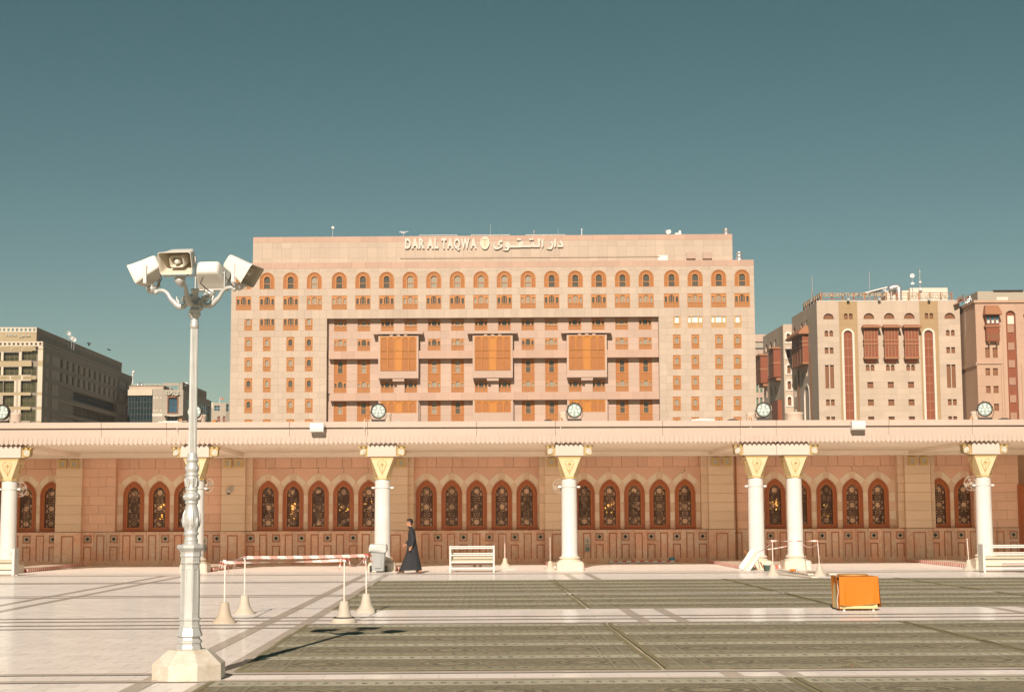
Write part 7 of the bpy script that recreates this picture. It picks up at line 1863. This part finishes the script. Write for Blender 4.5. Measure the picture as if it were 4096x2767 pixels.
b.add(V, [(j*9+i, (j+1)*9+i, (j+1)*9+i+1, j*9+i+1) for j in range(8) for i in range(8)], 0, True); b.build('cloth', M_orcl, ob)
o = MB(); o.lathe([(.0,0),(.28,0),(.285,.02),(.27,.035),(.0,.04)], 28); d_ = o.build('tray', plain('ochre_tray', (.42,.22,.07), .5), None, (ob.location.x+BW*.45, ob.location.y+.30, BH+.014)); tag(d_, 'flat round wooden tray lying on top of the orange draped box', 'tray')
b = MB(); b.tube([(-.04,.02,.55),(-.03,-.0,.35),(-.06,-.02,.20),(-.05,-.03,.05)], .006, 6); b.build('tie_string', M_white, ob)

# building leftovers by the close pair of columns
M_sack = NT('white_woven_sack'); _x = M_sack.sep(M_sack.obj()); M_sack.bump(M_sack.noise(M_sack.obj(), 9, 3), .4, .02)
M_sack = M_sack.fin(M_sack.mix(M_sack.math('LESS_THAN', M_sack.math('ABSOLUTE', M_sack.math('SUBTRACT', _x[0], .02)), .07), (.74,.72,.67), (.60,.47,.40)), .6, .3)
pb = ground(2972, 2281); sk = thing('white_sack', 'white woven sack with a pink stripe leaning against the first close column', 'sack', pb); sk.rotation_euler = (0, rad(36), 0); b = MB(); secs = []
for z, w_, d_ in ((.0,.30,.12),(.03,.36,.18),(.2,.40,.22),(.45,.40,.20),(.62,.38,.14),(.72,.36,.06),(.78,.37,.03)): secs.append([(x+.012*math.sin(z*21+x*9), y+.014*math.sin(z*17+x*13), z) for x, y in rrect(w_, d_, min(.08, d_*.45))])
loft(b, secs, 0, True, cap0=True, cap1=True); b.build('body', M_sack, sk)
st = thing('wooden_stick', 'thin wooden stick poking out behind the white sack', 'stick', ground(3030, 2280)+V3((0,.12,0))); b = MB(); b.tube([(.02,0,.02),(-.40,.05,.66)], .017, 8); b.build('shaft', M_owood, st)
br_ = thing('trowel', 'paint scraper with an ochre handle standing against the white sack', 'trowel', ground(3042, 2280)); b = MB(); b.tube([(.10,0,.06),(.0,.03,.28)], .02, 8); b.build('handle', M_owood, br_); b = MB(); b.tube([(.16,0,.012),(.10,0,.07)], .012, 6); b.build('neck', M_dark, br_); b = MB(); b.box(.10,.30,-.05,.06,.006,.022); b.build('blade', M_white, br_)
bk = thing('bucket', 'dark green bucket heaped with white plaster at the close pair of columns', 'bucket', ground(3076, 2283)+V3((0,.12,0))); b = MB(); b.lathe([(.13,0),(.14,.03),(.175,.18),(.18,.195),(.17,.195)], 24, caps=False); b.lathe([(.0,.002),(.13,.002)], 24, caps=False); b.build('pail', plain('dark_green_plastic', (.055,.085,.065), .5, var=.3), bk)
b = MB(); b.lathe([(.172,.185),(.14,.21),(.07,.24),(.0,.25)], 20, caps=False); b.build('plaster', M_white, bk); b = MB(); b.tube([(.18*math.cos(a_), -.02, .17-.10*math.sin(a_)) for a_ in [PI*k/8 for k in range(9)]], .005, 5); b.build('handle', M_metal, bk)
M_board = stone('dusty_board', (.68,.58,.46), scale=3, orand=.1)
for i, (pa, pb_, lb) in enumerate((((3115, 2279), (3245, 2300), 'upper of the pale boards lying on the floor before the close columns'), ((3120, 2297), (3260, 2312), 'lower of the pale boards lying on the floor before the close columns'), ((3235, 2286), (3330, 2299), 'right one of the pale boards lying on the floor'))):
    A, B = ground(*pa), ground(*pb_); d_ = B-A; b = MB(); b.slab(0, d_.length, -.10, .10, .012, .045, b=.004); o = b.build('board', M_board, None, A); o.rotation_euler = (0,0,math.atan2(d_.y, d_.x)); tag(o, lb, 'board', 'pale boards on the floor')
t = thing('cable_reel', 'small orange coil lying on the pale boards', 'coil', ground(3171, 2290)+V3((0,0,.046))); b = MB()
for k in range(3): b.tube([((.10-.012*k)*math.cos(2*PI*j/16), (.10-.012*k)*math.sin(2*PI*j/16), .02+.02*k) for j in range(17)], .014, 6)
b.build('coil', M_orcl, t)
t = thing('paint_tin', 'tiny grey tin beside the orange coil', 'tin', ground(3187, 2289)+V3((0,0,.046))); b = MB(); b.lathe([(.035,0),(.035,.07),(.03,.07)], 14); b.build('tin', M_metal, t)
o = MB(); o.slab(0, .30, 0, .05, .009, .03, b=.004); o = o.build('white_lath', M_white, None, ground(2027, 2277)); tag(o, 'short white lath lying on the floor right of the middle shoe rack', 'lath')

# two birds
M_bird = plain('dark_bird', (.035,.03,.028), .7)
for i, (px, py, lb, s, rz) in enumerate(((356, 1374, 'upper left dark bird with wings down over the striped hotel', 1.0, .4), (438, 1400, 'lower right dark bird gliding over the striped hotel', .8, -.2))):
    p = at_y(px, py, 120); t = thing('bird', lb, 'bird', p, rz, 'two dark birds in flight'); b = MB()
    b.tube([(-.24,0,.0),(-.12,0,.01),(.02,0,.0),(.16,0,.03),(.22,0,.04)], [.01,.05,.065,.04,.012], 10); b.add([(-.20,-.03,0),(-.20,.03,0),(-.36,.06,-.01),(-.36,-.06,-.01)], [(0,1,2,3)]); b.ball((.21,0,.045), .035, n=8, k=6); b.tube([(.235,0,.045),(.275,0,.038)], [.012,.003], 5); b.build('body', M_bird, t)
    for sd in (-1, 1):
        b = MB(); dz = (.16 if sd > 0 else -.30) if i == 0 else .10; q = sd
        b.add([(.08,.03*q,.03),(-.10,.03*q,.02),(-.14,.28*q,.03+dz*.5),(.06,.30*q,.06+dz*.55),(-.16,.55*q,dz),(-.02,.60*q,dz+.02)], [(0,1,2,3),(3,2,4,5)]); w_ = b.build('wing', M_bird, t)
    t.scale = (s*.72,)*3
# ================================================================== WALKING MAN
M_skin = plain('skin', (.42,.20,.11), .55, .35, var=.06, scale=8); M_hair = plain('black_hair', (.018,.013,.011), .6, .3, var=.2, scale=60, bump=.3)
M_robe = NT('charcoal_robe_cloth'); _p = M_robe.obj(); M_robe.bump(M_robe.noise(M_robe.scale(_p, (3,3,.5)), 5, 3), .5, .03)
M_robe = M_robe.fin(M_robe.vary((.030,.030,.033), M_robe.math('MULTIPLY_ADD', M_robe.noise(_p, 4, 3), .6, .7)), .85, .2)
M_sandal = plain('brown_sandal_leather', (.075,.035,.02), .5); M_eye = plain('eye_dark', (.02,.015,.012), .3)
mp = ground(1648, 2293); MH = 1.76*mp.y/53.5
man = thing('person', 'man in a long charcoal robe and sandals walking left past a column', 'person', mp)
# own frame: he walks to -x; z up; his right side faces the viewer's far side (+y), his left side the viewer (-y)
def fuse(mb, name, mat, voxel, smooth=2, parent=None):
    me = mb.mesh(name+'_raw', mat); o = bpy.data.objects.new(name+'_raw', me); COL.objects.link(o)
    r = o.modifiers.new('r', 'REMESH'); r.mode = 'VOXEL'; r.voxel_size = voxel; r.use_smooth_shade = True
    if smooth: s_ = o.modifiers.new('s', 'SMOOTH'); s_.factor = .5; s_.iterations = smooth
    bpy.context.view_layer.update(); dg = bpy.context.evaluated_depsgraph_get(); m2 = bpy.data.meshes.new_from_object(o.evaluated_get(dg)); m2.name = name
    if not m2.materials: m2.materials.append(mat)
    bpy.data.objects.remove(o); m2.polygons.foreach_set('use_smooth', [True]*len(m2.polygons)); return link(name, m2, parent)
b = MB()
hx, hz_ = -.085, 1.64                                   # head centre
b.ball((hx+.012,0,hz_+.022), .098, n=20, k=14, sq=(1.0,.78,1.06)); b.ball((hx-.030,0,hz_-.040), .070, n=16, k=12, sq=(.92,.84,1.12)); b.ball((hx-.045,0,hz_-.095), .036, n=12, k=8, sq=(1.1,1.0,.75))
b.tube([(hx-.080,0,hz_+.025),(hx-.104,0,hz_-.012),(hx-.114,0,hz_-.032),(hx-.085,0,hz_-.040)], [.010,.014,.017,.012], 8)         # nose
b.tube([(hx-.075,-.022,hz_-.064),(hx-.095,0,hz_-.062),(hx-.075,.022,hz_-.064)], .0095, 6); b.tube([(hx-.072,-.02,hz_-.078),(hx-.090,0,hz_-.080),(hx-.072,.02,hz_-.078)], .010, 6)
b.tube([(hx-.070,-.045,hz_+.028),(hx-.088,0,hz_+.032),(hx-.070,.045,hz_+.028)], .013, 6)                                  # brow
for s in (-1, 1): b.ball((hx+.022,s*.078,hz_-.012), .030, n=10, k=8, sq=(.65,.35,1.05))
b.tube([(hx+.01,0,hz_-.06),(-.045,0,1.50),(-.035,0,1.42)], [.058,.055,.065], 12)
b.tube([(-.035,0,1.44),(-.01,0,1.30),(.0,0,1.05),(.01,0,.92)], [.05,.06,.06,.06], 12)
def limb(P, R): b.tube(P, R, 10)
LAr = [(-.02,-.15,1.34),(.04,-.225,1.10),(.0,-.245,.88)]         # near (left) arm hanging, hand at the hip
RAr = [(-.02,.17,1.36),(-.05,.22,1.12),(-.19,.20,.95)]            # far arm reaching forward
limb(LAr, [.035,.035,.028]); limb(RAr, [.035,.035,.028])
def hand(w_, d_, up_, side):
    """palm and five curled fingers from the wrist w_ along d_"""
    d_ = V3(d_).normalized(); s_ = V3(side).normalized(); n_ = d_.cross(s_)
    w_ = V3(w_); b.tube([w_-d_*.03, w_+d_*.03, w_+d_*.085], [.026,.034,.036], 10, flat=.55)
    for k, (o_, l_) in enumerate(((-.027,.062),(-.009,.072),(.009,.068),(.026,.054))):
        p0 = w_+d_*.075+s_*o_; p1 = p0+d_*l_*.5+n_*up_*.008; p2 = p1+d_*l_*.30+n_*up_*.028; p3 = p2+d_*l_*.02+n_*up_*.028
        b.tube([p0-d_*.02, p0, p1, p2, p3], [.009,.0098,.009,.0085,.0065], 7)
    p0 = w_+d_*.025-s_*.028; p1 = p0+d_*.03-s_*.026+n_*up_*.012; p2 = p1+d_*.032-s_*.004+n_*up_*.016; b.tube([w_+d_*.01, p0, p1, p2], [.014,.013,.011,.008], 7)
hand((-.005,-.247,.865), (-.5,-.03,-.85), 1, (.7,0,-.45)); hand((-.205,.20,.935), (-.75,0,-.60), 1, (.5,0,-.7))
limb([(-.02,.07,.95),(-.15,.08,.52),(-.315,.09,.10)], [.05,.042,.036]); limb([(.0,-.07,.95),(.10,-.08,.52),(.225,-.09,.13)], [.05,.042,.036])
for (ax, ay, az, tx, tz, hxx, hz2) in ((-.315,.09,.085,-.495,.055,-.28,.04),(.235,-.09,.115,.10,.035,.275,.075)):
    b.tube([(hxx+.03,ay,hz2),(ax,ay,az-.02),((ax+tx)/2,ay,(az+tz)/2-.01),(tx+.03,ay,tz)], [.030,.042,.036,.026], 10, flat=.9)
    for k in range(5): q = ay-.034+.017*k; b.tube([(tx+.05,q,tz),(tx+.012-.004*abs(k-2),q,tz-.004),(tx-.012+.006*abs(k-1.5),q,tz-.012)], [.012,.011,.008], 6)
body = fuse(b, 'body', M_skin, .006, 2, man)
b = MB()
b.ball((hx+.022,0,hz_+.036), .104, n=22, k=14, sq=(1.0,.82,1.05)); b.ball((hx-.052,0,hz_+.092), .050, n=14, k=8, sq=(1.0,1.15,.62)); b.ball((hx+.06,0,hz_-.01), .066, n=14, k=10, sq=(.75,.95,1.1))
hr = fuse(b, 'hair_raw', M_hair, .007, 1, body); hr.name = 'hair'
me = hr.data; import bmesh
bm = bmesh.new(); bm.from_mesh(me)
def face_zone(c): return (c.x < hx+.012 and c.z < hz_+.050+(.03 if c.x < hx-.07 else 0)) or (c.x < hx+.055 and c.z < hz_-.004) or c.z < hz_-.075
bmesh.ops.delete(bm, geom=[f for f in bm.faces if face_zone(f.calc_center_median())], context='FACES'); bm.to_mesh(me); bm.free()
b = MB()
for s in (-1, 1): b.ball((hx-.074, s*.030, hz_+.006), .011, n=8, k=6); 
b.build('eyes', M_eye, body); b = MB()
for s in (-1, 1): b.tube([(hx-.088,s*.012,hz_+.026),(hx-.082,s*.034,hz_+.031),(hx-.062,s*.052,hz_+.024)], .006, 6)
b.tube([(hx-.082,-.028,hz_-.050),(hx-.101,0,hz_-.049),(hx-.082,.028,hz_-.050)], .0075, 6); b.build('eyebrows_and_moustache', M_hair, body)
b = MB()
for s in (-1, 1):
    c = V3((hx-.088, s*.031, hz_+.004)); b.tube([c+V3((.004*math.cos(a_)*0, .022*math.cos(a_), .017*math.sin(a_))) for a_ in [2*PI*k/12 for k in range(13)]], .0022, 5); b.tube([c+V3((0,s*.022,.004)), (hx-.03,s*.074,hz_+.01), (hx+.015,s*.083,hz_+.008)], .0022, 5)
b.tube([(hx-.09,-.009,hz_+.008),(hx-.096,0,hz_+.010),(hx-.09,.009,hz_+.008)], .002, 5); b.build('glasses', M_dark, body)
# robe: lofted shell with folds, sleeves fused on
b = MB(); n = 40; secs = []
prof = [(.105,-.42,.315,.235),(.13,-.415,.31,.235),(.25,-.36,.285,.225),(.45,-.275,.245,.21),(.65,-.205,.205,.198),(.85,-.165,.175,.19),(1.0,-.145,.145,.175),(1.12,-.135,.128,.168),(1.25,-.13,.118,.178),(1.36,-.112,.105,.185),(1.42,-.095,.070,.13),(1.455,-.098,.045,.072),(1.505,-.108,.012,.058)]
for z, x0, x1, hw in prof:
    sec = []
    for k in range(n):
        a_ = 2*PI*k/n; cx, rx = (x0+x1)/2, (x1-x0)/2; fold = 1+(.045*math.sin(7*a_+1.2)+.03*math.sin(11*a_+z*2))*max(0, (1.0-z))*.9
        sec.append((cx+rx*math.cos(a_)*fold, hw*math.sin(a_)*fold, z+.012*math.sin(3*a_)*(1 if z < .14 else 0)))
    secs.append(sec)
loft(b, secs, 0, True, cap0=True, cap1=True)
b.tube([(-.03,-.13,1.385),(-.02,-.185,1.33),(.04,-.235,1.10),(.002,-.25,.90)], [.07,.085,.070,.058], 14); b.tube([(-.03,.13,1.385),(-.03,.185,1.33),(-.05,.23,1.12),(-.185,.203,.955)], [.07,.085,.072,.056], 14)
b.tube([(.02,-.12,.78),(.06,-.15,.68),(.10,-.16,.60)], [.02,.05,.03], 8)
robe = fuse(b, 'robe', M_robe, .009, 2, body)
b = MB(); b.lathe([(.064,-.0),(.060,.03),(.063,.05),(.070,.05),(.070,.0)], 20, (-.052,0,1.475), caps=False); b.build('stand_collar', M_robe, robe)
for ax, ay, tx, tz, hz2, hx2 in ((-.315,.09,-.51,.030,.012,-.245),(.235,-.09,.085,.014,.042,.305)):
    b = MB(); P = [(hx2,ay,hz2),(hx2-.08,ay,hz2*.8+tz*.2-.004),(tx+.06,ay,tz-.006),(tx,ay,tz-.002)]
    for k in range(3): (xa,ya,za),(xb,yb,zb2_) = P[k], P[k+1]; b.add([(xa,ya-.045,za),(xb,ya-.048,zb2_),(xb,ya+.048,zb2_),(xa,ya+.045,za),(xa,ya-.045,za-.018),(xb,ya-.048,zb2_-.018),(xb,ya+.048,zb2_-.018),(xa,ya+.045,za-.018)], [(0,3,2,1),(4,5,6,7),(0,1,5,4),(2,3,7,6),(1,2,6,5),(3,0,4,7)])
    m_ = ((tx+ax)/2); b.tube([(m_,ay-.05,tz+.01),(m_,ay-.042,tz+.05),(m_,ay,tz+.075),(m_,ay+.042,tz+.05),(m_,ay+.05,tz+.01)], .018, 6, flat=1.6); b.build('sandal', M_sandal, body)
man.scale = (MH/1.76,)*3
pn = thing('dark_pen', 'short dark pen held forward in the far hand of the walking man', 'pen', mp+V3((-.275,.20,.875))*1.0); b = MB(); b.tube([(.03,0,.03),(-.09,0,-.045)], [.009,.007], 8); b.build('barrel', M_dark, pn); b = MB(); b.tube([(-.09,0,-.045),(-.105,0,-.055)], [.006,.002], 6); b.build('tip', M_metal, pn)
# ================================================================== DRY DUSTY AIR
hz_m = bpy.data.materials.new('dusty_air'); hz_m.use_nodes = True; _t = hz_m.node_tree
for n_ in list(_t.nodes): _t.nodes.remove(n_)
_v = _t.nodes.new('ShaderNodeVolumePrincipled'); _o = _t.nodes.new('ShaderNodeOutputMaterial'); _t.links.new(_v.outputs[0], _o.inputs['Volume'])
_v.inputs['Color'].default_value = (.86, .84, .80, 1); _v.inputs['Density'].default_value = .00014; _v.inputs['Anisotropy'].default_value = 0.0
b = MB(); b.box(-530, 530, -70, 770, -1.5, 64); b.build('haze', hz_m, kind='stuff')
